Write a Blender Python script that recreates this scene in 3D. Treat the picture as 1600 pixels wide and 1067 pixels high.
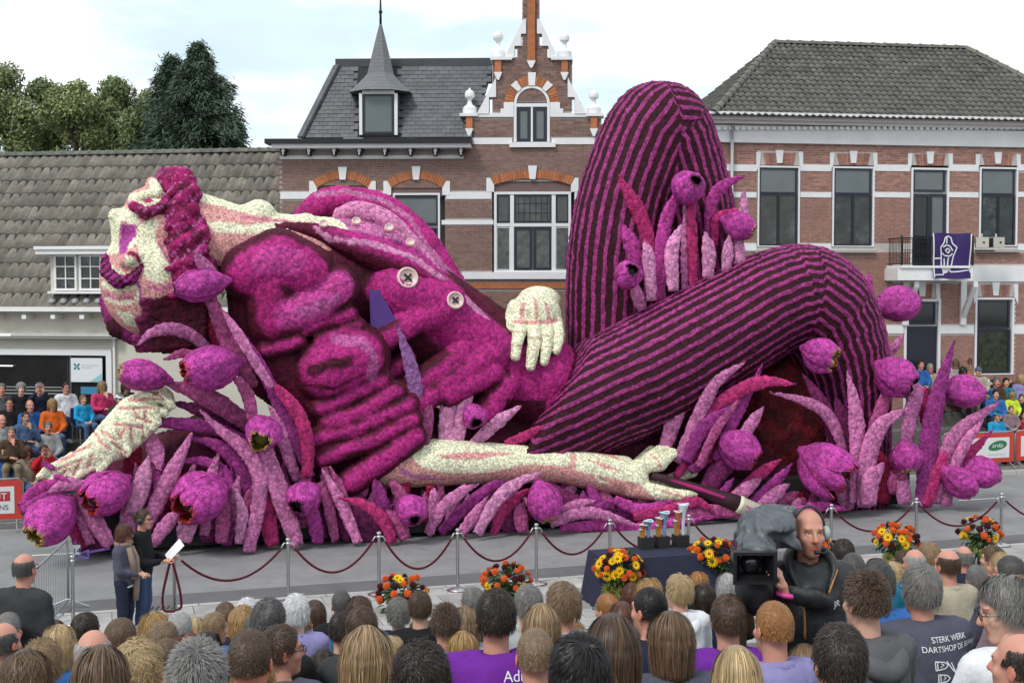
import bpy, math, random
import numpy as np
from mathutils import Vector, Matrix
rng = np.random.default_rng(7)
random.seed(7)
R = math.radians
for o in list(bpy.data.objects): bpy.data.objects.remove(o)
sc = bpy.context.scene
COL = sc.collection

# ---------------------------------------------------------------- camera, sky, sun, exposure
CAM_H, FPX, PITCH = 5.0, 2000.0, math.atan(83.5/2000)
cam = bpy.data.cameras.new('camera'); cam.sensor_width = 36; cam.lens = 45; cam.clip_end = 3000; cam.clip_start = .1
camo = bpy.data.objects.new('camera', cam); COL.objects.link(camo)
camo.location = (0, 0, CAM_H); camo.rotation_euler = (math.pi/2-PITCH, 0, 0)
sc.camera = camo
SUN_EL, SUN_AZ = R(50), R(215)
w = bpy.data.worlds.new('World'); sc.world = w; w.use_nodes = True
nt = w.node_tree; nt.nodes.clear(); N = nt.nodes.new; L = nt.links.new
out = N('ShaderNodeOutputWorld'); bg = N('ShaderNodeBackground'); L(bg.outputs[0], out.inputs[0])
sky = N('ShaderNodeTexSky'); sky.sky_type = 'NISHITA'; sky.sun_disc = False
sky.sun_elevation = SUN_EL; sky.sun_rotation = SUN_AZ; sky.air_density = 1.2; sky.dust_density = 2.0; sky.ozone_density = 1.0
tc = N('ShaderNodeTexCoord'); mp = N('ShaderNodeMapping'); mp.inputs['Scale'].default_value = (-1, 1, 3.0); mp.inputs['Location'].default_value = (.43, .1, -.06)
L(tc.outputs['Generated'], mp.inputs[0])
no = N('ShaderNodeTexNoise'); no.inputs['Scale'].default_value = 3.2; no.inputs['Detail'].default_value = 7; no.inputs['Roughness'].default_value = .55
L(mp.outputs[0], no.inputs[0])
cr = N('ShaderNodeValToRGB'); cr.color_ramp.elements[0].position = .40; cr.color_ramp.elements[1].position = .58
cr.color_ramp.elements[0].color = (.75, .75, .75, 1); cr.color_ramp.elements[1].color = (1, 1, 1, 1)
L(no.outputs['Fac'], cr.inputs[0])
no2 = N('ShaderNodeTexNoise'); no2.inputs['Scale'].default_value = 4.2; no2.inputs['Detail'].default_value = 5
L(mp.outputs[0], no2.inputs[0])
cl = N('ShaderNodeValToRGB'); cl.color_ramp.elements[0].position = .43; cl.color_ramp.elements[1].position = .57
cl.color_ramp.elements[0].color = (6.1, 7.5, 8.4, 1); cl.color_ramp.elements[1].color = (9.7, 9.75, 9.8, 1)
L(no2.outputs['Fac'], cl.inputs[0])
mx = N('ShaderNodeMix'); mx.data_type = 'RGBA'
L(cr.outputs[0], mx.inputs['Factor']); L(sky.outputs[0], mx.inputs['A']); L(cl.outputs[0], mx.inputs['B'])
L(mx.outputs['Result'], bg.inputs[0]); bg.inputs[1].default_value = .1
sl = bpy.data.lights.new('sun', 'SUN'); sl.energy = 1.45; sl.angle = R(14); sl.color = (1, .965, .91)
so = bpy.data.objects.new('sun', sl); COL.objects.link(so)
sd = Vector((math.sin(SUN_AZ)*math.cos(SUN_EL), math.cos(SUN_AZ)*math.cos(SUN_EL), math.sin(SUN_EL)))
so.rotation_euler = sd.to_track_quat('Z', 'Y').to_euler(); so.location = (0, -20, 40)
sc.view_settings.view_transform = 'Standard'; sc.view_settings.look = 'None'
sc.view_settings.exposure = 0.42; sc.view_settings.gamma = 1; sc.view_settings.use_curve_mapping = False
sc.render.engine = 'CYCLES'; sc.cycles.use_denoising = True; sc.cycles.max_bounces = 5
sc.cycles.use_adaptive_sampling = True

# ---------------------------------------------------------------- photograph ray helpers
cp, sp = math.cos(PITCH), math.sin(PITCH)
def ray(x, y):
    cx, cy = (x-800)/FPX, -(y-533.5)/FPX
    return np.array([cx, cp+cy*sp, cy*cp-sp])
O0 = np.array([0, 0, CAM_H])
def atY(x, y, Y): r = ray(x, y); return O0+r*(Y/r[1])
def atZ(x, y, z=0.): r = ray(x, y); return O0+r*((z-CAM_H)/r[2])
def project(P):
    P = np.asarray(P, float)-O0
    d = P[..., 1]*cp-P[..., 2]*sp; u = P[..., 1]*sp+P[..., 2]*cp
    return 800+FPX*P[..., 0]/d, 533.5-FPX*u/d

# ---------------------------------------------------------------- object helpers
def setp(o, label=None, cat=None, group=None, kind=None):
    for k, v in (('label', label), ('category', cat), ('group', group), ('kind', kind)):
        if v: o[k] = v
    return o
def thing(name, label, cat, loc=(0, 0, 0), rz=0., group=None, kind=None):
    o = bpy.data.objects.new(name, None); COL.objects.link(o); o.location = loc; o.rotation_euler = (0, 0, rz)
    o.empty_display_size = .2
    return setp(o, label, cat, group, kind)
def link(name, me, mat=None, parent=None, **kw):
    o = bpy.data.objects.new(name, me); COL.objects.link(o)
    if mat is not None:
        if not len(me.materials): me.materials.append(mat)
        elif me.materials[0] is not mat:
            o.material_slots[0].link = 'OBJECT'; o.material_slots[0].material = mat
    if parent: o.parent = parent
    return setp(o, **kw)
def mesh_np(name, V, F, smooth=False, col=None):
    """V (n,3); F: (m,4)/(m,3) array or list of lists"""
    me = bpy.data.meshes.new(name); V = np.asarray(V, np.float32)
    if isinstance(F, np.ndarray):
        k = F.shape[1]; m = len(F)
        me.vertices.add(len(V)); me.vertices.foreach_set('co', V.ravel())
        me.loops.add(m*k); me.loops.foreach_set('vertex_index', F.astype(np.int32).ravel())
        me.polygons.add(m); me.polygons.foreach_set('loop_start', np.arange(0, m*k, k, dtype=np.int32))
        me.update(calc_edges=True)
    else:
        me.from_pydata([tuple(map(float, v)) for v in V], [], F); me.update()
    if smooth: me.polygons.foreach_set('use_smooth', np.ones(len(me.polygons), bool))
    if col is not None:
        a = me.color_attributes.new('Col', 'FLOAT_COLOR', 'POINT')
        c = np.ones((len(V), 4), np.float32); c[:, :3] = col; a.data.foreach_set('color', c.ravel())
    return me
class MB:
    """collects simple solids into ONE mesh"""
    def __init__(s): s.v = []; s.f = []; s.c = []
    def add(s, V, F, col=None):
        b = len(s.v); s.v += [tuple(p) for p in V]; s.f += [[i+b for i in f] for f in F]
        s.c += [col or (1, 1, 1)]*len(V); return s
    def box(s, x0, x1, y0, y1, z0, z1, col=None):
        V = [(x, y, z) for x in (x0, x1) for y in (y0, y1) for z in (z0, z1)]
        return s.add(V, [[0, 1, 3, 2], [4, 6, 7, 5], [0, 4, 5, 1], [2, 3, 7, 6], [0, 2, 6, 4], [1, 5, 7, 3]], col)
    def prism(s, poly, y0, y1, col=None):
        """poly: list of (x,z) counter-clockwise seen from -y; extruded y0 (front) .. y1"""
        n = len(poly); V = [(x, y0, z) for x, z in poly]+[(x, y1, z) for x, z in poly]
        F = [list(range(n)), list(range(2*n-1, n-1, -1))]+[[i, i+n, (i+1) % n+n, (i+1) % n] for i in range(n)]
        return s.add(V, F, col)
    def tube(s, pts, r, n=8, caps=True, col=None):
        P = [np.array(p, float) for p in pts]; m = len(P); V = []
        rr = r if hasattr(r, '__len__') else [r]*m
        up = np.array([0, 0, 1.])
        for i in range(m):
            t = P[min(i+1, m-1)]-P[max(i-1, 0)]; t = t/(np.linalg.norm(t)+1e-9)
            a = np.cross(t, up)
            if np.linalg.norm(a) < .1: a = np.cross(t, [0, 1., 0])
            a /= np.linalg.norm(a); b = np.cross(a, t)
            V += [P[i]+rr[i]*(a*math.cos(2*math.pi*k/n)+b*math.sin(2*math.pi*k/n)) for k in range(n)]
        F = [[i*n+k, i*n+(k+1) % n, (i+1)*n+(k+1) % n, (i+1)*n+k] for i in range(m-1) for k in range(n)]
        if caps: F += [list(range(n-1, -1, -1)), list(range((m-1)*n, m*n))]
        return s.add(V, F, col)
    def lathe(s, prof, n=16, c=(0, 0, 0), col=None):
        m = len(prof); V = [(c[0]+r*math.cos(2*math.pi*k/n), c[1]+r*math.sin(2*math.pi*k/n), c[2]+z) for r, z in prof for k in range(n)]
        F = [[i*n+k, i*n+(k+1) % n, (i+1)*n+(k+1) % n, (i+1)*n+k] for i in range(m-1) for k in range(n)]
        F += [list(range(n-1, -1, -1)), list(range((m-1)*n, m*n))]
        return s.add(V, F, col)
    def mesh(s, name, smooth=False, color=False):
        me = mesh_np(name, np.array(s.v), s.f, smooth, np.array(s.c) if color else None); return me
    def build(s, name, mat, parent=None, smooth=False, color=False, **kw):
        return link(name, s.mesh(name, smooth, color), mat, parent, **kw)
def smooth_by_angle(o, ang=40):
    me = o.data; me.polygons.foreach_set('use_smooth', np.ones(len(me.polygons), bool))
    try: me.set_sharp_from_angle(angle=R(ang))
    except Exception: pass
    return o

# ---------------------------------------------------------------- materials
MATS = {}
def mat(name, col=(.5, .5, .5), rough=.6, spec=.5, metal=0., var=.0, vscale=4., bump=0., bscale=40., attr=False, trans=0., coat=0., coord='Object', stain_or_refl=None, vstretch=(1, 1, 1)):
    if name in MATS: return MATS[name]
    m = bpy.data.materials.new(name); m.use_nodes = True; t = m.node_tree; b = t.nodes['Principled BSDF']
    b.inputs['Base Color'].default_value = (*col, 1); b.inputs['Roughness'].default_value = rough
    b.inputs['Specular IOR Level'].default_value = spec; b.inputs['Metallic'].default_value = metal
    if trans: b.inputs['Transmission Weight'].default_value = trans
    if coat: b.inputs['Coat Weight'].default_value = coat
    n = t.nodes.new; l = t.links.new
    src = None
    if attr:
        a = n('ShaderNodeAttribute'); a.attribute_name = 'Col'
        x = n('ShaderNodeMix'); x.data_type = 'RGBA'; x.blend_type = 'MULTIPLY'; x.inputs['Factor'].default_value = 1
        x.inputs['B'].default_value = (*col, 1); l(a.outputs[0], x.inputs['A']); src = x.outputs['Result']
    if var or bump or stain_or_refl:
        co = n('ShaderNodeTexCoord'); cs = co.outputs[coord] if coord != 'World' else n('ShaderNodeNewGeometry').outputs['Position']
        ma = n('ShaderNodeMapping'); ma.inputs['Scale'].default_value = vstretch; l(cs, ma.inputs[0]); cs = ma.outputs[0]
    def mul(src, fac_socket):
        x = n('ShaderNodeMix'); x.data_type = 'RGBA'; x.blend_type = 'MULTIPLY'; x.inputs['Factor'].default_value = 1
        if src is None: x.inputs['A'].default_value = (*col, 1)
        else: l(src, x.inputs['A'])
        l(fac_socket, x.inputs['B']); return x.outputs['Result']
    if var:
        ns = n('ShaderNodeTexNoise'); ns.inputs['Scale'].default_value = vscale; ns.inputs['Detail'].default_value = 6; ns.inputs['Roughness'].default_value = .65
        l(cs, ns.inputs[0]); mr = n('ShaderNodeMapRange'); mr.inputs['From Min'].default_value = .3; mr.inputs['From Max'].default_value = .7
        mr.inputs['To Min'].default_value = 1-var; mr.inputs['To Max'].default_value = 1+var; l(ns.outputs['Fac'], mr.inputs[0])
        src = mul(src, mr.outputs[0])
    if stain_or_refl:
        sc_, lo, hi, scol = stain_or_refl
        ns = n('ShaderNodeTexNoise'); ns.inputs['Scale'].default_value = sc_; ns.inputs['Detail'].default_value = 8; ns.inputs['Roughness'].default_value = .7
        l(cs, ns.inputs[0]); mr = n('ShaderNodeMapRange'); mr.inputs['From Min'].default_value = lo; mr.inputs['From Max'].default_value = hi; l(ns.outputs['Fac'], mr.inputs[0])
        x = n('ShaderNodeMix'); x.data_type = 'RGBA'; l(mr.outputs[0], x.inputs['Factor']); x.inputs['B'].default_value = (*scol, 1)
        if src is None: x.inputs['A'].default_value = (*col, 1)
        else: l(src, x.inputs['A'])
        src = x.outputs['Result']
    if src is not None: l(src, b.inputs['Base Color'])
    if bump:
        nb = n('ShaderNodeTexNoise'); nb.inputs['Scale'].default_value = bscale; nb.inputs['Detail'].default_value = 5; l(cs, nb.inputs[0])
        bp = n('ShaderNodeBump'); bp.inputs['Strength'].default_value = bump; bp.inputs['Distance'].default_value = .02
        l(nb.outputs['Fac'], bp.inputs['Height']); l(bp.outputs[0], b.inputs['Normal'])
    MATS[name] = m; return m
def catmull(pts, n):
    P = np.array(pts, float); m = len(P)
    if m == 2: t = np.linspace(0, 1, n)[:, None]; return P[0]*(1-t)+P[1]*t
    Q = np.vstack([2*P[0]-P[1], P, 2*P[-1]-P[-2]]); o = []
    for u in np.linspace(0, m-1-1e-6, n):
        i = int(u); t = u-i; a, b, c, d = Q[i:i+4]
        o.append(.5*((2*b)+(c-a)*t+(2*a-5*b+4*c-d)*t*t+(3*b-a-3*c+d)*t**3))
    return np.array(o)

# ---------------------------------------------------------------- implicit surfaces -> one continuous mesh
def grid(lo, hi, h):
    ax = [np.arange(lo[i]-2*h, hi[i]+2.01*h, h, dtype=np.float32) for i in range(3)]
    return np.stack(np.meshgrid(*ax, indexing='ij'), -1), np.array([a[0] for a in ax])
def nets(D, org, h):
    S = D < 0; sh = np.array(D.shape)-1
    cnt = np.zeros(sh, np.int8)
    for i in (0, 1):
        for j in (0, 1):
            for k in (0, 1): cnt += S[i:i+sh[0], j:j+sh[1], k:k+sh[2]]
    act = (cnt > 0) & (cnt < 8); I = np.argwhere(act); n = len(I)
    idx = -np.ones(sh, np.int64); idx[tuple(I.T)] = np.arange(n)
    acc = np.zeros((n, 3)); num = np.zeros(n)
    cs = [(i, j, k) for i in (0, 1) for j in (0, 1) for k in (0, 1)]
    for a in cs:
        for ax in range(3):
            if a[ax]: continue
            b = list(a); b[ax] = 1
            d0 = D[I[:, 0]+a[0], I[:, 1]+a[1], I[:, 2]+a[2]]; d1 = D[I[:, 0]+b[0], I[:, 1]+b[1], I[:, 2]+b[2]]
            c = (d0 < 0) != (d1 < 0); t = np.where(c, d0/np.where(c, d0-d1, 1), 0)
            p = np.tile(np.array(a, float), (n, 1)); p[:, ax] = t
            acc[c] += p[c]; num[c] += 1
    V = org+h*(I+acc/num[:, None]); Fs = []
    for ax in range(3):
        a, b = [(1, 2), (2, 0), (0, 1)][ax]
        sl0 = [slice(None)]*3; sl1 = [slice(None)]*3; sl0[ax] = slice(0, -1); sl1[ax] = slice(1, None)
        s0, s1 = S[tuple(sl0)], S[tuple(sl1)]; E = np.argwhere(s0 != s1)
        E = E[(E[:, a] > 0) & (E[:, b] > 0) & (E[:, a] < sh[a]) & (E[:, b] < sh[b])]
        ea = np.zeros(3, int); ea[a] = 1; eb = np.zeros(3, int); eb[b] = 1
        q = np.stack([idx[tuple((E-ea-eb).T)], idx[tuple((E-eb).T)], idx[tuple(E.T)], idx[tuple((E-ea).T)]], 1)
        fl = ~s0[tuple(E.T)]; q[fl] = q[fl][:, ::-1]; Fs.append(q)
    F = np.vstack(Fs); F = F[(F >= 0).all(1)]
    return V, F
def s_ell(P, c, r, rot=0., axis=1):
    """ellipsoid, rotated by rot (radians) about one axis (1: in the x-z plane, 2: x-y, 0: y-z)"""
    Q = P-np.array(c, np.float32)
    if rot:
        a, b = [(1, 2), (0, 2), (0, 1)][axis]; ca, sa = math.cos(rot), math.sin(rot); Q = Q.copy()
        qa, qb = Q[..., a]*ca+Q[..., b]*sa, -Q[..., a]*sa+Q[..., b]*ca; Q[..., a], Q[..., b] = qa, qb
    r = np.array(r, np.float32); k0 = np.sqrt(((Q/r)**2).sum(-1)); k1 = np.sqrt(((Q/(r*r))**2).sum(-1))+1e-9
    return k0*(k0-1)/k1
def s_cap(P, a, b, ra, rb=None):
    rb = ra if rb is None else rb; a = np.array(a, np.float32); b = np.array(b, np.float32)
    ab = b-a; t = np.clip(((P-a)@ab)/(ab@ab+1e-12), 0, 1)
    return np.sqrt(((P-a-t[..., None]*ab)**2).sum(-1))-(ra+(rb-ra)*t)
def s_chain(P, pts, rs, k=0.):
    d = None
    for i in range(len(pts)-1):
        e = s_cap(P, pts[i], pts[i+1], rs[i], rs[i+1]); d = e if d is None else (smin(d, e, k) if k else np.minimum(d, e))
    return d
def smin(a, b, k):
    if k <= 0: return np.minimum(a, b)
    h = np.clip(.5+.5*(b-a)/k, 0, 1); return b*(1-h)+a*h-k*h*(1-h)
def smax(a, b, k): return -smin(-a, -b, k)
# ================================================================= SETTING
def orand(m, amt, hue=0.):
    """per-object value variation for alike pieces that share one material"""
    t = m.node_tree; b = t.nodes['Principled BSDF']; s = b.inputs['Base Color']; n = t.nodes.new
    oi = n('ShaderNodeObjectInfo'); mr = n('ShaderNodeMapRange'); mr.inputs['To Min'].default_value = 1-amt; mr.inputs['To Max'].default_value = 1+amt
    t.links.new(oi.outputs['Random'], mr.inputs[0])
    x = n('ShaderNodeMix'); x.data_type = 'RGBA'; x.blend_type = 'MULTIPLY'; x.inputs['Factor'].default_value = 1
    if s.is_linked: t.links.new(s.links[0].from_socket, x.inputs['A'])
    else: x.inputs['A'].default_value = s.default_value
    t.links.new(mr.outputs[0], x.inputs['B']); t.links.new(x.outputs['Result'], s); return m
M_asph = mat('asphalt', (.235, .235, .238), .85, .3, var=.16, vscale=.9, bump=.3, bscale=70, coord='World', stain_or_refl=(2.2, .52, .72, (.17, .17, .172)))
M_gut = mat('dark_asphalt', (.13, .128, .133), .85, .3, var=.15, vscale=1.3, bump=.3, bscale=70, coord='World')
M_slab = orand(mat('paving_slab', (.36, .355, .34), .85, .3, var=.18, vscale=2.5, bump=.15, bscale=60, coord='World'), .16)
M_joint = mat('joint_sand', (.13, .125, .115), .95, .1, var=.2, vscale=6, coord='World')
M_kerb = mat('kerb_stone', (.42, .41, .385), .8, .3, var=.15, vscale=3, bump=.1, coord='World')
M_ground = mat('ground_asphalt', (.12, .12, .118), .9, .2, var=.15, vscale=.4, coord='World')
M_line = mat('road_paint', (.62, .62, .6), .7, .3, var=.15, vscale=8, coord='World')
MB().box(-300, 300, -120, 500, -.6, -.05).build('ground', M_ground, kind='structure')
K0 = atZ(740, 911, .05); K1 = atZ(1600, 848, .05); ka = math.atan2(K1[1]-K0[1], K1[0]-K0[0])
ku = np.array([math.cos(ka), math.sin(ka), 0]); kn = np.array([-math.sin(ka), math.cos(ka), 0])
def kw(u, v, z=0.): return K0*np.array([1, 1, 0])+ku*u+kn*v+np.array([0, 0, z])
def strip(name, v0, v1, z, m, u0=-60, u1=90, **k):
    V = [kw(u0, v0, z), kw(u1, v0, z), kw(u1, v1, z), kw(u0, v1, z)]
    return MB().add(V, [[0, 1, 2, 3]]).build(name, m, kind='structure', **k)
fk = atZ(20, 829); fv = (fk-K0)@kn; fk2 = atZ(1554, 742); fv2 = (fk2-K0)@kn
FV = (fv+fv2)/2
strip('road', -.2, FV+.3, -.004, M_asph); strip('gutter', -.02, .95, 0., M_gut)
pav = setp(MB().box(-60, 90, -26, -.16, -.3, .042).build('pavement', M_joint, kind='structure'))
pav.location = K0*np.array([1, 1, 0]); pav.rotation_euler = (0, 0, ka)
# kerb stones and slabs, each a piece of the pavement
kb = MB().box(-.49, .49, -.14, 0, -.1, .055).mesh('kerb_stone')
for i in range(-11, 19): o = link('kerb_stone', kb, M_kerb, pav); o.location = (i*1.0, -.005, .0)
sl_w, sl_d = .40, .50
me_sl = MB().box(-sl_w/2+.006, sl_w/2-.006, -sl_d/2+.006, sl_d/2-.006, -.02, .052).mesh('slab')
rest = MB(); nsl = 0
for j in range(9):
    for i in range(-30, 44):
        u = (i+.5*(j % 2))*sl_w; v = -.16-sl_d*(j+.5)
        px, py = project(kw(u, v, .05)); vis = 0 < px < 1600 and py < 1000
        if vis and nsl < 300 and j < 7 and px < 1480:
            o = link('slab', me_sl, M_slab, pav); o.location = (u, v, random.uniform(-.002, .004)); nsl += 1
        else: rest.box(u-sl_w/2+.006, u+sl_w/2-.006, v-sl_d/2+.006, v+sl_d/2-.006, -.02, .052)
rest.build('slab', M_slab, pav, kind='stuff')
M_white_slab = mat('pale_slab', (.5, .49, .46), .8, .3, var=.1, coord='World')
for px, py in ((1360, 884), (1395, 880), (905, 914), (1330, 890)):
    p = atZ(px, py, .06); d = p-K0; MB().box(-.2, .2, -.14, .14, .0, .059).build('slab', M_white_slab, pav).location = (d@ku, d@kn, 0)
# drain grate in the gutter edge
g = atZ(246, 950, .06); gr = thing('drain_grate', 'rusty slotted drain grate set in the paving beside the couple', 'drain', g, ka)
M_iron = mat('cast_iron', (.035, .028, .024), .7, .4, var=.3, vscale=20)
MB().box(-.3, .3, -.14, .14, -.02, .004).build('frame', mat('grate_frame', (.16, .15, .14), .7), gr)
sm = MB().box(-.022, .022, -.11, .11, .0, .008).mesh('slot')
for i in range(7): o = link('slot', sm, M_iron, gr); o.location = (-.24+i*.08, 0, 0); o.rotation_euler = (0, 0, -.25)
# painted dashes
for px, py in ((1528, 780), (98, 865)):
    p = atZ(px, py); d = p-K0; u, v = d@ku, d@kn
    V = [kw(u-.55, v-.06, .004), kw(u+.55, v-.06, .004), kw(u+.55, v+.06, .004), kw(u-.55, v+.06, .004)]
    MB().add(V, [[0, 1, 2, 3]]).build('road_marking', M_line, kind='structure')
# far pavement of small pavers
fp_ = MB().box(-60, 90, 0, 26, -.3, .09).build('far_pavement', mat('far_pavers', (.16, .15, .145), .9, .2, var=.2, vscale=5, bump=.2, bscale=30, coord='World'), kind='structure')
fp_.location = kw(0, FV+.3); fp_.rotation_euler = (0, 0, ka)
fkb = MB().box(-.49, .49, -.15, 0, -.1, .1).mesh('kerb_stone')
for i in range(-18, 30): o = link('kerb_stone', fkb, M_kerb, fp_); o.location = (i*1.0, -.003, .0)

# ----------------------------------------------------------------- facades
class Fac:
    def __init__(s, px, Y, ang, name, label, cat='house'):
        p = atY(px, 600, Y); s.P0 = np.array([p[0], p[1], 0]); a = R(ang)
        s.u = np.array([math.cos(a), math.sin(a), 0]); s.n = np.array([-math.sin(a), math.cos(a), 0])
        s.e = thing(name, label, cat, s.P0, a)
    def L(s, px, py, off=0.):
        r = ray(px, py); t = ((s.P0-O0)@s.n-off)/(r@s.n); P = O0+r*t; return float((P-s.P0)@s.u), float(P[2])
    def W(s, x, y, z): return s.P0+s.u*x+s.n*y+np.array([0, 0, z])
    def box(s, mb, x0, y0, x1, y1, fr, bk, col=None, off=None):
        """px rectangle -> slab between front offset fr and back offset bk (towards the viewer positive)"""
        off = fr if off is None else off; a, za = s.L(x0, y0, off); b, zb = s.L(x1, y1, off)
        return mb.box(a, b, -fr, -bk, zb, za, col)
    def poly(s, mb, pts, fr, bk, col=None):
        P = [s.L(x, y, fr) for x, y in pts]
        A = sum(P[i][0]*P[(i+1) % len(P)][1]-P[(i+1) % len(P)][0]*P[i][1] for i in range(len(P)))
        return mb.prism(P if A > 0 else P[::-1], -fr, -bk, col)
def brickmat(name, c, var=.35):
    m = mat(name, c, .85, .25, var=var, vscale=5.5, bump=.3, bscale=90, coord='World', vstretch=(1, 1, 3.2), stain_or_refl=(.7, .5, .78, tuple(.72*x for x in c))); return orand(m, .22)
def inpoly(x, z, poly):
    n = len(poly); c = np.zeros(np.shape(x), bool); j = n-1
    for i in range(n):
        xi, zi = poly[i]; xj, zj = poly[j]
        c ^= ((zi > z) != (zj > z)) & (x < (xj-xi)*(z-zi)/((zj-zi) or 1e-9)+xi); j = i
    return c
def bricks(f, parent, polys, holes, m, seen=None, c=.067, l=.222, off=.0, prot=.008):
    """brickwork over local polygons, cut round rectangular holes; the 300 plainest ones are pieces of their own"""
    me = MB().box(-l/2+.005, l/2-.005, -prot, .01, -c/2+.0055, c/2-.0055).mesh('brick')
    rest = MB(); n = 0; zs = [z for p in polys for _, z in p]; xs = [x for p in polys for x, _ in p]
    for j in range(int(max(zs)/c)+1, int(min(zs)/c)-1, -1):
        z = j*c; sh = l/2*(j % 2)
        for i in range(int(min(xs)/l)-1, int(max(xs)/l)+2):
            x = i*l+sh; ok = [any(bool(inpoly(q, z, p)) for p in polys) for q in (x-l*.38, x+l*.38)]
            if not any(ok): continue
            a, b = x-l/2+.005, x+l/2-.005
            if not ok[0]: a = x
            if not ok[1]: b = x
            cut = not all(ok)
            for h in holes:
                if h[2]-c*.3 < z < h[3]+c*.3:
                    if a >= h[0]-.02 and b <= h[1]+.02: a = b = 0; break
                    if a < h[0] < b: b = h[0]; cut = True
                    if a < h[1] < b: a = h[1]; cut = True
            if b-a < .03: continue
            if not cut and n < 300 and (seen is None or seen(*project(f.W(x, 0, z)))):
                o = link('brick', me, m, parent); o.location = (x, -off, z); n += 1
            else: rest.box(a, b, -off-prot-.0, -off+.01, z-c/2+.0055, z+c/2-.0055)
    if rest.v: rest.build('brick', m, parent, kind='stuff')
M_white = mat('white_paint', (.78, .775, .77), .55, .4, var=.07, vscale=1.6, stain_or_refl=(3, .6, .85, (.6, .6, .58)))
M_stone = mat('white_stone', (.76, .76, .765), .6, .35, var=.07, vscale=2, stain_or_refl=(4, .62, .85, (.55, .56, .55)))
M_frame = mat('window_frame_white', (.75, .76, .77), .4, .45)
M_dark = mat('window_frame_dark', (.014, .016, .03), .35, .5)
def glassm(name, c, var=.5, vs=1.2):
    return mat(name, c, .06, .6, var=var, vscale=vs, stain_or_refl=(1.3, .52, .70, (.10, .115, .12)) if vs > 2 else None)  # second tone paints blurred tree and sky reflections into the pane colour
M_glass = glassm('pane_dark', (.016, .018, .02)); M_blind = glassm('pane_blind', (.125, .145, .15), .15); M_glassg = glassm('pane_tree_reflection', (.022, .026, .024), .8, 2.5)
M_orange = orand(mat('orange_brick', (.42, .155, .07), .8, .3, var=.2, vscale=9, coord='World', bump=.2), .2)
M_black = mat('black_gutter', (.012, .012, .014), .45, .4)
def sash(f, win, x0, y0, x1, y1, glass, dark=True, off=-.06, fw=3.5, bars=(), pane='pane'):
    """one glazed leaf: child frame ring + pane"""
    a, za = f.L(x0, y0, 0); b, zb = f.L(x1, y1, 0); t = abs(f.L(x0+fw, y0)[0]-a); mb = MB()
    mb.box(a, a+t, -off-.05, -off, zb, za); mb.box(b-t, b, -off-.05, -off, zb, za)
    mb.box(a+t, b-t, -off-.05, -off, zb, zb+t); mb.box(a+t, b-t, -off-.05, -off, za-t, za)
    for k in bars:
        if k[0] == 'v': q = a+(b-a)*k[1]; mb.box(q-t*.22, q+t*.22, -off-.035, -off-.004, zb+t, za-t)
        else: q = zb+(za-zb)*k[1]; mb.box(a+t, b-t, -off-.033, -off-.006, q-t*.22, q+t*.22)
    mb.build('sash', M_dark if dark else M_frame, win)
    MB().box(a+t*.8, b-t*.8, -off-.022, -off-.016, zb+t*.8, za-t*.8).build(pane, glass, win)
def window(f, x0, y0, x1, y1, rim=6, off=-.04, sill=None, prot=.02):
    """outer white frame; returns the window part"""
    a, za = f.L(x0, y0); b, zb = f.L(x1, y1); t = abs(f.L(x0+rim, y0)[0]-a); mb = MB()
    mb.box(a, a+t, -prot, .14, zb, za); mb.box(b-t, b, -prot, .14, zb, za); mb.box(a+t, b-t, -prot, .14, za-t, za)
    mb.box(a+t, b-t, -prot, .14, zb, zb+t*.6); mb.box(a+t, b-t, .10, .14, zb, za)
    return mb.build('window', M_frame, f.e)
def arch(f, cx, y_spring, half, rise, thick, px_w=4.4, full=False, m=None, key=True, fr=.03):
    """voussoir arch of separate bricks in facade px; segmental through the springings"""
    if full: r, cy, a0 = half, y_spring, math.pi/2
    else: r = (half*half+rise*rise)/(2*rise); cy = y_spring-rise+r; a0 = math.asin(half/r)
    n = max(6, int(2*a0*(r+thick/2)/px_w))
    for i in range(n):
        t0, t1 = -a0+2*a0*i/n, -a0+2*a0*(i+1)/n; g = .06*(t1-t0)
        q = [(cx+rr*math.sin(t), cy-rr*math.cos(t)) for rr, t in ((r, t0+g), (r+thick, t0+g), (r+thick, t1-g), (r, t1-g))]
        mb = MB(); f.poly(mb, q, fr, -.02); mb.build('brick', m or M_orange, f.e)

def holed(mb, rects, holes, y0=0., y1=.42):
    """wall slabs round the openings"""
    for x0, x1, z0, z1 in rects:
        xs = sorted({x0, x1, *[min(max(h[k], x0), x1) for h in holes for k in (0, 1)]}); zs = sorted({z0, z1, *[min(max(h[k], z0), z1) for h in holes for k in (2, 3)]})
        for a, b in zip(xs, xs[1:]):
            run = None
            for c, d in list(zip(zs, zs[1:]))+[(None, None)]:
                inh = c is None or any(h[0] <= (a+b)/2 <= h[1] and h[2] <= (c+d)/2 <= h[3] for h in holes)
                if not inh: run = run or [c, d]; run[1] = d
                elif run: mb.box(a, b, y0, y1, run[0], run[1]); run = None
    return mb
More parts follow.
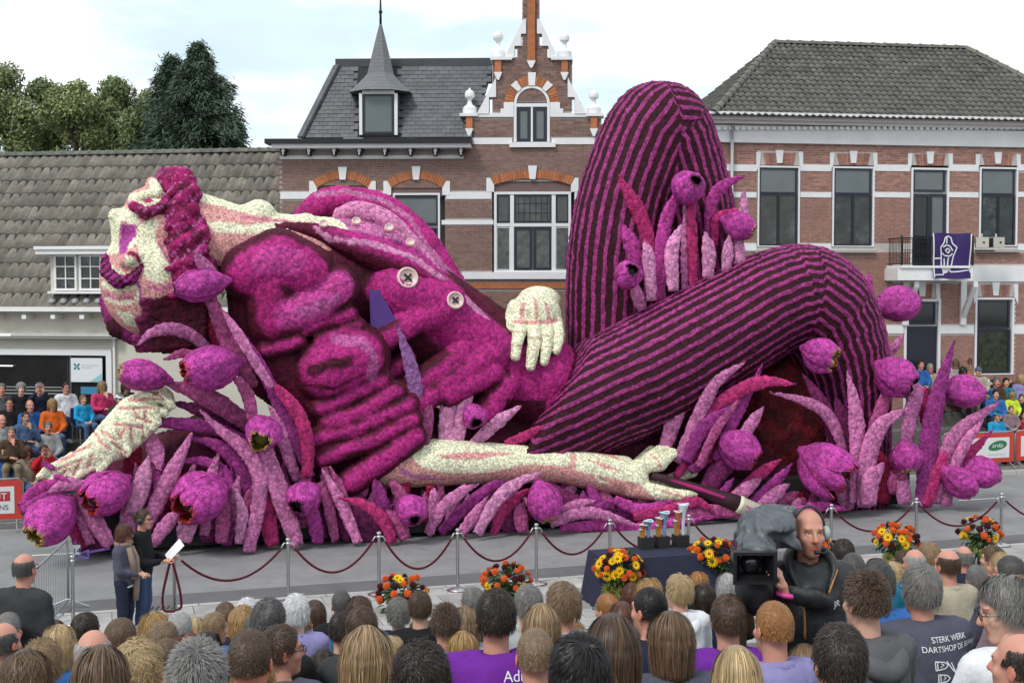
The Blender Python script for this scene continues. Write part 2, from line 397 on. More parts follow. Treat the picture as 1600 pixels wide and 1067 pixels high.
# ================================================================= MIDDLE HOUSE
mid = Fac(437, 34.5, -2, 'gabled_house', 'dark brick town house with stepped white trimmed gable and slate roof')
f = mid; M_bm = brickmat('brick_brown', (.235, .142, .115)); M_mort = mat('mortar', (.36, .34, .33), .9, .2, var=.12, vscale=3, coord='World')
xl, _ = f.L(437, 300); xg, _ = f.L(725, 300); xr, _ = f.L(962, 300); _, zcor = f.L(500, 246)
gable_px = [(725, 620), (962, 620), (962, 216), (941, 216), (938, 178), (893, 178), (893, 172), (893, 90), (855, 90), (855, 72), (843, 72), (843, -40), (817, -40), (817, 72), (808, 72), (808, 90), (769, 90), (769, 178), (728, 178), (728, 216), (725, 216)]
hole_px = [(492, 290, 578, 600), (607, 294, 696, 600), (769, 284, 897, 437), (803, 160, 859, 224)]
holes = [(f.L(a, b)[0], f.L(c, d)[0], f.L(c, d)[1], f.L(a, b)[1]) for a, b, c, d in hole_px]
bands_px = [(437, 300, 962, 311), (437, 344, 962, 351), (720, 424, 962, 438), (720, 440, 962, 452), (725, 215, 962, 226), (728, 176, 941, 184)]
bh = [(f.L(a, b)[0], f.L(c, d)[0], f.L(c, d)[1], f.L(a, b)[1]) for a, b, c, d in bands_px]
wl = [f.L(437, 247), f.L(437, 600), f.L(724, 600), f.L(724, 247)]; gl = [f.L(x, y) for x, y in gable_px]
bricks(f, f.e, [wl, gl], holes+bh, M_bm, seen=lambda x, y: y < 440 and not (x < 715 and y > 300))
def rp(x0, y0, x1, y1): a, z1 = f.L(x0, y0); b, z0 = f.L(x1, y1); return a, b, z0, z1
z_g = f.L(800, 217)[1]
MB().box(xl, xg, .421, 9, 0, zcor+.02).box(xg, xr, .45, 9, 0, z_g-.3).build('wall', M_mort, f.e)
holed(MB(), [(xl, xg, 0, zcor+.35)], holes).build('wall', M_mort, f.e)
mb = holed(MB(), [(xg, xr, 0, z_g), rp(728, 178, 938, 217), rp(769, 90, 893, 178), rp(808, 72, 855, 90), rp(817, -40, 843, 72)], holes); mb.build('wall', M_mort, f.e)
# white and orange stone bands
mb = MB()
for x0, y0, x1, y1 in [(438, 300, 491, 311), (579, 300, 606, 311), (697, 300, 768, 311), (898, 300, 962, 311), (690, 344, 771, 351), (438, 344, 490, 351), (725, 216, 800, 225.5), (862, 216, 962, 225.5)]:
    mb = MB(); f.box(mb, x0, y0, x1, y1, .025, -.02); mb.build('stone_band', M_stone, f.e)
mb = MB(); f.box(mb, 722, 425, 893, 436, .09, -.02); mb.build('window_sill', M_stone, f.e)
mb = MB(); f.box(mb, 796, 223, 868, 230, .1, -.02); mb.build('window_sill', M_stone, f.e)
mb = MB(); f.box(mb, 722, 441, 962, 451, .03, -.02); mb.build('brick_band', M_orange, f.e)
# arches over the first-floor windows, keystones and shoulders
for cx, ys, half, rise, th, kt, sh in ((535, 294, 40, 14, 13, (528, 261), 8), (651, 294, 40, 14, 13, (643, 260), 9), (832, 289, 60, 10, 13, (825, 259), 10)):
    arch(f, cx, ys, half, rise, th)
    kx = kt[0]; mb = MB(); f.poly(mb, [(kx, kt[1]), (kx+14, kt[1]), (kx+11.5, ys-rise+1), (kx+2.5, ys-rise+1)], .07, -.02); mb.build('keystone', M_stone, f.e)
    for s in (-1, 1):
        e = cx+s*half; mb = MB(); f.poly(mb, [(e, ys), (e+s*6, ys-11), (e+s*12, ys-11), (e+s*12, ys+11), (e, ys+11)][::s], .035, -.02); mb.build('stone_block', M_stone, f.e)
    t = MB(); n = 14; r = (half*half+rise*rise)/(2*rise); cy = ys-rise+r
    pts = [(cx-half+2*half*i/n, cy-math.sqrt(r*r-(2*half*i/n-half)**2)) for i in range(n+1)]+[(cx+half, ys+14), (cx-half, ys+14)]
    f.poly(t, pts, -.03, -.12); t.build('tympanum', mat('plaster_mauve', (.155, .10, .09), .8, var=.1), f.e)
# windows
w = window(f, 614, 302, 688, 600, 3); sash(f, w, 617, 306, 685, 352, M_blind, bars=()); sash(f, w, 617, 356, 650, 598, M_glass); sash(f, w, 652, 356, 685, 598, M_glass)
w = window(f, 499, 302, 573, 600, 3); sash(f, w, 502, 306, 570, 352, M_blind); sash(f, w, 502, 356, 535, 598, M_glass); sash(f, w, 537, 356, 570, 598, M_glass)
w = window(f, 772, 300, 892, 425, 4)
mb = MB()
for x in (797, 862): f.box(mb, x, 303, x+6, 423, .0, -.1)
f.box(mb, 776, 349, 797, 354, .003, -.1); f.box(mb, 803, 349, 862, 354, .003, -.1); f.box(mb, 868, 349, 889, 354, .003, -.1); mb.build('mullion', M_frame, w)
M_lead = mat('pane_leaded', (.06, .065, .06), .1, .6, var=.5, vscale=3)
for x0, x1, bb in ((776, 797, ()), (803, 862, [('v', .12), ('v', .27), ('v', .42), ('v', .58), ('v', .73), ('v', .88), ('h', .35), ('h', .68)]), (868, 889, ())):
    sash(f, w, x0, 304, x1, 348, M_lead, bars=bb, fw=2.6)
M_refl = mat('pane_crowd', (.075, .075, .072), .08, .6, var=.7, vscale=6)
sash(f, w, 776, 355, 797, 422, M_refl, dark=False, fw=1.2); sash(f, w, 868, 355, 889, 422, M_refl, dark=False, fw=1.2)
sash(f, w, 803, 355, 831.5, 422, M_refl, fw=4); sash(f, w, 833.5, 355, 862, 422, M_refl, fw=4)
# gable window with fanlight
mb = MB(); n = 20; cx, cy, r0, r1 = 831, 162, 28, 24
for i in range(n):
    t0, t1 = math.pi*i/n, math.pi*(i+1)/n
    f.poly(mb, [(cx+r*math.cos(t), cy-r*math.sin(t)) for r, t in ((r0, t0), (r0, t1), (r1, t1), (r1, t0))], .03, -.1)
f.box(mb, 803, 162, 807, 222, .03, -.1); f.box(mb, 855, 162, 859, 222, .03, -.1); f.box(mb, 807, 162, 855, 167, .03, -.1); f.box(mb, 829.5, 167, 832.5, 222, .02, -.1); f.box(mb, 807, 167, 855, 222, -.12, -.15)
w = mb.build('window', M_frame, f.e)
mb = MB(); f.poly(mb, [(cx+24.5*math.cos(math.pi*i/n), cy-24.5*math.sin(math.pi*i/n)) for i in range(n+1)], -.05, -.08); mb.build('fanlight', M_blind, w)
sash(f, w, 807.5, 168, 829, 222, M_blind, fw=5, off=-.03); sash(f, w, 833, 168, 854.5, 222, M_blind, fw=5, off=-.03)
arch(f, cx, cy, 29, 29, 14, full=True, px_w=4.6)
for k, (t0, t1, rr) in enumerate(((-.17, .17, 20), (-.86, -.6, 14.5), (.6, .86, 14.5))):
    mb = MB(); f.poly(mb, [(cx+r*math.sin(t), cy-r*math.cos(t)) for r, t in ((28.5, t0*1.0), (29+rr, t0*.75 if k == 0 else t0), (29+rr, t1*.75 if k == 0 else t1), (28.5, t1))], .055, -.02)
    mb.build('keystone' if k == 0 else 'stone_block', M_stone, f.e)
for s in (-1, 1):
    q = [(28.5, 160), (44, 160), (44, 170), (49, 170), (49, 177), (106, 177), (106, 183), (28.5, 183)]
    if s < 0: q = [(28.5, 160), (44, 160), (44, 170), (49, 170), (49, 177), (102, 177), (102, 183), (28.5, 183)]
    mb = MB(); f.poly(mb, [(cx+s*a, b) for a, b in q], .04, -.02); mb.build('stone_block', M_stone, f.e)
# sloping copings between the steps of the gable
for q in ([(745, 178), (775, 121), (775, 152), (764, 152), (764, 178)], [(917, 178), (887, 121), (887, 152), (898, 152), (898, 178)],
          [(788, 91), (818, 30), (822, 30), (822, 53), (814, 53), (814, 72), (804, 72), (804, 91)], [(872, 91), (843, 30), (839, 30), (839, 53), (847, 53), (847, 72), (857, 72), (857, 91)]):
    mb = MB(); f.poly(mb, q, .06, -.44); mb.build('coping', M_stone, f.e)
mb = MB()
for x0, x1, y in ((766, 800, 89), (861, 895, 89), (718, 746, 177), (916, 944, 177)): f.box(mb, x0, y, x1, y+4.5, .12, -.5)
mb.build('coping', M_stone, f.e)
# pinnacles: pedestal, vase, ball; orange pilaster with white drop below
s_ = f.L(801, 100)[0]-f.L(800, 100)[0]
for px, yt, yb in ((778, 44, 89), (882, 47, 89), (733, 136, 177), (928, 137, 177)):
    x, zt = f.L(px, yt); _, zb = f.L(px, yb); h = (yb-yt)*s_
    mb = MB().lathe([(11*s_, 0), (11*s_, .22*h), (8*s_, .3*h), (4.5*s_, .36*h), (3*s_, .48*h), (3.5*s_, .55*h), (7.5*s_, .64*h), (8*s_, .76*h), (6*s_, .87*h), (2*s_, .93*h), (.8*s_, h)], 14, (x, .2, zb))
    smooth_by_angle(mb.build('pinnacle', M_stone, f.e))
    mb = MB(); f.box(mb, px-5, yb+5, px+5, yb+24, .08, -.02); mb.build('pilaster', M_orange, f.e)
    mb = MB(); f.poly(mb, [(px-6.5, yb+24), (px+6.5, yb+24), (px+1.5, yb+36), (px-1.5, yb+36)], .1, -.02); mb.build('stone_drop', M_stone, f.e)
mb = MB(); f.box(mb, 824, -30, 836, 95, .1, -.02); mb.build('pilaster', M_orange, f.e)
mb = MB(); f.poly(mb, [(823, 95), (837, 95), (831.5, 106), (828.5, 106)], .13, -.02); mb.build('stone_drop', M_stone, f.e)
# cornice with brackets
mb = MB(); f.box(mb, 413, 217, 737, 223, .55, -.1); mb.build('gutter', M_black, f.e)
mb = MB(); f.box(mb, 424, 223, 735, 230.5, .45, -.1); mb.build('cornice', M_white, f.e)
mb = MB(); f.box(mb, 437, 243.5, 724, 248, .06, -.02); mb.build('stone_band', M_stone, f.e)
for px in (442, 482, 521.5, 561, 601, 641, 680, 720):
    mb = MB(); f.poly(mb, [(px-5, 231), (px+6, 231), (px+6, 234), (px+2, 238), (px+3, 243), (px-3, 243), (px-4, 236)], .3, -.02); mb.build('bracket', M_black, f.e)
    mb = MB(); f.poly(mb, [(px-2, 231), (px+2, 231), (px+2.5, 235), (px+1, 239), (px+1, 242), (px-1, 242), (px-1, 239), (px-2.5, 235)], .33, .302); mb.build('bracket_face', M_stone, f.e)
# slate mansard roof: every slate its own
def plane_roof(f, eave_px, y_e, tilt, off):
    """returns fn px->local (x,y,z) on the roof plane through the eave line at front offset off"""
    z0 = f.L(eave_px, y_e, off)[1]; tt = math.tan(R(tilt))
    def loc(px, py):
        r = ray(px, py); A = r[2]-(r@f.n)*tt; B = z0+(((O0-f.P0)@f.n)+off)*tt-CAM_H; t = B/A; P = O0+r*t
        return np.array([(P-f.P0)@f.u, (P-f.P0)@f.n, P[2]])
    return loc
M_slate = orand(mat('slate', (.085, .09, .10), .5, .5, var=.18, vscale=2.5, bump=.15, coord='World', stain_or_refl=(2, .6, .85, (.10, .11, .075))), .2)
loc = plane_roof(f, 600, 216, 64, .1); A, B, C, D = loc(470, 216), loc(737, 216), loc(772, 104), loc(527, 104)
mbk = MB(); D2, C2 = D+np.array([0, 3., 0]), C+np.array([0, 3., 0]); A2 = np.array([A[0]-.2, A[1]+7, A[2]])
mbk.add([A, B, C, D, C2, D2, A2], [[0, 1, 2, 3], [3, 2, 4, 5], [6, 0, 3, 5]]); mbk.build('roof', mat('roof_felt', (.03, .03, .035), .9), f.e)
ex = np.array([1., 0, 0]); es = (D-A); es = es-ex*(es@ex); Ls = np.linalg.norm(es); es /= Ls; nn = np.cross(ex, es)
sw, shh = .235, .125
me_s = MB().add([np.array(p) for p in ((-.113, 0, .026), (.113, 0, .026), (.113, .19, .008), (-.113, .19, .008), (-.113, 0, .012), (.113, 0, .012))], [[0, 1, 2, 3], [4, 5, 1, 0], [4, 0, 3], [1, 5, 2]]).mesh('slate')
rest = MB(); ns = 0; rot = Matrix((tuple(ex), tuple(es), tuple(nn))).transposed()
for j in range(int(Ls/shh)):
    for i in range(-2, 40):
        q = A+es*(j*shh)+ex*((i+.5*(j % 2))*sw); t = j*shh/Ls; xa = A[0]+(D[0]-A[0])*t; xb = B[0]+(C[0]-B[0])*t
        if not xa+.05 < q[0] < xb-.02: continue
        px, py = project(f.W(*q))
        if 556 < px < 624 and py > 110: continue
        if ns < 300: o = link('slate', me_s, M_slate, f.e); o.location = q+nn*random.uniform(0, .006); o.rotation_euler = rot.to_euler(); ns += 1
        else:
            V = [q+ex*a+es*b+nn*c for a, b, c in ((-.113, 0, .026), (.113, 0, .026), (.113, .19, .008), (-.113, .19, .008), (-.113, 0, .012), (.113, 0, .012))]
            rest.add(V, [[0, 1, 2, 3], [4, 5, 1, 0], [4, 0, 3], [1, 5, 2]])
rest.build('slate', M_slate, f.e, kind='stuff')
nh = 14
hc = MB().box(-.11, .11, 0, np.linalg.norm(D-A)/nh*1.04, -.02, .05).mesh('hip_capping')
for i in range(nh): o = link('hip_capping', hc, M_slate, f.e); o.location = A+(D-A)*(i/nh)+nn*.015; o.rotation_euler = Vector(D-A).to_track_quat('Y', 'Z').to_euler()
zr = D[2]; yr = D[1]; MB().box(D[0]-.05, C[0]+.05, yr-.03, yr+.12, zr-.02, zr+.2).build('ridge_capping', mat('lead', (.045, .048, .055), .5, .5, var=.2), f.e)
# dormer turret with spire
off = .12
def LL(px, py, o=off): return f.L(px, py, o)
x0, zt = LL(562, 146); x1, zb = LL(621, 212)
MB().box(x0, x1, -off+.03, 2.4, zb, zt).build('dormer_cheek', mat('dormer_slate', (.1, .11, .12), .6, var=.2), f.e)
mb = MB(); f.box(mb, 561, 146, 566, 211, off+.06, off-.04); f.box(mb, 616, 146, 621, 211, off+.06, off-.04); f.box(mb, 566, 140, 616, 147, off+.06, off-.04); w = mb.build('window', M_frame, f.e)
a, za = LL(566, 147); b, zb2 = LL(616, 210); t = .065
mb = MB().box(a, a+t, -off-.03, -off+.02, zb2, za).box(b-t, b, -off-.03, -off+.02, zb2, za).box(a+t, b-t, -off-.03, -off+.02, zb2, zb2+t).box(a+t, b-t, -off-.03, -off+.02, za-t, za); mb.build('sash', M_dark, w)
MB().box(a+t, b-t, -off+.0, -off+.01, zb2+t, za-t).build('pane', M_blind, w)
cx_ = (x0+x1)/2; cyy = .35
prof = [(LL(642, 141, 0)[0]-cx_, LL(642, 143, 0)[1]), (LL(628, 130, 0)[0]-cx_, LL(628, 130, 0)[1]), (LL(616, 117, 0)[0]-cx_, LL(616, 117, 0)[1]), (LL(613, 113, 0)[0]-cx_, LL(613, 113, 0)[1]), (LL(604, 75, 0)[0]-cx_, LL(604, 75, 0)[1]), (.03, LL(595, 33, 0)[1])]
mb = MB(); nn_ = 8
V = [(cx_+r*1.05*math.cos(math.pi*2*(k+.5)/8), cyy+r*.95*math.sin(math.pi*2*(k+.5)/8), z) for r, z in prof for k in range(8)]
mb.add(V, [[i*8+k, i*8+(k+1) % 8, (i+1)*8+(k+1) % 8, (i+1)*8+k] for i in range(5) for k in range(8)]+[list(range(7, -1, -1))])
def slatetex(name, c):
    m = mat(name, c, .55, .45, var=.12, vscale=3); t = m.node_tree; b = t.nodes['Principled BSDF']; n = t.nodes.new
    br = n('ShaderNodeTexBrick'); br.inputs['Scale'].default_value = 1; br.inputs['Brick Width'].default_value = .2; br.inputs['Row Height'].default_value = .1; br.inputs['Mortar Size'].default_value = .006
    g_ = n('ShaderNodeTexCoord'); sp_ = n('ShaderNodeSeparateXYZ'); cb = n('ShaderNodeCombineXYZ'); t.links.new(g_.outputs['Object'], sp_.inputs[0]); t.links.new(sp_.outputs[0], cb.inputs[0]); t.links.new(sp_.outputs[2], cb.inputs[1]); t.links.new(cb.outputs[0], br.inputs[0])
    bp = n('ShaderNodeBump'); bp.inputs['Strength'].default_value = .8; bp.inputs['Distance'].default_value = .02; bp.invert = True; t.links.new(br.outputs['Fac'], bp.inputs['Height']); t.links.new(bp.outputs[0], b.inputs['Normal']); return m
mb.build('spire', slatetex('spire_slate', (.15, .155, .165)), f.e)
zt_ = prof[-1][1]; MB().lathe([(.035, -.05), (.03, .25), (.06, .3), (.03, .36), (.02, .7), (.045, .76), (.012, .82), (.008, 1.5)], 8, (cx_, cyy, zt_)).build('finial', M_black, f.e, smooth=True)

# ================================================================= RIGHT HOUSE
rt = Fac(1140, 37.5, 8.5, 'brick_house', 'red brick house with white bands, balcony and hipped tile roof')
f = rt; M_br = brickmat('brick_red', (.36, .185, .145)); M_mr = mat('mortar_pale', (.52, .48, .45), .9, .2, var=.12, vscale=3, coord='World')
xl = f.L(1113, 300)[0]; xr = f.L(1690, 300)[0]; zc = f.L(1300, 195)[1]
wp = [(1183, 258, 1250, 387), (1300, 258, 1365, 387), (1423, 258, 1482, 420), (1530, 258, 1590, 386), (1413, 466, 1467, 700), (1523, 464, 1584, 585)]
holes = [(f.L(a, b)[0], f.L(c, d)[0], f.L(c, d)[1], f.L(a, b)[1]) for a, b, c, d in wp]
MB().box(xl, xr, .421, 9, 0, zc).build('wall', M_br, f.e)
bp_ = [(1100, 256, 1700, 269), (1100, 299, 1700, 310), (1100, 380, 1700, 393), (1395, 413, 1700, 441), (1380, 508, 1700, 522), (1380, 462, 1420, 474), (1380, 700, 1700, 760)]
bh = [(f.L(a, b)[0], f.L(c, d)[0], f.L(c, d)[1], f.L(a, b)[1]) for a, b, c, d in bp_]
lint = [(1183, 238, 1254, 258), (1298, 239, 1370, 258), (1420, 240, 1488, 259), (1526, 241, 1594, 259), (1415, 443, 1468, 466), (1523, 444, 1590, 465)]
holed(MB(), [(xl+.005, xr, 0, zc)], holes).build('wall', M_mr, f.e)
lh = [(f.L(a, b)[0], f.L(c, d)[0], f.L(c, d)[1], f.L(a, b)[1]) for a, b, c, d in lint]
wl = [(xl+.01, 0), (xr, 0), (xr, f.L(1300, 228)[1]), (xl+.01, f.L(1300, 228)[1])]
bricks(f, f.e, [wl], holes+bh+lh, M_br, seen=lambda x, y: x > 1150 and 225 < y < 400 and x < 1600)
mb = MB()
for y0, y1 in ((257, 268), (300, 309), (381, 392)):
    for x0, x1 in ((1114, 1182), (1251, 1299), (1366, 1422), (1483, 1529), (1591, 1690)):
        if y0 > 380 and x0 in (1366, 1483): continue
        mb = MB(); f.box(mb, x0, y0, x1, y1, .025, -.02); mb.build('stone_band', M_stone, f.e)
for x0, x1 in ((1385, 1412), (1468, 1522), (1585, 1690)): mb = MB(); f.box(mb, x0, 509, x1, 521, .025, -.02); mb.build('stone_band', M_stone, f.e)
mb = MB(); f.box(mb, 1386, 415, 1690, 440, .05, -.02); mb.build('stone_band', M_stone, f.e)
for (x0, y0, x1, y1) in lint:
    n = max(8, int((x1-x0-20)/4.2)); c_ = (x0+x1)/2
    for i in range(n):
        a0 = x0+10+(x1-x0-20)*i/n; a1 = x0+10+(x1-x0-20)*(i+.9)/n; q = lambda x: c_+(x-c_)*.86
        mb = MB(); f.poly(mb, [(q(a0), y1), (a0, y0+1), (a1, y0+1), (q(a1), y1)], .02, -.02); mb.build('brick', M_br, f.e)
    mb = MB(); f.poly(mb, [(c_-6, y0-3), (c_+6, y0-3), (c_+4, y1-3), (c_-4, y1-3)], .06, -.02); mb.build('keystone', M_stone, f.e)
    for s in (-1, 1):
        e = x0 if s < 0 else x1
        mb = MB(); f.poly(mb, [(e+s*1, y0), (e-s*6, y0), (e-s*1.5+(-s)*9*.3, y1), (e+s*1, y1+10)], .03, -.02); mb.build('stone_block', M_stone, f.e)
for k, (x0, x1, y0, y1) in enumerate(((1184, 1249, 259, 386), (1301, 1365, 260, 386), (1531, 1589, 261, 385))):
    w = window(f, x0, y0, x1, y1, 2.6); ym = y0+44
    sash(f, w, x0+2.5, y0+3, x1-3.5, ym, M_blind, fw=2.5); sash(f, w, x0+2.5, ym, (x0+x1)/2, y1-2, M_glassg, fw=2.5); sash(f, w, (x0+x1)/2, ym, x1-3.5, y1-2, M_glassg, fw=2.5)
    mb = MB(); f.box(mb, x0-4, y1+5, x1+6, y1+9, .14, -.02); mb.build('window_sill', mat('sill_grey', (.36, .36, .35), .8), f.e)
w = window(f, 1424, 262, 1481, 420, 3); sash(f, w, 1427, 265, 1477, 300, M_blind, fw=3); sash(f, w, 1427, 303, 1452, 420, M_glass, fw=4); sash(f, w, 1453, 303, 1477, 420, M_blind, fw=4)
w = window(f, 1524, 465, 1583, 585, 3); sash(f, w, 1527, 468, 1578, 513, M_glass, fw=3); sash(f, w, 1527, 514, 1578, 583, mat('pane_plant', (.03, .035, .02), .1, .6, var=.9, vscale=5), fw=3)
w = window(f, 1413, 467, 1467, 690, 4); w.name = 'door'
sash(f, w, 1417, 471, 1462, 507, M_glass, fw=3); mb = MB(); f.box(mb, 1417, 510, 1462, 690, -.06, -.1); mb.build('door_leaf', M_dark, w)
# cornice, frieze, gutter
mb = MB(); f.box(mb, 1118, 196, 1690, 229, .06, -.02); mb.build('frieze', M_white, f.e)
mb = MB(); f.box(mb, 1113, 222, 1690, 228, .1, .06); f.box(mb, 1113, 192, 1690, 198, .2, .06); mb.build('moulding', M_white, f.e)
dm = MB().box(-.055, .055, -.16, -.05, -.09, .0).mesh('dentil')
for i in range(60):
    px = 1122+i*9.6
    if px < 1690: x, z = f.L(px, 198.5, .1); o = link('dentil', dm, M_white, f.e); o.location = (x, 0, z)
mb = MB(); f.box(mb, 1108, 178, 1690, 186, .6, -.1); mb.build('gutter', M_white, f.e)
mb = MB(); f.box(mb, 1113, 186, 1690, 192, .42, -.1); mb.build('cornice', mat('cornice_rose', (.66, .6, .585), .6), f.e)
x, z = f.L(1144, 196, .12); MB().tube([(x, -.14, z), (x, -.14, .1)], .05, 8).build('drainpipe', mat('zinc', (.42, .43, .45), .45, metal=.3), f.e, smooth=True)
# hipped roof of pantiles
def tile_mesh(w, l, amp=.026, th=.03, n=6):
    V = []; 
    for k in range(n+1):
        x = -w/2+w*k/n; zz = amp*math.sin(2*math.pi*k/n-.6)
        V += [(x, 0, zz+.05), (x, l*1.08, zz+.012), (x, 0, zz+.05-th)]
    F = []
    for k in range(n): a = 3*k; F += [[a, a+3, a+4, a+1], [a+2, a+5, a+3, a]]
    return V, F
def tiles(f, A, ex, es, w, l, rows, cols, ok, m, limit=300, cnt=0):
    nn = np.cross(ex, es); V0, F0 = tile_mesh(w, l); me = MB().add([np.array(v) for v in V0], F0).mesh('roof_tile', smooth=True)
    rot = Matrix((tuple(ex), tuple(es), tuple(nn))).transposed().to_euler(); rest = MB(); c = cnt
    for j in rows:
        for i in cols:
            q = A+es*(j*l)+ex*(i*w)
            if not ok(q+es*l*.5): continue
            if c < limit and -60 < project(f.W(*q))[0] < 1620:
                o = link('roof_tile', me, m, f.e); o.location = q+nn*random.uniform(-.006, .008); o.rotation_euler = rot; c += 1
            else:
                jz = random.uniform(-.006, .008); rest.add([q+ex*v[0]+es*v[1]+nn*(v[2]+jz) for v in V0], F0)
    if rest.v: rest.build('roof_tile', m, f.e, smooth=True, kind='stuff')
    return c
M_tile = orand(mat('grey_pantile', (.115, .11, .10), .75, .3, var=.3, vscale=3, bump=.2, coord='World', stain_or_refl=(1.5, .55, .8, (.15, .14, .10))), .25)
loc = plane_roof(f, 1300, 180, 40, .5); A, D, C = loc(1112, 180), loc(1210, 68), loc(1510, 77); B = loc(1690, 182.5)
zc0 = A[2]; D[1] = C[1] = (D[1]+C[1])/2; D[2] = C[2] = (D[2]+C[2])/2; rise = D[2]-zc0
BL = np.array([A[0], D[1]*2-A[1], zc0]); xh = C[0]+(D[0]-A[0]); BRR = np.array([xh, A[1], zc0]); BR2 = np.array([xh, BL[1], zc0])
MB().add([A, BRR, C, D, BL, BR2], [[0, 1, 2, 3], [4, 0, 3], [1, 5, 2], [5, 4, 3, 2]]).build('roof', mat('roof_felt', (.03, .03, .035), .9), f.e)
es = np.array([0, D[1]-A[1], rise]); Ls = np.linalg.norm(es); es /= Ls; ex = np.array([1., 0, 0]); nr = 17; l = Ls/nr
def okf(q):
    t = (q[2]-zc0)/rise; return A[0]+(D[0]-A[0])*t < q[0] < BRR[0]+(C[0]-BRR[0])*t and t < 1
c = tiles(f, A, ex, es, .205, l, range(nr-1, -1, -1), range(0, 66), okf, M_tile, 300)
es2 = np.array([D[0]-A[0], 0, rise]); L2 = np.linalg.norm(es2); es2 /= L2; ex2 = np.array([0, -1., 0])
def okl(q):
    t = (q[2]-zc0)/rise; return A[1]+(D[1]-A[1])*t < q[1] < BL[1]+(D[1]-BL[1])*t and t < 1
tiles(f, BL, ex2, es2, .205, L2/nr, range(nr), range(0, 40), okl, M_tile, 0)
M_ridge = orand(mat('ridge_tile', (.15, .15, .13), .8, .3, var=.25, vscale=4, coord='World', stain_or_refl=(2, .5, .75, (.12, .14, .08))), .15)
def ridge(f, P, Q, n, r=.115):
    P, Q = np.array(P), np.array(Q); d = (Q-P)/n; L_ = np.linalg.norm(d); m_ = MB()
    V = [(r*s*math.cos(math.pi*k/6), yy, r*s*math.sin(math.pi*k/6)) for yy, s in ((0, 1.12), (L_*.2, 1.12), (L_*.22, 1.), (L_*1.05, .95)) for k in range(7)]
    F = [[i*7+k+1, i*7+k, (i+1)*7+k, (i+1)*7+k+1] for i in range(3) for k in range(6)]; me = m_.add(V, F).mesh('ridge_tile', smooth=True)
    q = Vector(d).to_track_quat('Y', 'Z').to_euler()
    for i in range(n): o = link('ridge_tile', me, M_ridge, f.e); o.location = P+d*i+np.array([0, 0, -.0]); o.rotation_euler = q
ridge(f, D, C, 16); ridge(f, A+np.array([.05, 0, .05]), D, 16); ridge(f, BRR, C, 14)
# balcony with iron railing
mb = MB(); f.box(mb, 1403, 419, 1520, 438, .9, -.0); f.box(mb, 1407, 415, 1516, 419, .95, 0); mb.build('balcony', M_white, f.e); bal = f.e.children[-1]
for px in (1414, 1504):
    x, z = f.L(px, 440, .0); mb = MB().prism([(x-.09, z-1.3), (x+.09, z-1.3), (x+.09, z), (x-.09, z)], -.1, .0)
    mb.add([(x-.07, -.1, z-1.1), (x+.07, -.1, z-1.1), (x+.07, -.1, z-.9), (x-.07, -.1, z-.9), (x-.07, -.78, z-.16), (x+.07, -.78, z-.16), (x+.07, -.78, z), (x-.07, -.78, z)], [[0, 1, 5, 4], [1, 2, 6, 5], [2, 3, 7, 6], [3, 0, 4, 7], [4, 5, 6, 7]])
    mb.build('bracket', M_white, f.e)
M_rail = mat('wrought_iron', (.008, .008, .010), .5, .5)
xa, zt = f.L(1408, 371, .85); xb, zb = f.L(1520, 415, .85); rail = MB()
rail.box(xa, xb, -.87, -.83, zt-.03, zt).box(xa, xb, -.87, -.83, zb+.03, zb+.06)
for k in (xa, xb-.03): rail.box(k, k+.03, -.83, 0, zt-.03, zt).box(k, k+.03, -.83, 0, zb+.03, zb+.06).box(k, k+.04, -.88, -.83, zb, zt+.05)
rl = rail.build('railing', M_rail, f.e); nb = 30
def ring(r): return MB().tube([(r*math.cos(t), 0, r*math.sin(t)) for t in np.linspace(0, 2*math.pi, 9)], .008, 4, False).mesh('scroll')
R1, R2 = ring(.042), ring(.05)
bar = MB().tube([(0, -.85, zb+.06), (0, -.85, zt-.03)], .009, 4).mesh('baluster')
for i in range(nb): o = link('baluster', bar, M_rail, rl); o.location = (xa+.06+(xb-xa-.12)*i/(nb-1), 0, 0)
for i in range(nb-1):
    x = xa+.06+(xb-xa-.12)*(i+.5)/(nb-1)
    for z, r in ((zt-.1, R1), (zb+.14, R1), ((zt+zb)/2, R2)): o = link('scroll', r, M_rail, rl); o.location = (x, -.85, z)
for i in range(8): o = link('baluster', bar, M_rail, rl); o.location = (xa+.85, 0, 0); o.rotation_euler = (0, 0, 0); o.location = (xa-.0+.85+.0, 0, 0); o.matrix_local = Matrix.Translation((xa+.015, -.1*i-.04, 0))@Matrix.Translation((0, .85, 0))
# banner hanging over the railing (its own thing)
ban = thing('banner', 'purple cloth banner with white line drawing hanging from the balcony railing', 'banner', f.W(f.L(1487, 400, .9)[0], -.93, f.L(1487, 400, .9)[1]), R(8.5))
s_ = f.L(1488, 400, .93)[0]-f.L(1487, 400, .93)[0]
M_ban = mat('banner_purple', (.042, .022, .12), .75, .3, var=.12, vscale=4)
nx, nz = 16, 14; V = []
for j in range(nz+1):
    for i in range(nx+1):
        u, v = i/nx, j/nz; V.append(((u-.5)*60*s_-(.0 if v < .4 else (v-.4)*.0), -.03*math.sin(u*9+v*2)-.02*math.sin(v*7), (33-66*v)*s_*(1 if .02 < u < .98 else 1.0)+.012*math.sin(u*8)))
F = [[j*(nx+1)+i, (j+1)*(nx+1)+i, (j+1)*(nx+1)+i+1, j*(nx+1)+i+1] for j in range(nz) for i in range(nx)]
link('cloth', mesh_np('cloth', V, F, True), M_ban, ban)
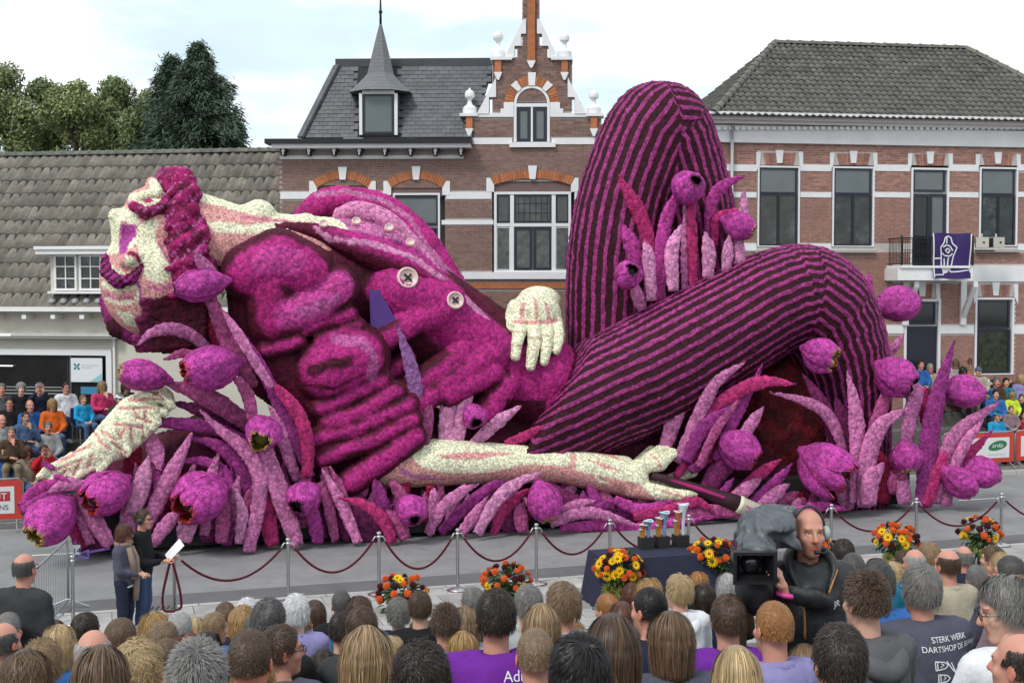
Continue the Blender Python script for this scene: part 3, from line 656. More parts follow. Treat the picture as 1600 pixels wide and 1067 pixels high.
dr = [[(1457, 367), (1458, 415), (1459, 432)], [(1459, 404), (1470, 404)], [(1460, 428), (1474, 428), (1475, 420), (1471, 418), (1470, 402), (1468, 388), (1473, 382), (1475, 374), (1480, 371), (1485, 373), (1487, 381), (1494, 387), (1489, 400), (1487, 412), (1484, 420), (1485, 423), (1515, 421)],
      [(1475, 404), (1476, 412), (1474, 420)], [(1482, 402), (1481, 412), (1482, 419)], [(1472, 388), (1478, 384), (1484, 386), (1488, 392)], [(1470, 396), (1476, 400), (1484, 400), (1488, 396)], [(1476, 392), (1480, 389), (1484, 392), (1481, 396), (1476, 392)], [(1478, 372), (1478, 382)], [(1516, 368), (1515, 421)]]
mb = MB()
for ln in dr:
    for (xa_, ya_), (xb_, yb_) in zip(ln, ln[1:]):
        def bp(x, y): 
            u = (x-1457)/60; v = (y-367)/66
            return np.array([(u-.5)*60*s_, -.03*math.sin(u*9+v*2)-.02*math.sin(v*7)-.006, (33-66*v)*s_+.012*math.sin(u*8)])
        n = max(1, int(math.hypot(xb_-xa_, yb_-ya_)/4)); prev = bp(xa_, ya_)
        for k in range(1, n+1):
            q = bp(xa_+(xb_-xa_)*k/n, ya_+(yb_-ya_)*k/n); d = q-prev; pp = np.array([-d[2], 0, d[0]])/(math.hypot(d[0], d[2])+1e-6)*.018
            mb.add([prev-pp, prev+pp, q+pp, q-pp], [[0, 1, 2, 3]]); prev = q
mb.build('line_drawing', mat('print_white', (.75, .75, .76), .7), ban)
# two pale box lamps on the railing end
for k, (px, lab) in enumerate(((1534, 'pale box floodlight with dark open front at the railing end'), (1556, 'pale grey box floodlight beside the window, right of its twin'))):
    x, z = f.L(px, 379, .8); b = thing('floodlight', lab, 'floodlight', f.W(x, -.8, z), R(8.5-25+k*30), 'floodlights on the balcony end')
    mb = MB().box(-.17, .19, -.15, .15, -.15, .15); smooth_by_angle(mb.build('housing', mat('beige_plastic', (.5, .48, .42), .6), b), 30)
    MB().box(-.185, -.16, -.13, .13, -.13, .13).build('lens', mat('lens_dark', (.03, .035, .03), .2), b)
    MB().box(-.02, .02, -.02, .02, .15, .26).build('bracket', mat('beige_plastic', (.5, .48, .42), .6), b)
    MB().lathe([(.03, 0), (.03, .02)], 10).build('knob', M_iron, b).matrix_local = Matrix.Translation((.05, -.15, 0))@Matrix.Rotation(math.pi/2, 4, 'X')
x, z = f.L(1536, 392, .8); MB().box(x-.25, x+.35, -.84, -.76, z-.02, z+.02).build('lamp_arm', M_iron, f.e)

# ================================================================= LEFT HOUSE
lf = Fac(200, 33., -9, 'cream_house', 'low cream house with weathered tile roof, dormer and dark shop window')
f = lf; M_cream = mat('cream_render', (.60, .575, .50), .85, .25, var=.07, vscale=1.5, bump=.05, stain_or_refl=(2.5, .6, .85, (.42, .40, .35)))
xl = f.L(-140, 500)[0]; xr = f.L(436, 500)[0]; zc = f.L(100, 486)[1]
a, z1 = f.L(-140, 544); b, z0 = f.L(177, 700)
MB().box(xl, xr, .421, 8, 0, zc).build('wall', M_cream, f.e); holed(MB(), [(xl, xr, 0, zc)], [(a, b, z0, z1)]).build('wall', M_cream, f.e)
loc = plane_roof(f, 100, 482, 46, .35); A = loc(-140, 482); D = loc(200, 241); B = np.array([f.L(422, 480)[0], A[1], A[2]])
rise = D[2]-A[2]; es = np.array([0, D[1]-A[1], rise]); Ls = np.linalg.norm(es); es /= Ls; ex = np.array([1., 0, 0])
T = np.array([A[0], D[1], D[2]]); T2 = np.array([B[0], D[1], D[2]]); BK = np.array([A[0], D[1]*2-A[1], A[2]]); BK2 = np.array([B[0], BK[1], A[2]])
MB().add([A, B, T2, T, BK, BK2], [[0, 1, 2, 3], [3, 2, 5, 4], [1, 5, 2], [4, 0, 3]]).build('roof', mat('roof_felt', (.03, .03, .035), .9), f.e)
M_tl = orand(mat('weathered_tile', (.18, .162, .138), .8, .3, var=.3, vscale=3.5, bump=.25, coord='World', stain_or_refl=(1.2, .5, .72, (.13, .127, .10))), .24)
nr = 11; l = Ls/nr; dx0, dx1 = f.L(52, 420, .3)[0], f.L(252, 420, .3)[0]
zd0, zd1 = f.L(100, 462, .3)[1], f.L(100, 392, .3)[1]
def okd(q): return not (dx0+.3 < q[0] < dx1-.3 and zd0 < q[2] < zd1) and q[0] < B[0]-.1
vis = lambda q: okd(q) and 0 < project(f.W(*q))[0] < 440
tiles(f, A, ex, es, .262, l, range(nr-1, -1, -1), range(0, int((B[0]-A[0])/.262)), okd, M_tl, 300)
ridge(f, T, T2, 34, .12)
# verge board of the right gable
P1, P2 = B+np.array([0, -.05, 0]), T2
mb = MB(); mb.add([P1+np.array([-.03, 0, .1]), P1+np.array([.22, 0, .1]), P2+np.array([.22, 0, .12]), P2+np.array([-.03, 0, .12]), P1+np.array([-.03, 0, -.25]), P1+np.array([.22, 0, -.25]), P2+np.array([.22, 0, -.3]), P2+np.array([-.03, 0, -.3])], [[0, 1, 2, 3], [5, 4, 7, 6], [4, 5, 1, 0], [1, 5, 6, 2], [7, 4, 0, 3]])
mb.build('verge', mat('weathered_wood', (.09, .085, .075), .85, var=.4, vscale=5, vstretch=(1, 1, .4)), f.e)
# eaves board with rafter ends
mb = MB(); f.box(mb, -140, 479, 436, 488, .45, .3); mb.build('eaves_board', M_white, f.e)
mb = MB(); f.box(mb, -140, 488, 436, 491, .34, .0); mb.build('soffit', M_cream, f.e)
for px in range(-4, 430, 45):
    x, z = f.L(px, 492, .3); MB().box(x-.06, x+.06, -.42, -.02, z-.1, z+.0).build('rafter_end', M_white, f.e)
# awning case, shop front
mb = MB(); f.box(mb, -140, 519, 186, 526, .22, 0); f.box(mb, -140, 526, 182, 529, .28, .1); mb.build('awning_case', mat('awning_grey', (.5, .5, .47), .6, var=.1), f.e)
mb = MB(); f.box(mb, 176, 529, 181, 690, .1, .05); mb.build('downpipe', M_white, f.e)
sw = window(f, -140, 544, 177, 700, 8, prot=.05); sw.name = 'shop_window'
M_shop = mat('pane_shop', (.011, .011, .012), .05, .6, var=.6, vscale=2)
sash(f, sw, -132, 550, 108, 692, M_shop, fw=2); sash(f, sw, 110, 550, 168, 692, M_shop, fw=2)
M_lit = bpy.data.materials.new('lit_tube'); M_lit.use_nodes = True; M_lit.node_tree.nodes['Principled BSDF'].inputs['Emission Color'].default_value = (1, .97, .9, 1); M_lit.node_tree.nodes['Principled BSDF'].inputs['Emission Strength'].default_value = .9
for x0, x1, y in ((-60, 16, 522), (-60, 19, 570)):
    mb = MB(); f.box(mb, x0, y, x1, y+2.4, .05 if y > 540 else .29, .01 if y > 540 else .281); mb.build('strip_light', M_lit, sw)
mb = MB()
for y in (603, 608, 613): f.box(mb, -130, y, 108, y+1.6, .03, .016)
mb.build('window_stripes', mat('frosted_grey', (.3, .31, .31), .5), sw)
sg = thing('window_poster', 'white poster with teal petal logo in the dark shop window', 'poster', f.W(f.L(136, 578, .02)[0], -.035, f.L(136, 578, .02)[1]), R(-9))
s_ = f.L(137, 578)[0]-f.L(136, 578)[0]; w2, h2 = 24.5*s_, 17.5*s_
MB().box(-w2, w2, -.012, 0, -h2, h2).build('sheet', mat('poster_white', (.72, .75, .78), .5), sg)
mb = MB(); mb.add([(w2*.2, -.016, -h2*.98), (w2*.99, -.016, -h2*.98), (w2*.99, -.016, -h2*.25)], [[0, 1, 2]]); mb.build('corner_print', mat('teal_pale', (.28, .55, .58), .5), sg)
mb = MB(); lx, lz = -w2*.62, h2*.28
for sx in (-1, 1):
    for sz in (-1, 1): mb.add([(lx, -.016, lz), (lx+sx*.03, -.016, lz+sz*.075), (lx+sx*.085, -.016, lz+sz*.085), (lx+sx*.07, -.016, lz+sz*.02)], [[0, 1, 2, 3] if sx*sz < 0 else [3, 2, 1, 0]])
mb.build('logo', mat('teal_dark', (.03, .17, .17), .5), sg)
mb = MB()
for k, (a, b, z) in enumerate(((-.3, .7, .36), (-.3, .35, .16))):
    x = w2*a
    while x < w2*b: e = random.uniform(.03, .09); mb.box(x, x+e, -.016, -.0125, h2*z, h2*z+.022); x += e+.018
mb.build('text_line', mat('print_grey', (.4, .45, .47), .6), sg)
mb = MB(); f.box(mb, 126, 604, 160, 616, .03, .012); mb.build('notice', mat('notice_blue', (.05, .22, .38), .5), sw)
# dormer
off = .25; x0, z1 = f.L(78, 396, off); x1, z0 = f.L(228, 457, off)
MB().box(x0, x1, -off+.02, 2.6, z0, z1).build('dormer', M_cream, f.e)
mb = MB(); f.box(mb, 52, 385, 250, 389, off+.35, -2.4); f.box(mb, 55, 389, 248, 396.5, off+.3, -2.3); mb.build('dormer_roof', M_white, f.e)
for a, b in ((85, 121), (124, 160), (163, 199)):
    mb = MB(); xa, za = f.L(a, 398, off); xb, zb = f.L(b, 454, off); t = .055
    mb.box(xa, xa+t, -off-.04, -off+.03, zb, za).box(xb-t, xb, -off-.04, -off+.03, zb, za).box(xa+t, xb-t, -off-.04, -off+.03, zb, zb+t).box(xa+t, xb-t, -off-.04, -off+.03, za-t, za)
    for k in (1/3, 2/3): z = zb+(za-zb)*k; mb.box(xa+t, xb-t, -off-.03, -off, z-.014, z+.014)
    xm = (xa+xb)/2; mb.box(xm-.014, xm+.014, -off-.028, -off+.002, zb+t, za-t); w = mb.build('window', M_white, f.e)
    for i in range(2):
        for j in range(3):
            c0 = (xa+t, xm+.014)[i]; c1 = (xm-.014, xb-t)[i]; d0 = zb+(za-zb)*j/3; d1 = zb+(za-zb)*(j+1)/3
            MB().box(c0, c1, -off+.0, -off+.015, max(d0, zb+t), min(d1, za-t)).build('pane', M_glassg, w)
mb = MB(); f.box(mb, 74, 455, 232, 459, off+.12, 0); mb.build('window_sill', M_white, f.e)
x0 = f.L(80, 462, .3)[0]; x1 = f.L(225, 462, .3)[0]; z = f.L(100, 470, .4)[1]
M_lead2 = mat('lead_flashing', (.28, .29, .30), .5, metal=.2, var=.2)
for i in range(9): o = MB().lathe([(.12, 0), (.1, .03), (.04, .07)], 7, (0, 0, 0)).build('flashing', M_lead2, f.e, smooth=True); o.location = (x0+(x1-x0)*i/8, -.25, z+.0); o.rotation_euler = (R(44), 0, 0)
# ================================================================= TREES BEHIND THE LOW HOUSE
M_bark = mat('bark', (.09, .07, .055), .9, .2, var=.3, vscale=6, bump=.4, bscale=20)
def leafmat(name, c):
    m = mat(name, c, .55, .3, attr=True); b = m.node_tree.nodes['Principled BSDF']; b.inputs['Transmission Weight'].default_value = 0; return m
M_lt = leafmat('leaf_light', (.19, .22, .10)); M_ld = leafmat('leaf_mid', (.14, .18, .08)); M_cn = leafmat('needle_dark', (.068, .105, .066))
def crown_tree(px, ytop, ybase, rpx, Y, m, lab, n=5200, seed=0, size=.17):
    r = np.random.default_rng(seed); P = atY(px, ytop, Y); s = Y/FPX; top = P[2]; e = thing('deciduous_tree', lab, 'tree', (P[0], P[1], 0), r.uniform(0, 6), 'leafy trees behind the cream house'); rad = rpx*s; zc0 = top-rad*1.35
    mb = MB(); mb.tube([(0, 0, 0), (.1, 0, zc0*.5), (.05, .1, top-rad*.6)], [.28, .2, .06], 8)
    cl = []
    for k in range(24):
        a = r.uniform(0, 6.28); h = r.uniform(-2.1, 1.0); rr = rad*math.sqrt(max(.35, 1-(h/1.6)**2))*r.uniform(.45, .98); c = np.array([rr*math.cos(a), rr*math.sin(a), zc0+h*rad*.95]); cl.append((c, rad*r.uniform(.26, .46))); mb.tube([(0, 0, max(1.5, c[2]-rad*.8)), (c*.55+np.array([0, 0, zc0*.2])*0).tolist() if 0 else (c[0]*.5, c[1]*.5, c[2]-rad*.25), c], [.07, .045, .02], 5)
    cl.append((np.array([0, 0, top-rad*.3]), rad*.32)); mb.build('trunk', M_bark, e, smooth=True)
    ci = r.integers(0, len(cl), n); C = np.array([c for c, _ in cl])[ci]; q = np.array([q for _, q in cl])[ci]; v = r.normal(0, 1, (n, 3)); v /= np.linalg.norm(v, axis=1, keepdims=True); p = C+v*(q*r.uniform(.15, 1.3, n)**.7)[:, None]; p[:, 2] -= .1*r.random(n)
    t1 = r.normal(0, 1, (n, 3)); t1 /= np.linalg.norm(t1, axis=1, keepdims=True); t2 = np.cross(t1, v+r.normal(0, .5, (n, 3))); t2 /= np.linalg.norm(t2, axis=1, keepdims=True)+1e-9; z = r.uniform(.6, 1.3, n)[:, None]*size
    V = np.stack([p-t1*z, p+t2*z*.45, p+t1*z, p-t2*z*.45], 1).reshape(-1, 3); F = np.arange(4*n).reshape(-1, 4); br = np.repeat(r.uniform(.55, 1.5, n)*np.array([.8+.5*r.random() for _ in cl])[ci], 4)[:, None]*np.array([1., 1., .9]); link('crown', mesh_np('crown', V, F, False, br), m, e); return e
tl = ['pale green leafy tree at the far left edge', 'leafy tree with bare twigs showing, second from the left', 'rounded yellowish green tree left of the gap', 'leafy tree with a tall top, middle of the row', 'thin loose tree just left of the dark conifer', 'low leafy tree in front of the conifer foot']
for i, (px, yt, rp_, Y, m) in enumerate(((12, 100, 66, 47, M_lt), (66, 122, 58, 50, M_ld), (122, 126, 54, 46, M_lt), (178, 122, 50, 49, M_ld), (230, 142, 40, 52, M_lt), (205, 170, 44, 45, M_ld))): crown_tree(px, yt, 245, rp_, Y, m, tl[i], 24000, 20+i, .078)
crown_tree(-70, 110, 245, 60, 49, M_ld, 'leafy tree cut off by the left edge of the picture', 14000, 40, .078)
P = atY(310, 74, 44); e = thing('conifer', 'tall dark bushy conifer behind the cream house roof', 'tree', (P[0], P[1], 0), 0); s = 44/FPX; top = P[2]; r = np.random.default_rng(5)
tr_ = MB().tube([(0, 0, 0), (0, 0, top*.6), (0, 0, top-.1)], [.35, .2, .03], 8); Vs, Cs = [], []
def rad_at(y): return np.interp(y, [75, 88, 100, 120, 150, 180, 210, 245, 300], [2, 9, 18, 31, 48, 60, 70, 80, 88])*s
for k in range(430):
    y = 76+(r.random()**.75)*200; z = top-(y-75)*s; a = r.uniform(0, 2*math.pi); R0 = rad_at(y)*r.choice((.7, 1.0, 1.12))*r.uniform(.85, 1.1)*(1+.14*math.sin(3*a+y*.05)); d = np.array([math.cos(a), math.sin(a), 0]); base = np.array([0, 0, z+R0*.22]); tip = d*R0+np.array([0, 0, z-R0*.10]); 
    if k % 4 == 0: tr_.tube([base, (base+tip)/2+np.array([0, 0, .08]), tip], [.04, .03, .01], 4)
    nb_ = 110; t = r.uniform(.3, 1.05, nb_)**.55; c = base+(tip-base)*t[:, None]+np.array([0, 0, .12])*np.sin(math.pi*t)[:, None]; c = c+r.normal(0, .11, (nb_, 3))*np.array([1, 1, .8]); dirs = d+r.normal(0, .45, (nb_, 3))+np.array([0, 0, -.5]); dirs /= np.linalg.norm(dirs, axis=1, keepdims=True)
    sd_ = np.cross(dirs, r.normal(0, 1, (nb_, 3))); sd_ /= np.linalg.norm(sd_, axis=1, keepdims=True); ln = r.uniform(.12, .30, nb_)[:, None]; Vs.append(np.stack([c-dirs*ln*.5, c+sd_*.022, c+dirs*ln*.6, c-sd_*.022], 1).reshape(-1, 3)); Cs.append(np.repeat((r.uniform(.5, 1.3, nb_)*r.uniform(.7, 1.35)), 4)[:, None]*np.array([1., 1., 1.]))
tr_.build('trunk', M_bark, e, smooth=True); V = np.vstack(Vs); link('crown', mesh_np('crown', V, np.arange(len(V)).reshape(-1, 4), False, np.vstack(Cs)), M_cn, e)
# second conifer top beside it
P2 = atY(268, 96, 44.6); e2 = thing('conifer', 'shorter dark conifer spire joined to the left of the tall one', 'tree', (P2[0], P2[1], 0), 0); top2 = P2[2]; Vs, Cs = [], []; tr_ = MB().tube([(0, 0, 0), (0, 0, top2-.1)], [.25, .03], 8)
for k in range(240):
    y = 97+(r.random()**.8)*170; z = top2-(y-96)*s; a = r.uniform(0, 2*math.pi); R0 = np.interp(y, [97, 110, 140, 180, 240], [2, 13, 27, 38, 48])*s*r.uniform(.7, 1.1); d = np.array([math.cos(a), math.sin(a), 0]); base = np.array([0, 0, z+R0*.2]); tip = d*R0+np.array([0, 0, z-R0*.1])
    nb_ = 95; t = r.uniform(.3, 1.05, nb_); c = base+(tip-base)*t[:, None]+r.normal(0, .13, (nb_, 3)); dirs = d+r.normal(0, .45, (nb_, 3))+np.array([0, 0, -.5]); dirs /= np.linalg.norm(dirs, axis=1, keepdims=True); sd_ = np.cross(dirs, r.normal(0, 1, (nb_, 3))); sd_ /= np.linalg.norm(sd_, axis=1, keepdims=True); ln = r.uniform(.16, .32, nb_)[:, None]
    Vs.append(np.stack([c-dirs*ln*.5, c+sd_*.022, c+dirs*ln*.6, c-sd_*.022], 1).reshape(-1, 3)); Cs.append(np.repeat((r.uniform(.5, 1.3, nb_)*r.uniform(.7, 1.3)), 4)[:, None]*np.ones(3))
tr_.build('trunk', M_bark, e2, smooth=True); V = np.vstack(Vs); link('crown', mesh_np('crown', V, np.arange(len(V)).reshape(-1, 4), False, np.vstack(Cs)), M_cn, e2)
# ================================================================= PARADE FLOAT
FP0 = atZ(400, 866); FA = R(17.5); fu = np.array([math.cos(FA), math.sin(FA), 0]); fn = np.array([-math.sin(FA), math.cos(FA), 0])
FLT = thing('parade_float', 'huge parade float of a reclining figure among giant tulips, covered in magenta dahlias', 'parade float', FP0, FA)
def FL(x, y, v):
    r = ray(x, y); t = ((FP0-O0)@fn+v)/(r@fn); P = O0+r*t-FP0; return np.array([P@fu, v, P[2]])
def FW(V): V = np.asarray(V); return FP0+V[..., :1]*fu+V[..., 1:2]*fn+V[..., 2:]*np.array([0, 0, 1.])
def PXL(V, vref):
    """planar projection along the float's own depth axis: (u,w) -> reference px"""
    Q = np.array(V, float); Q[..., 1] = vref; return project(FW(Q))
def S(px, x, v): P = FW(FL(x, 600, v)); return px*P[1]/FPX
def lerp(a, b, t): t = np.clip(t, 0, 1)[..., None]; return np.array(a)*(1-t)+np.array(b)*t
def sst(a, b, x): t = np.clip((x-a)/(b-a), 0, 1); return t*t*(3-2*t)
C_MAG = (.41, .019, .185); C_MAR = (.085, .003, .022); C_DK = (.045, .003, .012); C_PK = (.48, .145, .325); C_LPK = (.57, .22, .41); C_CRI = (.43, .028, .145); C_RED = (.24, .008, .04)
C_PUR = (.27, .03, .19); C_DPU = (.15, .018, .09); C_DUS = (.36, .07, .20); C_LAV = (.30, .12, .33); C_TUL = (.44, .05, .30); C_CRM = (.78, .77, .55); C_SKP = (.68, .33, .31); C_MGT = (.42, .045, .26)
def blossom_mat(name, scale=9., dark=.5, bump=.9, stripes=False, fine=False):
    m = bpy.data.materials.new(name); m.use_nodes = True; t = m.node_tree; b = t.nodes['Principled BSDF']; n = t.nodes.new; l = t.links.new
    b.inputs['Roughness'].default_value = .75; b.inputs['Specular IOR Level'].default_value = .25
    a = n('ShaderNodeAttribute'); a.attribute_name = 'Col'; col = a.outputs[0]
    ge = n('ShaderNodeTexCoord') if stripes or fine else n('ShaderNodeNewGeometry'); pos = ge.outputs['Object'] if stripes or fine else ge.outputs['Position']
    if stripes:
        s = n('ShaderNodeAttribute'); s.attribute_name = 'stripe'
        nz = n('ShaderNodeTexNoise'); nz.inputs['Scale'].default_value = 3; nz.inputs['Detail'].default_value = 3; l(pos, nz.inputs[0])
        ad = n('ShaderNodeMath'); ad.operation = 'MULTIPLY_ADD'; ad.inputs[1].default_value = .38; l(nz.outputs['Fac'], ad.inputs[0]); l(s.outputs['Fac'], ad.inputs[2])
        fr = n('ShaderNodeMath'); fr.operation = 'FRACT'; l(ad.outputs[0], fr.inputs[0])
        rp_ = n('ShaderNodeValToRGB'); e = rp_.color_ramp.elements; e[0].position = 0; e[0].color = (.032, .0025, .009, 1); e[1].position = .62; e[1].color = (.30, .034, .175, 1)
        x = e.new(.57); x.color = (.04, .003, .011, 1); x = e.new(.97); x.color = (.30, .034, .175, 1); x = e.new(1.0); x.color = (.032, .0025, .009, 1)
        l(fr.outputs[0], rp_.inputs[0]); col = rp_.outputs[0]
    vo = n('ShaderNodeTexVoronoi'); vo.inputs['Scale'].default_value = scale; l(pos, vo.inputs['Vector'])
    rp2 = n('ShaderNodeValToRGB'); e = rp2.color_ramp.elements; e[0].position = .0; e[0].color = (dark, dark, dark, 1); e[1].position = .75; e[1].color = (.62, .62, .62, 1)
    x = e.new(.16); x.color = (dark, dark, dark, 1); x = e.new(.27); x.color = (1.12, 1.12, 1.12, 1); x = e.new(.5); x.color = (1, 1, 1, 1)
    l(vo.outputs['Distance'], rp2.inputs[0])
    m1 = n('ShaderNodeMix'); m1.data_type = 'RGBA'; m1.blend_type = 'MULTIPLY'; m1.inputs['Factor'].default_value = 1; l(col, m1.inputs['A']); l(rp2.outputs[0], m1.inputs['B'])
    sx = n('ShaderNodeSeparateColor'); l(vo.outputs['Color'], sx.inputs[0]); mr = n('ShaderNodeMapRange'); mr.inputs['To Min'].default_value = .68; mr.inputs['To Max'].default_value = 1.32; l(sx.outputs[0], mr.inputs[0])
    m2 = n('ShaderNodeMix'); m2.data_type = 'RGBA'; m2.blend_type = 'MULTIPLY'; m2.inputs['Factor'].default_value = 1; l(m1.outputs['Result'], m2.inputs['A']); l(mr.outputs[0], m2.inputs['B'])
    l(m2.outputs['Result'], b.inputs['Base Color'])
    bp = n('ShaderNodeBump'); bp.invert = True; bp.inputs['Strength'].default_value = bump; bp.inputs['Distance'].default_value = .016; l(vo.outputs['Distance'], bp.inputs['Height']); l(bp.outputs[0], b.inputs['Normal'])
    return m
M_bl = blossom_mat('dahlia_cover', 16, .5, .6); M_tu = blossom_mat('dahlia_tulip', 12, .30, .6); M_st = blossom_mat('dahlia_stripes', 14, .42, .7, stripes=True); M_sk = blossom_mat('dahlia_cream', 27, .82, .3)
def vnorm(V, F):
    n = np.zeros_like(V); q = V[F]; fnm = np.cross(q[:, 2]-q[:, 0], q[:, 3]-q[:, 1])
    for k in range(4): np.add.at(n, F[:, k], fnm)
    return n/(np.linalg.norm(n, axis=1, keepdims=True)+1e-9)
def sculpt(name, prims, lo, hi, h, k, paint, mt, amp=.007, parent=FLT, soft=None, post=None, cut=None, extra=None):
    """prims: list of functions P->distance; smooth union; paint(V, D list) -> colours"""
    G, org = grid(lo, hi, h); D = None
    for p in prims: d = p(G); D = d if D is None else smin(D, d, k)
    if cut is not None: D = np.maximum(D, cut(G))
    V, F = nets(D, org, h); n = vnorm(V, F); Vf = V.astype(np.float32)
    c = paint(V, [p(Vf) for p in prims])
    if post is not None: V = V+n*post(V)[:, None]
    V = V+n*(rng.normal(0, 1, len(V))*amp)[:, None]+rng.normal(0, amp*.4, V.shape)
    me = mesh_np(name, V, F, True, c)
    if extra is not None:
        a = me.attributes.new('stripe', 'FLOAT', 'POINT'); a.data.foreach_set('value', extra(V).astype(np.float32))
    return link(name, me, mt, parent)
def bounds(pts, pad):
    P = np.array(pts); return P.min(0)-pad, P.max(0)+pad
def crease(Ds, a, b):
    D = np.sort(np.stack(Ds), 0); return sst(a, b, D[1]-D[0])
def pcap(a, b, ra, rb=None):
    """capsule between px points (x,y,v) with px radii"""
    A, B = FL(*a), FL(*b); x = S(ra, a[0], a[2]); y = S(rb if rb else ra, b[0], b[2]); return lambda P: s_cap(P, A, B, x, y)
def pell(c, rx, ry, rv, rot=0.):
    C = FL(*c); r = (S(rx, c[0], c[2]), rv, S(ry, c[0], c[2])); return lambda P: s_ell(P, C, r, R(rot))
def pchain(pts, k=0.):
    Q = [FL(*p[:3]) for p in pts]; rr = [S(p[3], p[0], p[2]) for p in pts]; return lambda P: s_chain(P, Q, rr, k)
def pm(x, y, poly): return inpoly(x, y, poly)
def stroke(x, y, pts, w):
    d = np.full(x.shape, 1e9)
    for (ax, ay), (bx, by) in zip(pts, pts[1:]):
        t = np.clip(((x-ax)*(bx-ax)+(y-ay)*(by-ay))/((bx-ax)**2+(by-ay)**2+1e-9), 0, 1); d = np.minimum(d, np.hypot(x-ax-t*(bx-ax), y-ay-t*(by-ay)))
    return d < w
def noise2(x, y, s): return np.sin(x/s+1.7*np.sin(y/s*.8))+np.sin(y/s*1.3+1.3*np.sin(x/s*1.1))

# ---- chassis and dark flower bed under the figure
a, b = FL(125, 840, .6), FL(1425, 780, .6)
MB().box(a[0], b[0], .7, 3.3, .10, .8).build('chassis', mat('chassis_black', (.012, .012, .013), .8), FLT)  # made black and carried low, also standing in for shade beneath the float
wh = MB().lathe([(.1, -.12), (.36, -.12), (.4, -.07), (.4, .07), (.36, .12), (.1, .12)], 18).mesh('wheel', True)
for px in (330, 520, 850, 1180, 1330):
    for v in (1.0, 3.1): p = FL(px, 800, v); o = link('wheel', wh, mat('tyre', (.015, .015, .015), .8), FLT); o.location = (p[0], v, .40); o.rotation_euler = (math.pi/2, 0, 0)
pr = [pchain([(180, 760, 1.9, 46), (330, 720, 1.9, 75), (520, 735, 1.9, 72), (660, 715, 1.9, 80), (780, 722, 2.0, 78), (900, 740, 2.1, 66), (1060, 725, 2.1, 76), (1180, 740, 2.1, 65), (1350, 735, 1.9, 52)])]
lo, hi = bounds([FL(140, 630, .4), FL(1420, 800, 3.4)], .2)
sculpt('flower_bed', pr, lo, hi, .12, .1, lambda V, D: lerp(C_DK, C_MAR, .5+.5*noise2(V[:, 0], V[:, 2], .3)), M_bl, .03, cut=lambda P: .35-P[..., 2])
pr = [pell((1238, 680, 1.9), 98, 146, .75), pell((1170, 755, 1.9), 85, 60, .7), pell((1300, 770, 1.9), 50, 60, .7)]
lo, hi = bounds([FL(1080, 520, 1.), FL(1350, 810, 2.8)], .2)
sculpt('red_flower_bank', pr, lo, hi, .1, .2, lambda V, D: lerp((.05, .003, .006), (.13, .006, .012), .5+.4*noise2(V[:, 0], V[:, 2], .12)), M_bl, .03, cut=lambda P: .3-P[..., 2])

# ---- striped trouser legs
nv = np.array([FL(835, 640, 2)[0]-FL(908, 540, 2)[0], 0, FL(835, 640, 2)[2]-FL(908, 540, 2)[2]]); nv = np.array([-nv[2], 0, nv[0]])/np.linalg.norm(nv); pc = FL(912, 540, 2)
if nv[0] < 0: nv = -nv
def leg(name, pts, Nst, h=.075, cut=None):
    Q = [FL(*p[:3]) for p in pts]; rr = [S(p[3], p[0], p[2]) for p in pts]
    fine = catmull([list(q)+[r] for q, r in zip(Q, rr)], 26); Q = fine[:, :3].astype(np.float32); rr = fine[:, 3]
    lo, hi = Q.min(0)-rr.max()-.1, Q.max(0)+rr.max()+.1
    def stripe(V):
        best = np.full(len(V), 1e9); th = np.zeros(len(V))
        for i in range(len(Q)-1):
            ab = Q[i+1]-Q[i]; t = np.clip(((V-Q[i])@ab)/(ab@ab), 0, 1); off = V-Q[i]-t[:, None]*ab; d = np.linalg.norm(off, axis=1)-(rr[i]+(rr[i+1]-rr[i])*t)
            tg = ab/np.linalg.norm(ab); nrm = np.array([-tg[2], 0, tg[0]]); a = np.arctan2(off@nrm, -off[:, 1]); m = d < best; best[m] = d[m]; th[m] = a[m]
        return th/(2*math.pi)*Nst+50
    def post(V): s = stripe(V); f_ = s-np.floor(s); return .035*np.sin(np.pi*np.clip((f_-.40)/.5, 0, 1))
    return sculpt(name, [lambda P: s_chain(P, Q, rr)], lo, hi, h, 0, lambda V, D: np.ones((len(V), 3)), M_st, .008, extra=stripe, post=post, cut=cut)
leg('trouser_leg', [(955, 560, 2.9, 70), (962, 400, 2.9, 74), (985, 290, 2.9, 74), (1030, 202, 2.9, 74), (1068, 285, 2.9, 68), (1095, 400, 2.9, 62), (1108, 520, 2.9, 58)], 28)
leg('trouser_leg', [(770, 690, 1.6, 84), (868, 650, 1.6, 86), (925, 622, 1.55, 86), (1010, 584, 1.5, 90), (1110, 528, 1.5, 86), (1215, 470, 1.5, 80), (1272, 476, 1.5, 84), (1312, 550, 1.5, 74), (1328, 650, 1.5, 62), (1332, 770, 1.5, 55)], 34, cut=lambda P: -((P-pc.astype(np.float32))@nv.astype(np.float32))-.12)

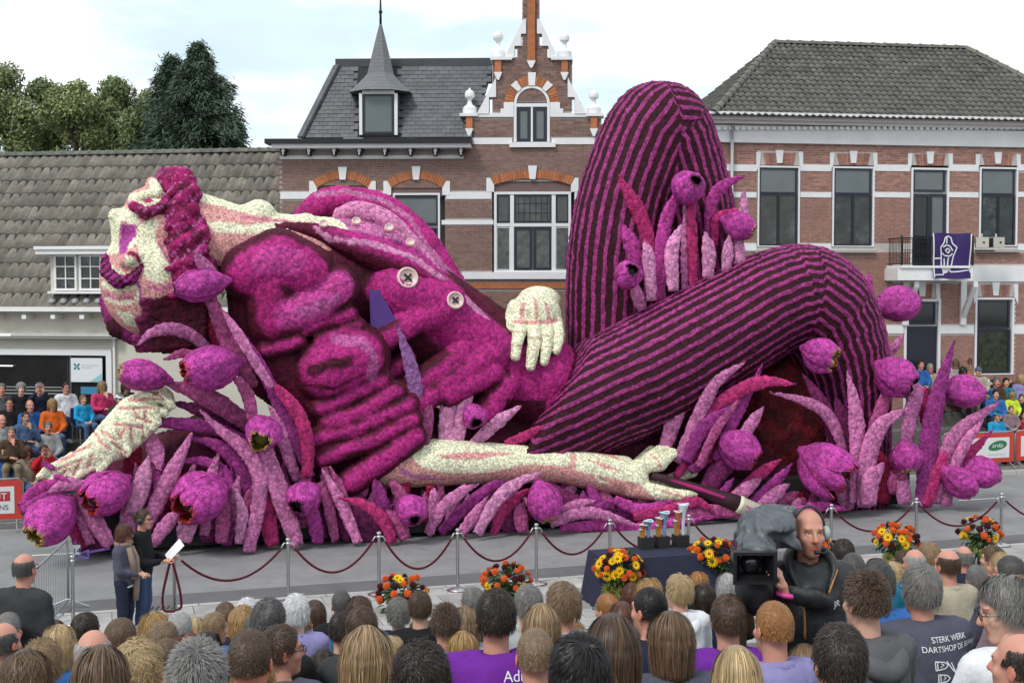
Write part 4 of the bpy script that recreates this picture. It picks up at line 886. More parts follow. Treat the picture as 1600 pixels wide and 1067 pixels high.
# ---- jacket torso
def sdist(x, y, pts):
    d = np.full(x.shape, 1e9)
    for (ax, ay), (bx, by) in zip(pts, pts[1:]):
        t = np.clip(((x-ax)*(bx-ax)+(y-ay)*(by-ay))/((bx-ax)**2+(by-ay)**2+1e-9), 0, 1); d = np.minimum(d, np.hypot(x-ax-t*(bx-ax), y-ay-t*(by-ay)))
    return d
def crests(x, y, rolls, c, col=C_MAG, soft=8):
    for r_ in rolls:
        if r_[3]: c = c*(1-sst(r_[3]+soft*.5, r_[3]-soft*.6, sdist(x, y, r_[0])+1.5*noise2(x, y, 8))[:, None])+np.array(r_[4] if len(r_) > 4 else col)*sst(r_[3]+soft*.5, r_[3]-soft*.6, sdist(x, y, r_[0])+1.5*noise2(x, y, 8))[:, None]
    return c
def rollprims(rolls): return [pchain([(x, y, r_[2], r_[1]) for x, y in r_[0]]) for r_ in rolls]
C_MG2 = (.50, .05, .27); C_MG3 = (.33, .012, .135)
JR = [([(615, 455), (685, 475)], 46, 1.25, 42), ([(690, 490), (760, 545)], 44, 1.35, 42), ([(600, 528), (640, 505), (690, 485)], 24, .92, 15), ([(585, 645), (640, 605), (720, 550)], 20, .95, 10), ([(645, 640), (700, 592), (765, 555)], 21, .92, 12), ([(700, 615), (765, 582)], 22, .92, 13), ([(755, 650), (790, 600)], 22, 1.0, 14), ([(600, 590), (635, 560)], 16, 1.0, 9, C_MG3)]
torso = [pchain([(520, 440, 2.3, 92), (640, 490, 2.25, 90), (760, 562, 2.2, 82), (845, 606, 2.1, 80)]), pell((842, 592, 1.9), 66, 64, .95)]+rollprims(JR)
def p_torso(V, D):
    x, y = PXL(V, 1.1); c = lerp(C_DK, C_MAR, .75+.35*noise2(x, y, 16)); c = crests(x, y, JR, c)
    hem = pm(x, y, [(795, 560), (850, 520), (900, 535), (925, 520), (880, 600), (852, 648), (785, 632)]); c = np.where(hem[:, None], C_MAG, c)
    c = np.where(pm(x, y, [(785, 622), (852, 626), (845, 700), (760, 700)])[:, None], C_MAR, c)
    up = sst(20, 60, y-lapy(x)); return c
lapy = lambda x: np.interp(x, [342, 358, 400, 450, 505, 570, 640, 700, 760, 800], [428, 392, 368, 358, 366, 392, 418, 455, 508, 536])
lo, hi = bounds([FL(410, 330, .4), FL(925, 700, 3.7)], .15)
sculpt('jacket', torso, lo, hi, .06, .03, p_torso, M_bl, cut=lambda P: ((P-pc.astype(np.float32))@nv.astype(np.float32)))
# sleeve: overlapping rolls of cloth over a core
SR = [([(392, 425), (435, 402), (478, 425)], 46, .92, 34), ([(418, 450), (424, 505)], 38, .85, 20, C_MG3), ([(452, 492), (500, 472), (528, 448)], 34, .8, 25, C_MG2), ([(478, 514), (548, 490)], 13, .66, 6), ([(500, 532), (562, 508)], 12, .64, 5), ([(415, 548), (465, 534)], 15, .68, 7),
      ([(508, 578), (556, 556)], 55, .95, 40), ([(500, 638), (540, 622), (598, 592)], 17, .66, 8), ([(512, 660), (560, 645), (620, 610)], 17, .63, 9), ([(488, 686), (560, 668), (640, 630)], 17, .60, 8), ([(502, 716), (570, 692), (646, 655)], 16, .56, 8), ([(548, 752), (600, 716), (645, 682)], 23, .62, 14)]
slv = [pchain([(430, 445, 1.55, 76), (428, 560, 1.5, 62), (500, 620, 1.4, 56), (560, 685, 1.3, 50), (600, 722, 1.25, 30)])]+rollprims(SR)
def p_slv(V, D):
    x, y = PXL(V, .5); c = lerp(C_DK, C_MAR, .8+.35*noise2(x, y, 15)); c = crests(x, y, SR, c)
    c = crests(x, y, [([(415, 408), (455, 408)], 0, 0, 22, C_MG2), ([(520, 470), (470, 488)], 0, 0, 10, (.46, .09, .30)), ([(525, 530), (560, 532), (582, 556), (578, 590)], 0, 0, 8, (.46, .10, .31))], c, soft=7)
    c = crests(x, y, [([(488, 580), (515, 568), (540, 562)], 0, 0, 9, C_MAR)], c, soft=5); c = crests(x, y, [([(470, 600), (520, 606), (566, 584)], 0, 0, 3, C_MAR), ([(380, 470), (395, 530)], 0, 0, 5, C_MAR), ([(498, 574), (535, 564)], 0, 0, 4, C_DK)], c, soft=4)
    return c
lo, hi = bounds([FL(340, 350, .1), FL(690, 790, 2.9)], .15)
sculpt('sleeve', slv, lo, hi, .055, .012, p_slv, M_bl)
# collars and lapels
def band(name, pts, paint, h=.06, flat=None, mt=None, amp=.007):
    Q = [FL(*p[:3]) for p in pts]; rr = [S(p[3], p[0], p[2]) for p in pts]; fine = catmull([list(q)+[r] for q, r in zip(Q, rr)], 5*len(pts)); q = fine[:, :3].astype(np.float32); r_ = fine[:, 3]
    lo, hi = q.min(0)-r_.max()-.1, q.max(0)+r_.max()+.1
    return sculpt(name, [lambda P: s_chain(P, q, r_)], lo, hi, h, 0, paint, mt or M_bl, amp)
def pk_edge(pts, w, ca, cb, vref):
    def f_(V, D): x, y = PXL(V, vref); return np.where(stroke(x, y, pts, w)[:, None], cb, np.array(ca)*(1+.15*noise2(x, y, 10))[:, None])
    return f_
band('collar', [(474, 338, 3.1, 16), (505, 318, 3.1, 22), (545, 316, 3.0, 25), (600, 336, 2.9, 31), (650, 385, 2.7, 36), (700, 448, 2.4, 28), (750, 498, 2.1, 18), (795, 532, 1.8, 10)], pk_edge([(500, 302), (545, 297), (600, 312), (640, 340), (660, 380), (700, 430)], 4, C_MAG, C_PK, 2.4))
band('lapel', [(342, 428, 1.4, 15), (358, 392, 1.45, 16), (400, 368, 1.5, 13), (450, 358, 1.5, 11), (505, 366, 1.4, 15), (570, 392, 1.2, 24), (640, 420, 1.15, 26), (700, 457, 1.1, 18), (760, 508, 1.1, 11), (800, 538, 1.15, 8)],
     lambda V, D: (lambda x, y: np.where(stroke(x, y, [(498, 356), (520, 374), (575, 378), (645, 402), (708, 448), (765, 500), (800, 532)], 4.5)[:, None], C_LPK, lerp(C_DK, lerp(C_MAR, C_MAG, sst(480, 560, x)*sst(.0, 1, .35-(y-lapy(x))/22)), sst(350, 420, x)+.3)))(*PXL(V, .9)))
band('shirt', [(505, 372, 2.1, 32), (560, 385, 2.05, 44), (620, 410, 2.0, 44), (680, 450, 1.9, 32), (740, 500, 1.8, 16)], lambda V, D: (lambda x, y: np.where(stroke(x, y, [(560, 372), (640, 390), (720, 450)], 11)[:, None], C_MGT, np.array(C_PK)*(1+.08*noise2(x, y, 9))[:, None]))(*PXL(V, 1.3)))
band('shirt_placket', [(530, 336, 2.0, 11), (560, 330, 2.0, 16), (605, 347, 1.9, 17), (645, 385, 1.8, 15), (680, 425, 1.7, 11)], lambda V, D: np.array((.62, .22, .42))*(1+0*V[:, :1]))
# buttons
M_but = mat('button_pink', (.72, .52, .50), .4, .5); M_stitch = mat('stitch_dark', (.02, .015, .02), .8)
def button(x, y, v, rp_, tilt, stitch=True):
    c = FL(x, y, v); r = S(rp_, x, v); o = MB().lathe([(r*.2, 0), (r, 0), (r*1.02, .05), (r*.95, .1), (r*.82, .105), (r*.76, .07), (.01, .065)], 24).build('button', M_but, FLT, smooth=True)
    o.matrix_local = Matrix.Translation(c)@Matrix.Rotation(R(90+tilt), 4, 'X')@Matrix.Rotation(R(45), 4, 'Z')
    if stitch:
        mb = MB()
        for a_ in (0, 1): mb.box(*((-r*.45, r*.45, -r*.09, r*.09) if a_ else (-r*.09, r*.09, -r*.45, r*.45)), .06+.004*a_, .10+.004*a_)
        mb.build('stitch', M_stitch, o)
button(636, 435, .78, 17, -12); button(710, 470, .72, 14, -12)
for x, y, v in ((505, 353, 1.35), (556, 349, 1.35), (607, 359, 1.35), (640, 382, 1.25)): button(x, y, v, 7, -35, False)
# cloth patch showing in the torn side
P4 = [FL(x, y, v) for x, y, v in ((577, 452, .80), (594, 454, .78), (612, 488, .72), (626, 512, .70), (618, 527, .70), (580, 522, .74))]
MB().add(P4+[p+np.array([0, .05, 0]) for p in P4], [[5, 4, 3, 2, 1, 0], [6, 7, 8, 9, 10, 11]]+[[i, (i+1) % 6, (i+1) % 6+6, i+6] for i in range(6)]).build('cloth_patch', mat('purple_cloth', (.085, .035, .20), .7, .3, var=.15, vscale=3, bump=.1, bscale=4), FLT)

# ---- neck and head
def p_neck(V, D):
    x, y = PXL(V, 1.3); c = np.tile(C_SKP, (len(V), 1)).astype(float)
    top = y < 311+.27*(x-305)-8*sst(380, 520, x)*2; c = np.where(top[:, None], C_CRM, c)
    c = np.where(pm(x, y, [(325, 350), (345, 345), (385, 352), (440, 345), (500, 348), (480, 362), (420, 360), (375, 366), (335, 364)])[:, None], C_CRM, c)
    c = np.where(stroke(x, y, [(375, 338), (410, 342), (450, 346)], 2.5)[:, None], (.6, .2, .28), c)
    return c
lo, hi = bounds([FL(270, 290, .9), FL(560, 470, 3.1)], .2)
sculpt('neck', [pchain([(300, 372, 2.0, 72), (400, 396, 2.0, 64), (515, 402, 2.1, 62)]), pell((404, 334, 1.9), 26, 22, .4), pell((478, 344, 1.8), 14, 11, .25)], lo, hi, .07, .12, p_neck, M_sk, .003)
head = [pell((238, 440, 1.95), 78, 90, 1.02), pell((246, 362, 1.95), 56, 72, .8, 8), pcap((190, 396, 1.9), (181, 338, 1.9), 13, 10), pcap((181, 336, 1.9), (214, 346, 1.9), 10, 15), pcap((192, 392, 1.6), (194, 350, 1.55), 11, 14), pcap((214, 312, 1.85), (246, 312, 1.85), 13, 15), pcap((238, 286, 1.9), (250, 300, 1.9), 10, 16), pell((206, 405, 1.15), 19, 13, .28, 25)]
def p_head(V, D):
    x, y = PXL(V, 1.2); c = np.tile(C_SKP, (len(V), 1)).astype(float)
    def put(m, col):
        nonlocal c; c = np.where(m[:, None], col, c)
    put(pm(x, y, [(188, 350), (206, 350), (220, 356), (208, 374), (196, 396), (186, 398)]), (.40, .06, .30))
    put(pm(x, y, [(215, 352), (236, 342), (246, 345), (243, 378), (256, 402), (268, 424), (262, 438), (245, 444), (228, 436), (222, 415), (221, 392), (212, 376)]), C_CRM)
    put(stroke(x, y, [(248, 380), (262, 405), (275, 425), (270, 445), (250, 452), (230, 448)], 2.2), (.50, .12, .30))
    put(pm(x, y, [(160, 320), (190, 318), (215, 335), (218, 350), (206, 350), (190, 344), (186, 360), (186, 396), (160, 398)]), C_CRM)
    put(stroke(x, y, [(203, 385), (210, 376), (219, 383), (221, 405)], 3.5), C_CRM)
    put(stroke(x, y, [(202, 396), (212, 399), (219, 409)], 3.4), (.22, .008, .05))
    put(pm(x, y, [(196, 401), (208, 402), (217, 411), (205, 419), (194, 414)]), C_CRM)
    put(stroke(x, y, [(165, 408), (178, 424), (190, 428)], 5), C_CRM)
    put(stroke(x, y, [(164, 444), (182, 450), (205, 448), (212, 440)], 6), C_CRM)
    put(stroke(x, y, [(164, 460), (185, 468), (210, 464)], 3.2), (.55, .16, .26))
    put(stroke(x, y, [(166, 467), (186, 474), (212, 470), (218, 452)], 3), C_CRM)
    put(pm(x, y, [(180, 484), (205, 488), (212, 508), (218, 514), (195, 506)]), C_CRM)
    put(stroke(x, y, [(215, 440), (218, 455), (221, 472)], 2.2), (.42, .06, .30))
    put(pm(x, y, [(200, 300), (232, 296), (244, 285), (262, 285), (258, 308), (246, 322), (220, 324), (205, 318)]), C_CRM)
    put(((x-232)/7)**2+((y-313)/5)**2 < 1, (.45, .03, .14)); put(stroke(x, y, [(242, 288), (245, 300), (249, 310)], 2.2), (.55, .22, .34))
    return c
lo, hi = bounds([FL(150, 262, .8), FL(325, 550, 3.1)], .2)
hd = sculpt('head', head, lo, hi, .045, .08, p_head, M_sk, .003)
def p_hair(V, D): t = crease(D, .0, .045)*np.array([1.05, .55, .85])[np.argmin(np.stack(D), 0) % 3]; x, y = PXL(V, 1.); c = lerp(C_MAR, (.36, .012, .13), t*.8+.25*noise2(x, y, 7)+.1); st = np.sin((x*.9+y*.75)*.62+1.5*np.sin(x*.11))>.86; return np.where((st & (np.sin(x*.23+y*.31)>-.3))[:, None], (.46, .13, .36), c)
locks = [pcap((262, 278, 1.9), (286, 278, 1.6), 17, 17), pcap((252, 290, 1.85), (272, 300, 1.55), 11, 13), pcap((280, 290, 1.9), (292, 330, 1.9), 22, 22), pcap((292, 330, 1.7), (312, 440, 1.5), 22, 20)]
for i in range(15):
    t = i/14; xl_ = 258+16*t+(4 if i % 2 else -3); xr_ = 296+34*t; y = 296+150*t; vv = 1.30-.34*min(1, t*1.6); k_ = (0, .10, .04)[i % 3]; xm_ = (xl_+xr_)/2+3*math.sin(i*2.1); locks.append(pchain([(xl_+4*math.sin(i*1.7), y+17, vv+.08-k_, 5.5+2*(i % 2)), (xm_, y+3+4*math.sin(i*1.3), vv-k_, 9+2.5*(i % 2)), (xr_+5*math.sin(i*1.1), y-12, vv+.12-k_, 8.5+3*((i+1) % 2))]))
lo, hi = bounds([FL(235, 250, .9), FL(335, 470, 2.4)], .2)
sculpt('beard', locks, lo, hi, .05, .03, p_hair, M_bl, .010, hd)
nz_ = [pcap((188, 397, 1.9), (179, 338, 1.9), 8, 9), pcap((179, 336, 1.9), (214, 347, 1.85), 9, 14), pcap((190, 385, 1.75), (194, 352, 1.65), 10, 14)]
lo, hi = bounds([FL(160, 318, 1.2), FL(232, 408, 2.4)], .15)
sculpt('nose', nz_, lo, hi, .04, .03, lambda V, D: (lambda x, y: np.where(pm(x, y, [(187, 352), (203, 356), (216, 362), (208, 376), (197, 396), (190, 394)])[:, None], (.42, .08, .30), np.where(stroke(x, y, [(184, 396), (186, 352), (205, 357)], 2.2)[:, None], C_SKP, C_CRM)))(*PXL(V, 1.5)), M_sk, .003, hd)
lp = [pcap((210, 317, 1.6), (226, 306, 1.45), 9, 9), pcap((226, 306, 1.45), (244, 303, 1.4), 9, 7), pcap((240, 287, 1.7), (246, 300, 1.45), 8, 9), pcap((212, 320, 1.6), (240, 320, 1.3), 7, 7)]
lo, hi = bounds([FL(195, 272, .9), FL(262, 335, 2.1)], .15)
sculpt('lips', lp, lo, hi, .04, .02, lambda V, D: (lambda x, y: np.where((((x-232)/8)**2+((y-313)/4)**2 < 1)[:, None], (.40, .03, .13), C_CRM))(*PXL(V, 1.2)), M_sk, .003, hd)
ed = [pcap((208, 322, 1.3), (228, 334, 1.15), 8, 9), pcap((228, 334, 1.15), (252, 326, 1.25), 9, 9), pcap((252, 326, 1.25), (264, 308, 1.35), 9, 8)]
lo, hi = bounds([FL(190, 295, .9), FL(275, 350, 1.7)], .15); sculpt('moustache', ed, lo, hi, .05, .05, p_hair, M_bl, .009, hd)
eb = [pcap((165, 402, 1.6), (166, 425, 1.35), 6, 9), pcap((166, 425, 1.35), (184, 441, 1.05), 9, 10), pcap((184, 441, 1.05), (206, 436, .95), 10, 8), pcap((206, 436, .95), (223, 414, 1.0), 8, 4)]
lo, hi = bounds([FL(150, 390, .7), FL(232, 458, 1.8)], .15)
sculpt('eyebrow', eb, lo, hi, .045, .04, lambda V, D: (lambda x, y: np.where((np.sin((x*.8+y)*.55) > .1)[:, None], (.33, .02, .22), C_DK))(*PXL(V, 1.)), M_bl, .012, hd)
hr = [pcap((163, 470, 1.95), (185, 510, 1.95), 9, 18), pcap((185, 510, 1.95), (240, 528, 1.9), 18, 22), pcap((240, 528, 1.9), (300, 530, 1.9), 22, 26)]
for i in range(9):
    y = 462+9.5*i; hr.append(pcap((222-2*i+(i % 3)*5, y+8, 1.0+.03*i), (318, y-10+.8*i, 1.15), 6, 9))
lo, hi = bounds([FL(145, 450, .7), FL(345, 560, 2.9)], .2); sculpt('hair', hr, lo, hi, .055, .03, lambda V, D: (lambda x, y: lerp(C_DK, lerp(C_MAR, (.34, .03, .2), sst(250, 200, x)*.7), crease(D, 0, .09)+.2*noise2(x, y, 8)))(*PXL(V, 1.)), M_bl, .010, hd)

# ---- bare forearm and hand holding a brush
arm = [pchain([(605, 726, 1.0, 38), (690, 722, .9, 37), (800, 724, .8, 30), (880, 728, .75, 27), (935, 738, .7, 30), (985, 748, .65, 29)]), pcap((930, 728, .7), (975, 728, .75), 20, 16), pcap((978, 738, .6), (1008, 727, .5), 16, 13), pcap((1008, 727, .5), (1030, 724, .45), 12, 13), pcap((1030, 724, .45), (1050, 708, .45), 12, 9), pcap((1010, 718, .72), (1030, 704, .72), 10, 9), pcap((1030, 704, .72), (1042, 703, .72), 9, 7), pcap((998, 722, .95), (1018, 703, 1.), 9, 8),
       pcap((985, 762, .5), (1035, 771, .35), 16, 13), pcap((1035, 771, .35), (1062, 774, .3), 12, 10), pcap((1062, 774, .3), (1087, 770, .28), 10, 6), pcap((1000, 752, .75), (1055, 765, .7), 10, 9), pcap((1040, 750, .85), (1064, 742, .85), 7, 9), pcap((1064, 742, .85), (1083, 738, .85), 9, 8)]
def p_arm(V, D):
    x, y = PXL(V, .45); c = np.tile(C_CRM, (len(V), 1)).astype(float)
    def put(m, col):
        nonlocal c; c = np.where(m[:, None], col, c)
    put(pm(x, y, [(585, 690), (648, 688), (642, 710), (655, 728), (700, 740), (760, 738), (820, 725), (890, 727), (900, 735), (985, 752), (1020, 765), (1020, 785), (900, 775), (600, 775)]), C_SKP)
    put(pm(x, y, [(590, 745), (640, 752), (720, 752), (800, 745), (800, 765), (590, 775)]), (.66, .40, .34))
    put(pm(x, y, [(678, 711), (730, 706), (812, 708), (740, 718), (700, 717)]), C_SKP)
    put(pm(x, y, [(620, 728), (650, 742), (700, 750), (660, 750), (630, 742)]), (.50, .16, .36))
    put(stroke(x, y, [(893, 728), (898, 708)], 4), C_SKP); put(pm(x, y, [(920, 705), (950, 707), (985, 722), (960, 716)]), C_SKP); put(pm(x, y, [(918, 717), (945, 724), (970, 735), (940, 730)]), C_SKP)
    put(pm(x, y, [(925, 742), (945, 752), (955, 758), (935, 753)]), C_CRM); put(stroke(x, y, [(1005, 755), (1020, 770)], 7), C_CRM); put(x > 1035, C_CRM); put(stroke(x, y, [(1022, 712), (1030, 735)], 1.6), C_SKP); put(stroke(x, y, [(1028, 764), (1075, 778)], 2), C_SKP)
    return c
lo, hi = bounds([FL(575, 675, .1), FL(1100, 800, 1.6)], .2); sculpt('forearm', arm, lo, hi, .042, .02, p_arm, M_sk, .003)
A_, B_ = FL(1018, 741, .45), FL(1153, 787, .2); r0, r1 = S(6, 1000, .4), S(14, 1150, .2)
br = MB().tube([A_+(B_-A_)*t for t in np.linspace(0, 1, 8)], list(np.linspace(r0, r1, 8)), 14).build('brush', mat('brush_dark', (.035, .006, .014), .7, bump=.6, bscale=18), FLT, smooth=True)
d_ = (B_-A_)/np.linalg.norm(B_-A_); E_ = B_+(FL(1187, 802, .1)-B_)
mb = MB(); mb.tube([A_+(B_-A_)*.2+np.array([0, -r0*1.02, .02]), A_+(B_-A_)*.5+np.array([0, -.145, .03]), A_+(B_-A_)*.8+np.array([0, -.165, .03])], [.02, .05, .03], 8); mb.build('stripe', mat('brush_stripe', (.36, .014, .14), .8, bump=.6, bscale=18), br)
V_ = MB().tube([B_-d_*.02, B_+(E_-B_)*.12, B_+(E_-B_)*.14, E_], [r1*1.0, r1*1.06, r1*.98, r1*1.02], 14); V_.build('ferrule', mat('ferrule_cream', (.72, .70, .50), .8, bump=.6, bscale=20), br, smooth=True)
mb = MB()
for a_ in (-.35, .15): mb.tube([B_+(E_-B_)*.2+np.array([0, -r1*.97, r1*a_]), E_+np.array([0, -r1*.97, r1*a_])], .028, 6)
mb.build('ferrule_band', mat('ferrule_pink', (.52, .15, .36), .8), br)

# ---- hand resting on the hip
hand = [pell((836, 492, 1.72), 42, 38, .42), pell((842, 468, 2.2), 33, 21, .5), pcap((810, 500, 1.55), (811, 521, 1.2), 14, 11), pcap((811, 521, 1.2), (806, 540, .98), 10.5, 9.5), pcap((806, 540, .98), (805, 557, .90), 9.5, 8),
        pcap((834, 508, 1.45), (835, 531, 1.1), 13, 11), pcap((835, 531, 1.1), (832, 553, .94), 10.5, 9.5), pcap((832, 553, .94), (829, 572, .88), 9.5, 8), pcap((853, 507, 1.5), (855, 527, 1.18), 12, 10), pcap((855, 527, 1.18), (853, 548, 1.0), 9.5, 8.8), pcap((853, 548, 1.0), (850, 565, .93), 8.8, 7.5), pcap((868, 502, 1.55), (873, 521, 1.28), 11, 9), pcap((873, 521, 1.28), (872, 535, 1.12), 8.8, 8), pcap((872, 535, 1.12), (869, 548, 1.05), 8, 7), pcap((806, 480, 1.75), (793, 515, 1.45), 13, 11), pcap((793, 515, 1.45), (786, 549, 1.28), 10, 6)]
def p_hand(V, D):
    x, y = PXL(V, 1.2); c = np.tile(C_CRM, (len(V), 1)).astype(float)
    for s_ in ([(823, 476), (819, 496), (813, 503)], [(841, 470), (841, 498)], [(857, 476), (861, 500)], [(808, 503), (830, 504), (860, 504), (874, 500)]): c = np.where(stroke(x, y, s_, 3.)[:, None], C_SKP, c)
    for nx_, ny_ in ((805, 556), (829, 571), (850, 564), (869, 547)): c = np.where((((x-nx_)/4.5)**2+((y-ny_)/5)**2 < 1)[:, None], (.72, .52, .44), c)
    for yy, a0, b0 in ((527, 822, 846), (545, 822, 842), (524, 846, 862), (541, 844, 860), (520, 864, 876), (518, 800, 824), (538, 798, 820)): c = np.where(stroke(x, y, [(a0, yy), (b0, yy+1)], 1.2)[:, None], (.6, .42, .34), c)
    return c
lo, hi = bounds([FL(770, 440, .6), FL(895, 590, 2.9)], .2); sculpt('hand', hand, lo, hi, .032, .012, p_hand, M_sk, .003)

# ---- pale woven hand trailing at the front end
hb = [pchain([(246, 626, .9, 26), (214, 652, .8, 36), (180, 686, .6, 33), (145, 712, .45, 24), (100, 730, .35, 15), (72, 742, .3, 9)])]
for i, (x, y, x2, y2) in enumerate(((228, 616, 266, 628), (205, 634, 258, 644), (200, 640, 240, 664), (186, 652, 238, 668), (184, 664, 214, 690), (176, 668, 200, 700), (160, 684, 198, 694), (152, 694, 180, 712), (130, 704, 164, 710), (112, 712, 148, 728), (96, 722, 128, 726), (80, 732, 112, 742), (222, 650, 226, 678), (204, 660, 206, 692), (240, 640, 246, 660), (250, 620, 268, 634))):
    v_ = .50-.30*i/15 if i < 12 else .42; hb.append(pcap((x, y, v_), (x2, y2, v_), 7, 7))
for i, (x, y, x2, y2) in enumerate(((112, 722, 70, 735), (122, 730, 82, 750), (150, 722, 118, 746), (172, 712, 156, 734), (198, 696, 198, 710), (100, 722, 62, 744))): hb.append(pcap((x, y, .35), (x2, y2, .22), 9, 6))
lo, hi = bounds([FL(50, 600, -.05), FL(285, 765, 1.6)], .15)
PL = [[(202, 625), (257, 624)], [(210, 639), (214, 654)], [(227, 640), (228, 652)], [(187, 638), (242, 637)], [(178, 661), (221, 667)], [(158, 673), (182, 686)], [(148, 677), (162, 692)], [(182, 671), (188, 680)], [(197, 666), (188, 684)], [(156, 689), (172, 700)], [(115, 705), (141, 694)], [(90, 719), (117, 708)], [(87, 732), (122, 718)], [(114, 740), (129, 714)], [(138, 728), (146, 706)], [(215, 652), (236, 660)], [(240, 615), (252, 618)], [(96, 742), (108, 728)], [(205, 668), (207, 690)], [(222, 664), (224, 684)], [(175, 690), (196, 706)]]
def p_wov(V, D):
    x, y = PXL(V, .4); d = np.min([sdist(x, y, q) for q in PL], 0); return lerp(C_SKP, C_CRM, sst(1.2, 3.4, d))
def g_wov(V): x, y = PXL(V, .4); d = np.min([sdist(x, y, q) for q in PL], 0); return -.05*np.exp(-(d/1.8)**2)
sculpt('woven_hand', hb, lo, hi, .036, .03, p_wov, M_sk, .004, post=g_wov, cut=lambda P: np.abs(P[..., 1]-(.35+(P[..., 0]-FL(80, 740, .3)[0])*.13))-.32)
band('fingernail', [(70, 724, .15, 5), (82, 731, .12, 5)], lambda V, D: np.array(C_PUR)+0*V[:, :1]*1.0, .04); band('fingernail', [(88, 744, .1, 5), (106, 752, .1, 5)], lambda V, D: np.array(C_MGT)+0*V[:, :1]*1.0, .04)

# ---- leaves: thick blades covered in blossoms
def leaf(col, w, v0, v1, pts, tip=True, name='leaf'):
    n = max(8, int(sum(math.hypot(b[0]-a[0], b[1]-a[1]) for a, b in zip(pts, pts[1:]))/4.2)); m = len(pts)
    P3 = [FL(x, y, v0+(v1-v0)*i/(m-1)) for i, (x, y) in enumerate(pts)]; C = catmull(P3, n); W = S(w, pts[0][0], v0)/2; K = 12; V = []; cs = []
    c0 = np.array(col); hue = random.uniform(.88, 1.12)
    for i in range(n):
        t = i/(n-1); tg = C[min(i+1, n-1)]-C[max(i-1, 0)]; tg /= np.linalg.norm(tg)+1e-9; sd_ = np.array([-tg[2], 0, tg[0]]); sd_ /= np.linalg.norm(sd_)+1e-9; th = np.cross(tg, sd_)
        wd = W*(.86+.3*math.sin(math.pi*min(t*1.15, 1)))*(max(1-((t-.5)/.5)**2.2, .06)**.75 if tip and t > .5 else 1.)
        for k in range(K):
            a = 2*math.pi*k/K; rdg = 1+.5*max(0, -math.sin(a))**6; V.append(C[i]+sd_*wd*math.cos(a)+th*wd*.34*math.sin(a)*rdg)
            cs.append(c0*hue*(1+.12*math.sin(i*.7+k)*random.random())*(1+.18*t))
    V = np.array(V)+rng.normal(0, .009, (len(V), 3))
    F = [[i*K+k, i*K+(k+1) % K, (i+1)*K+(k+1) % K, (i+1)*K+k] for i in range(n-1) for k in range(K)]+[list(range(K-1, -1, -1)), list(range((n-1)*K, n*K))]
    return link(name, mesh_np(name, V, F, True, np.array(cs)), M_bl, FLT)
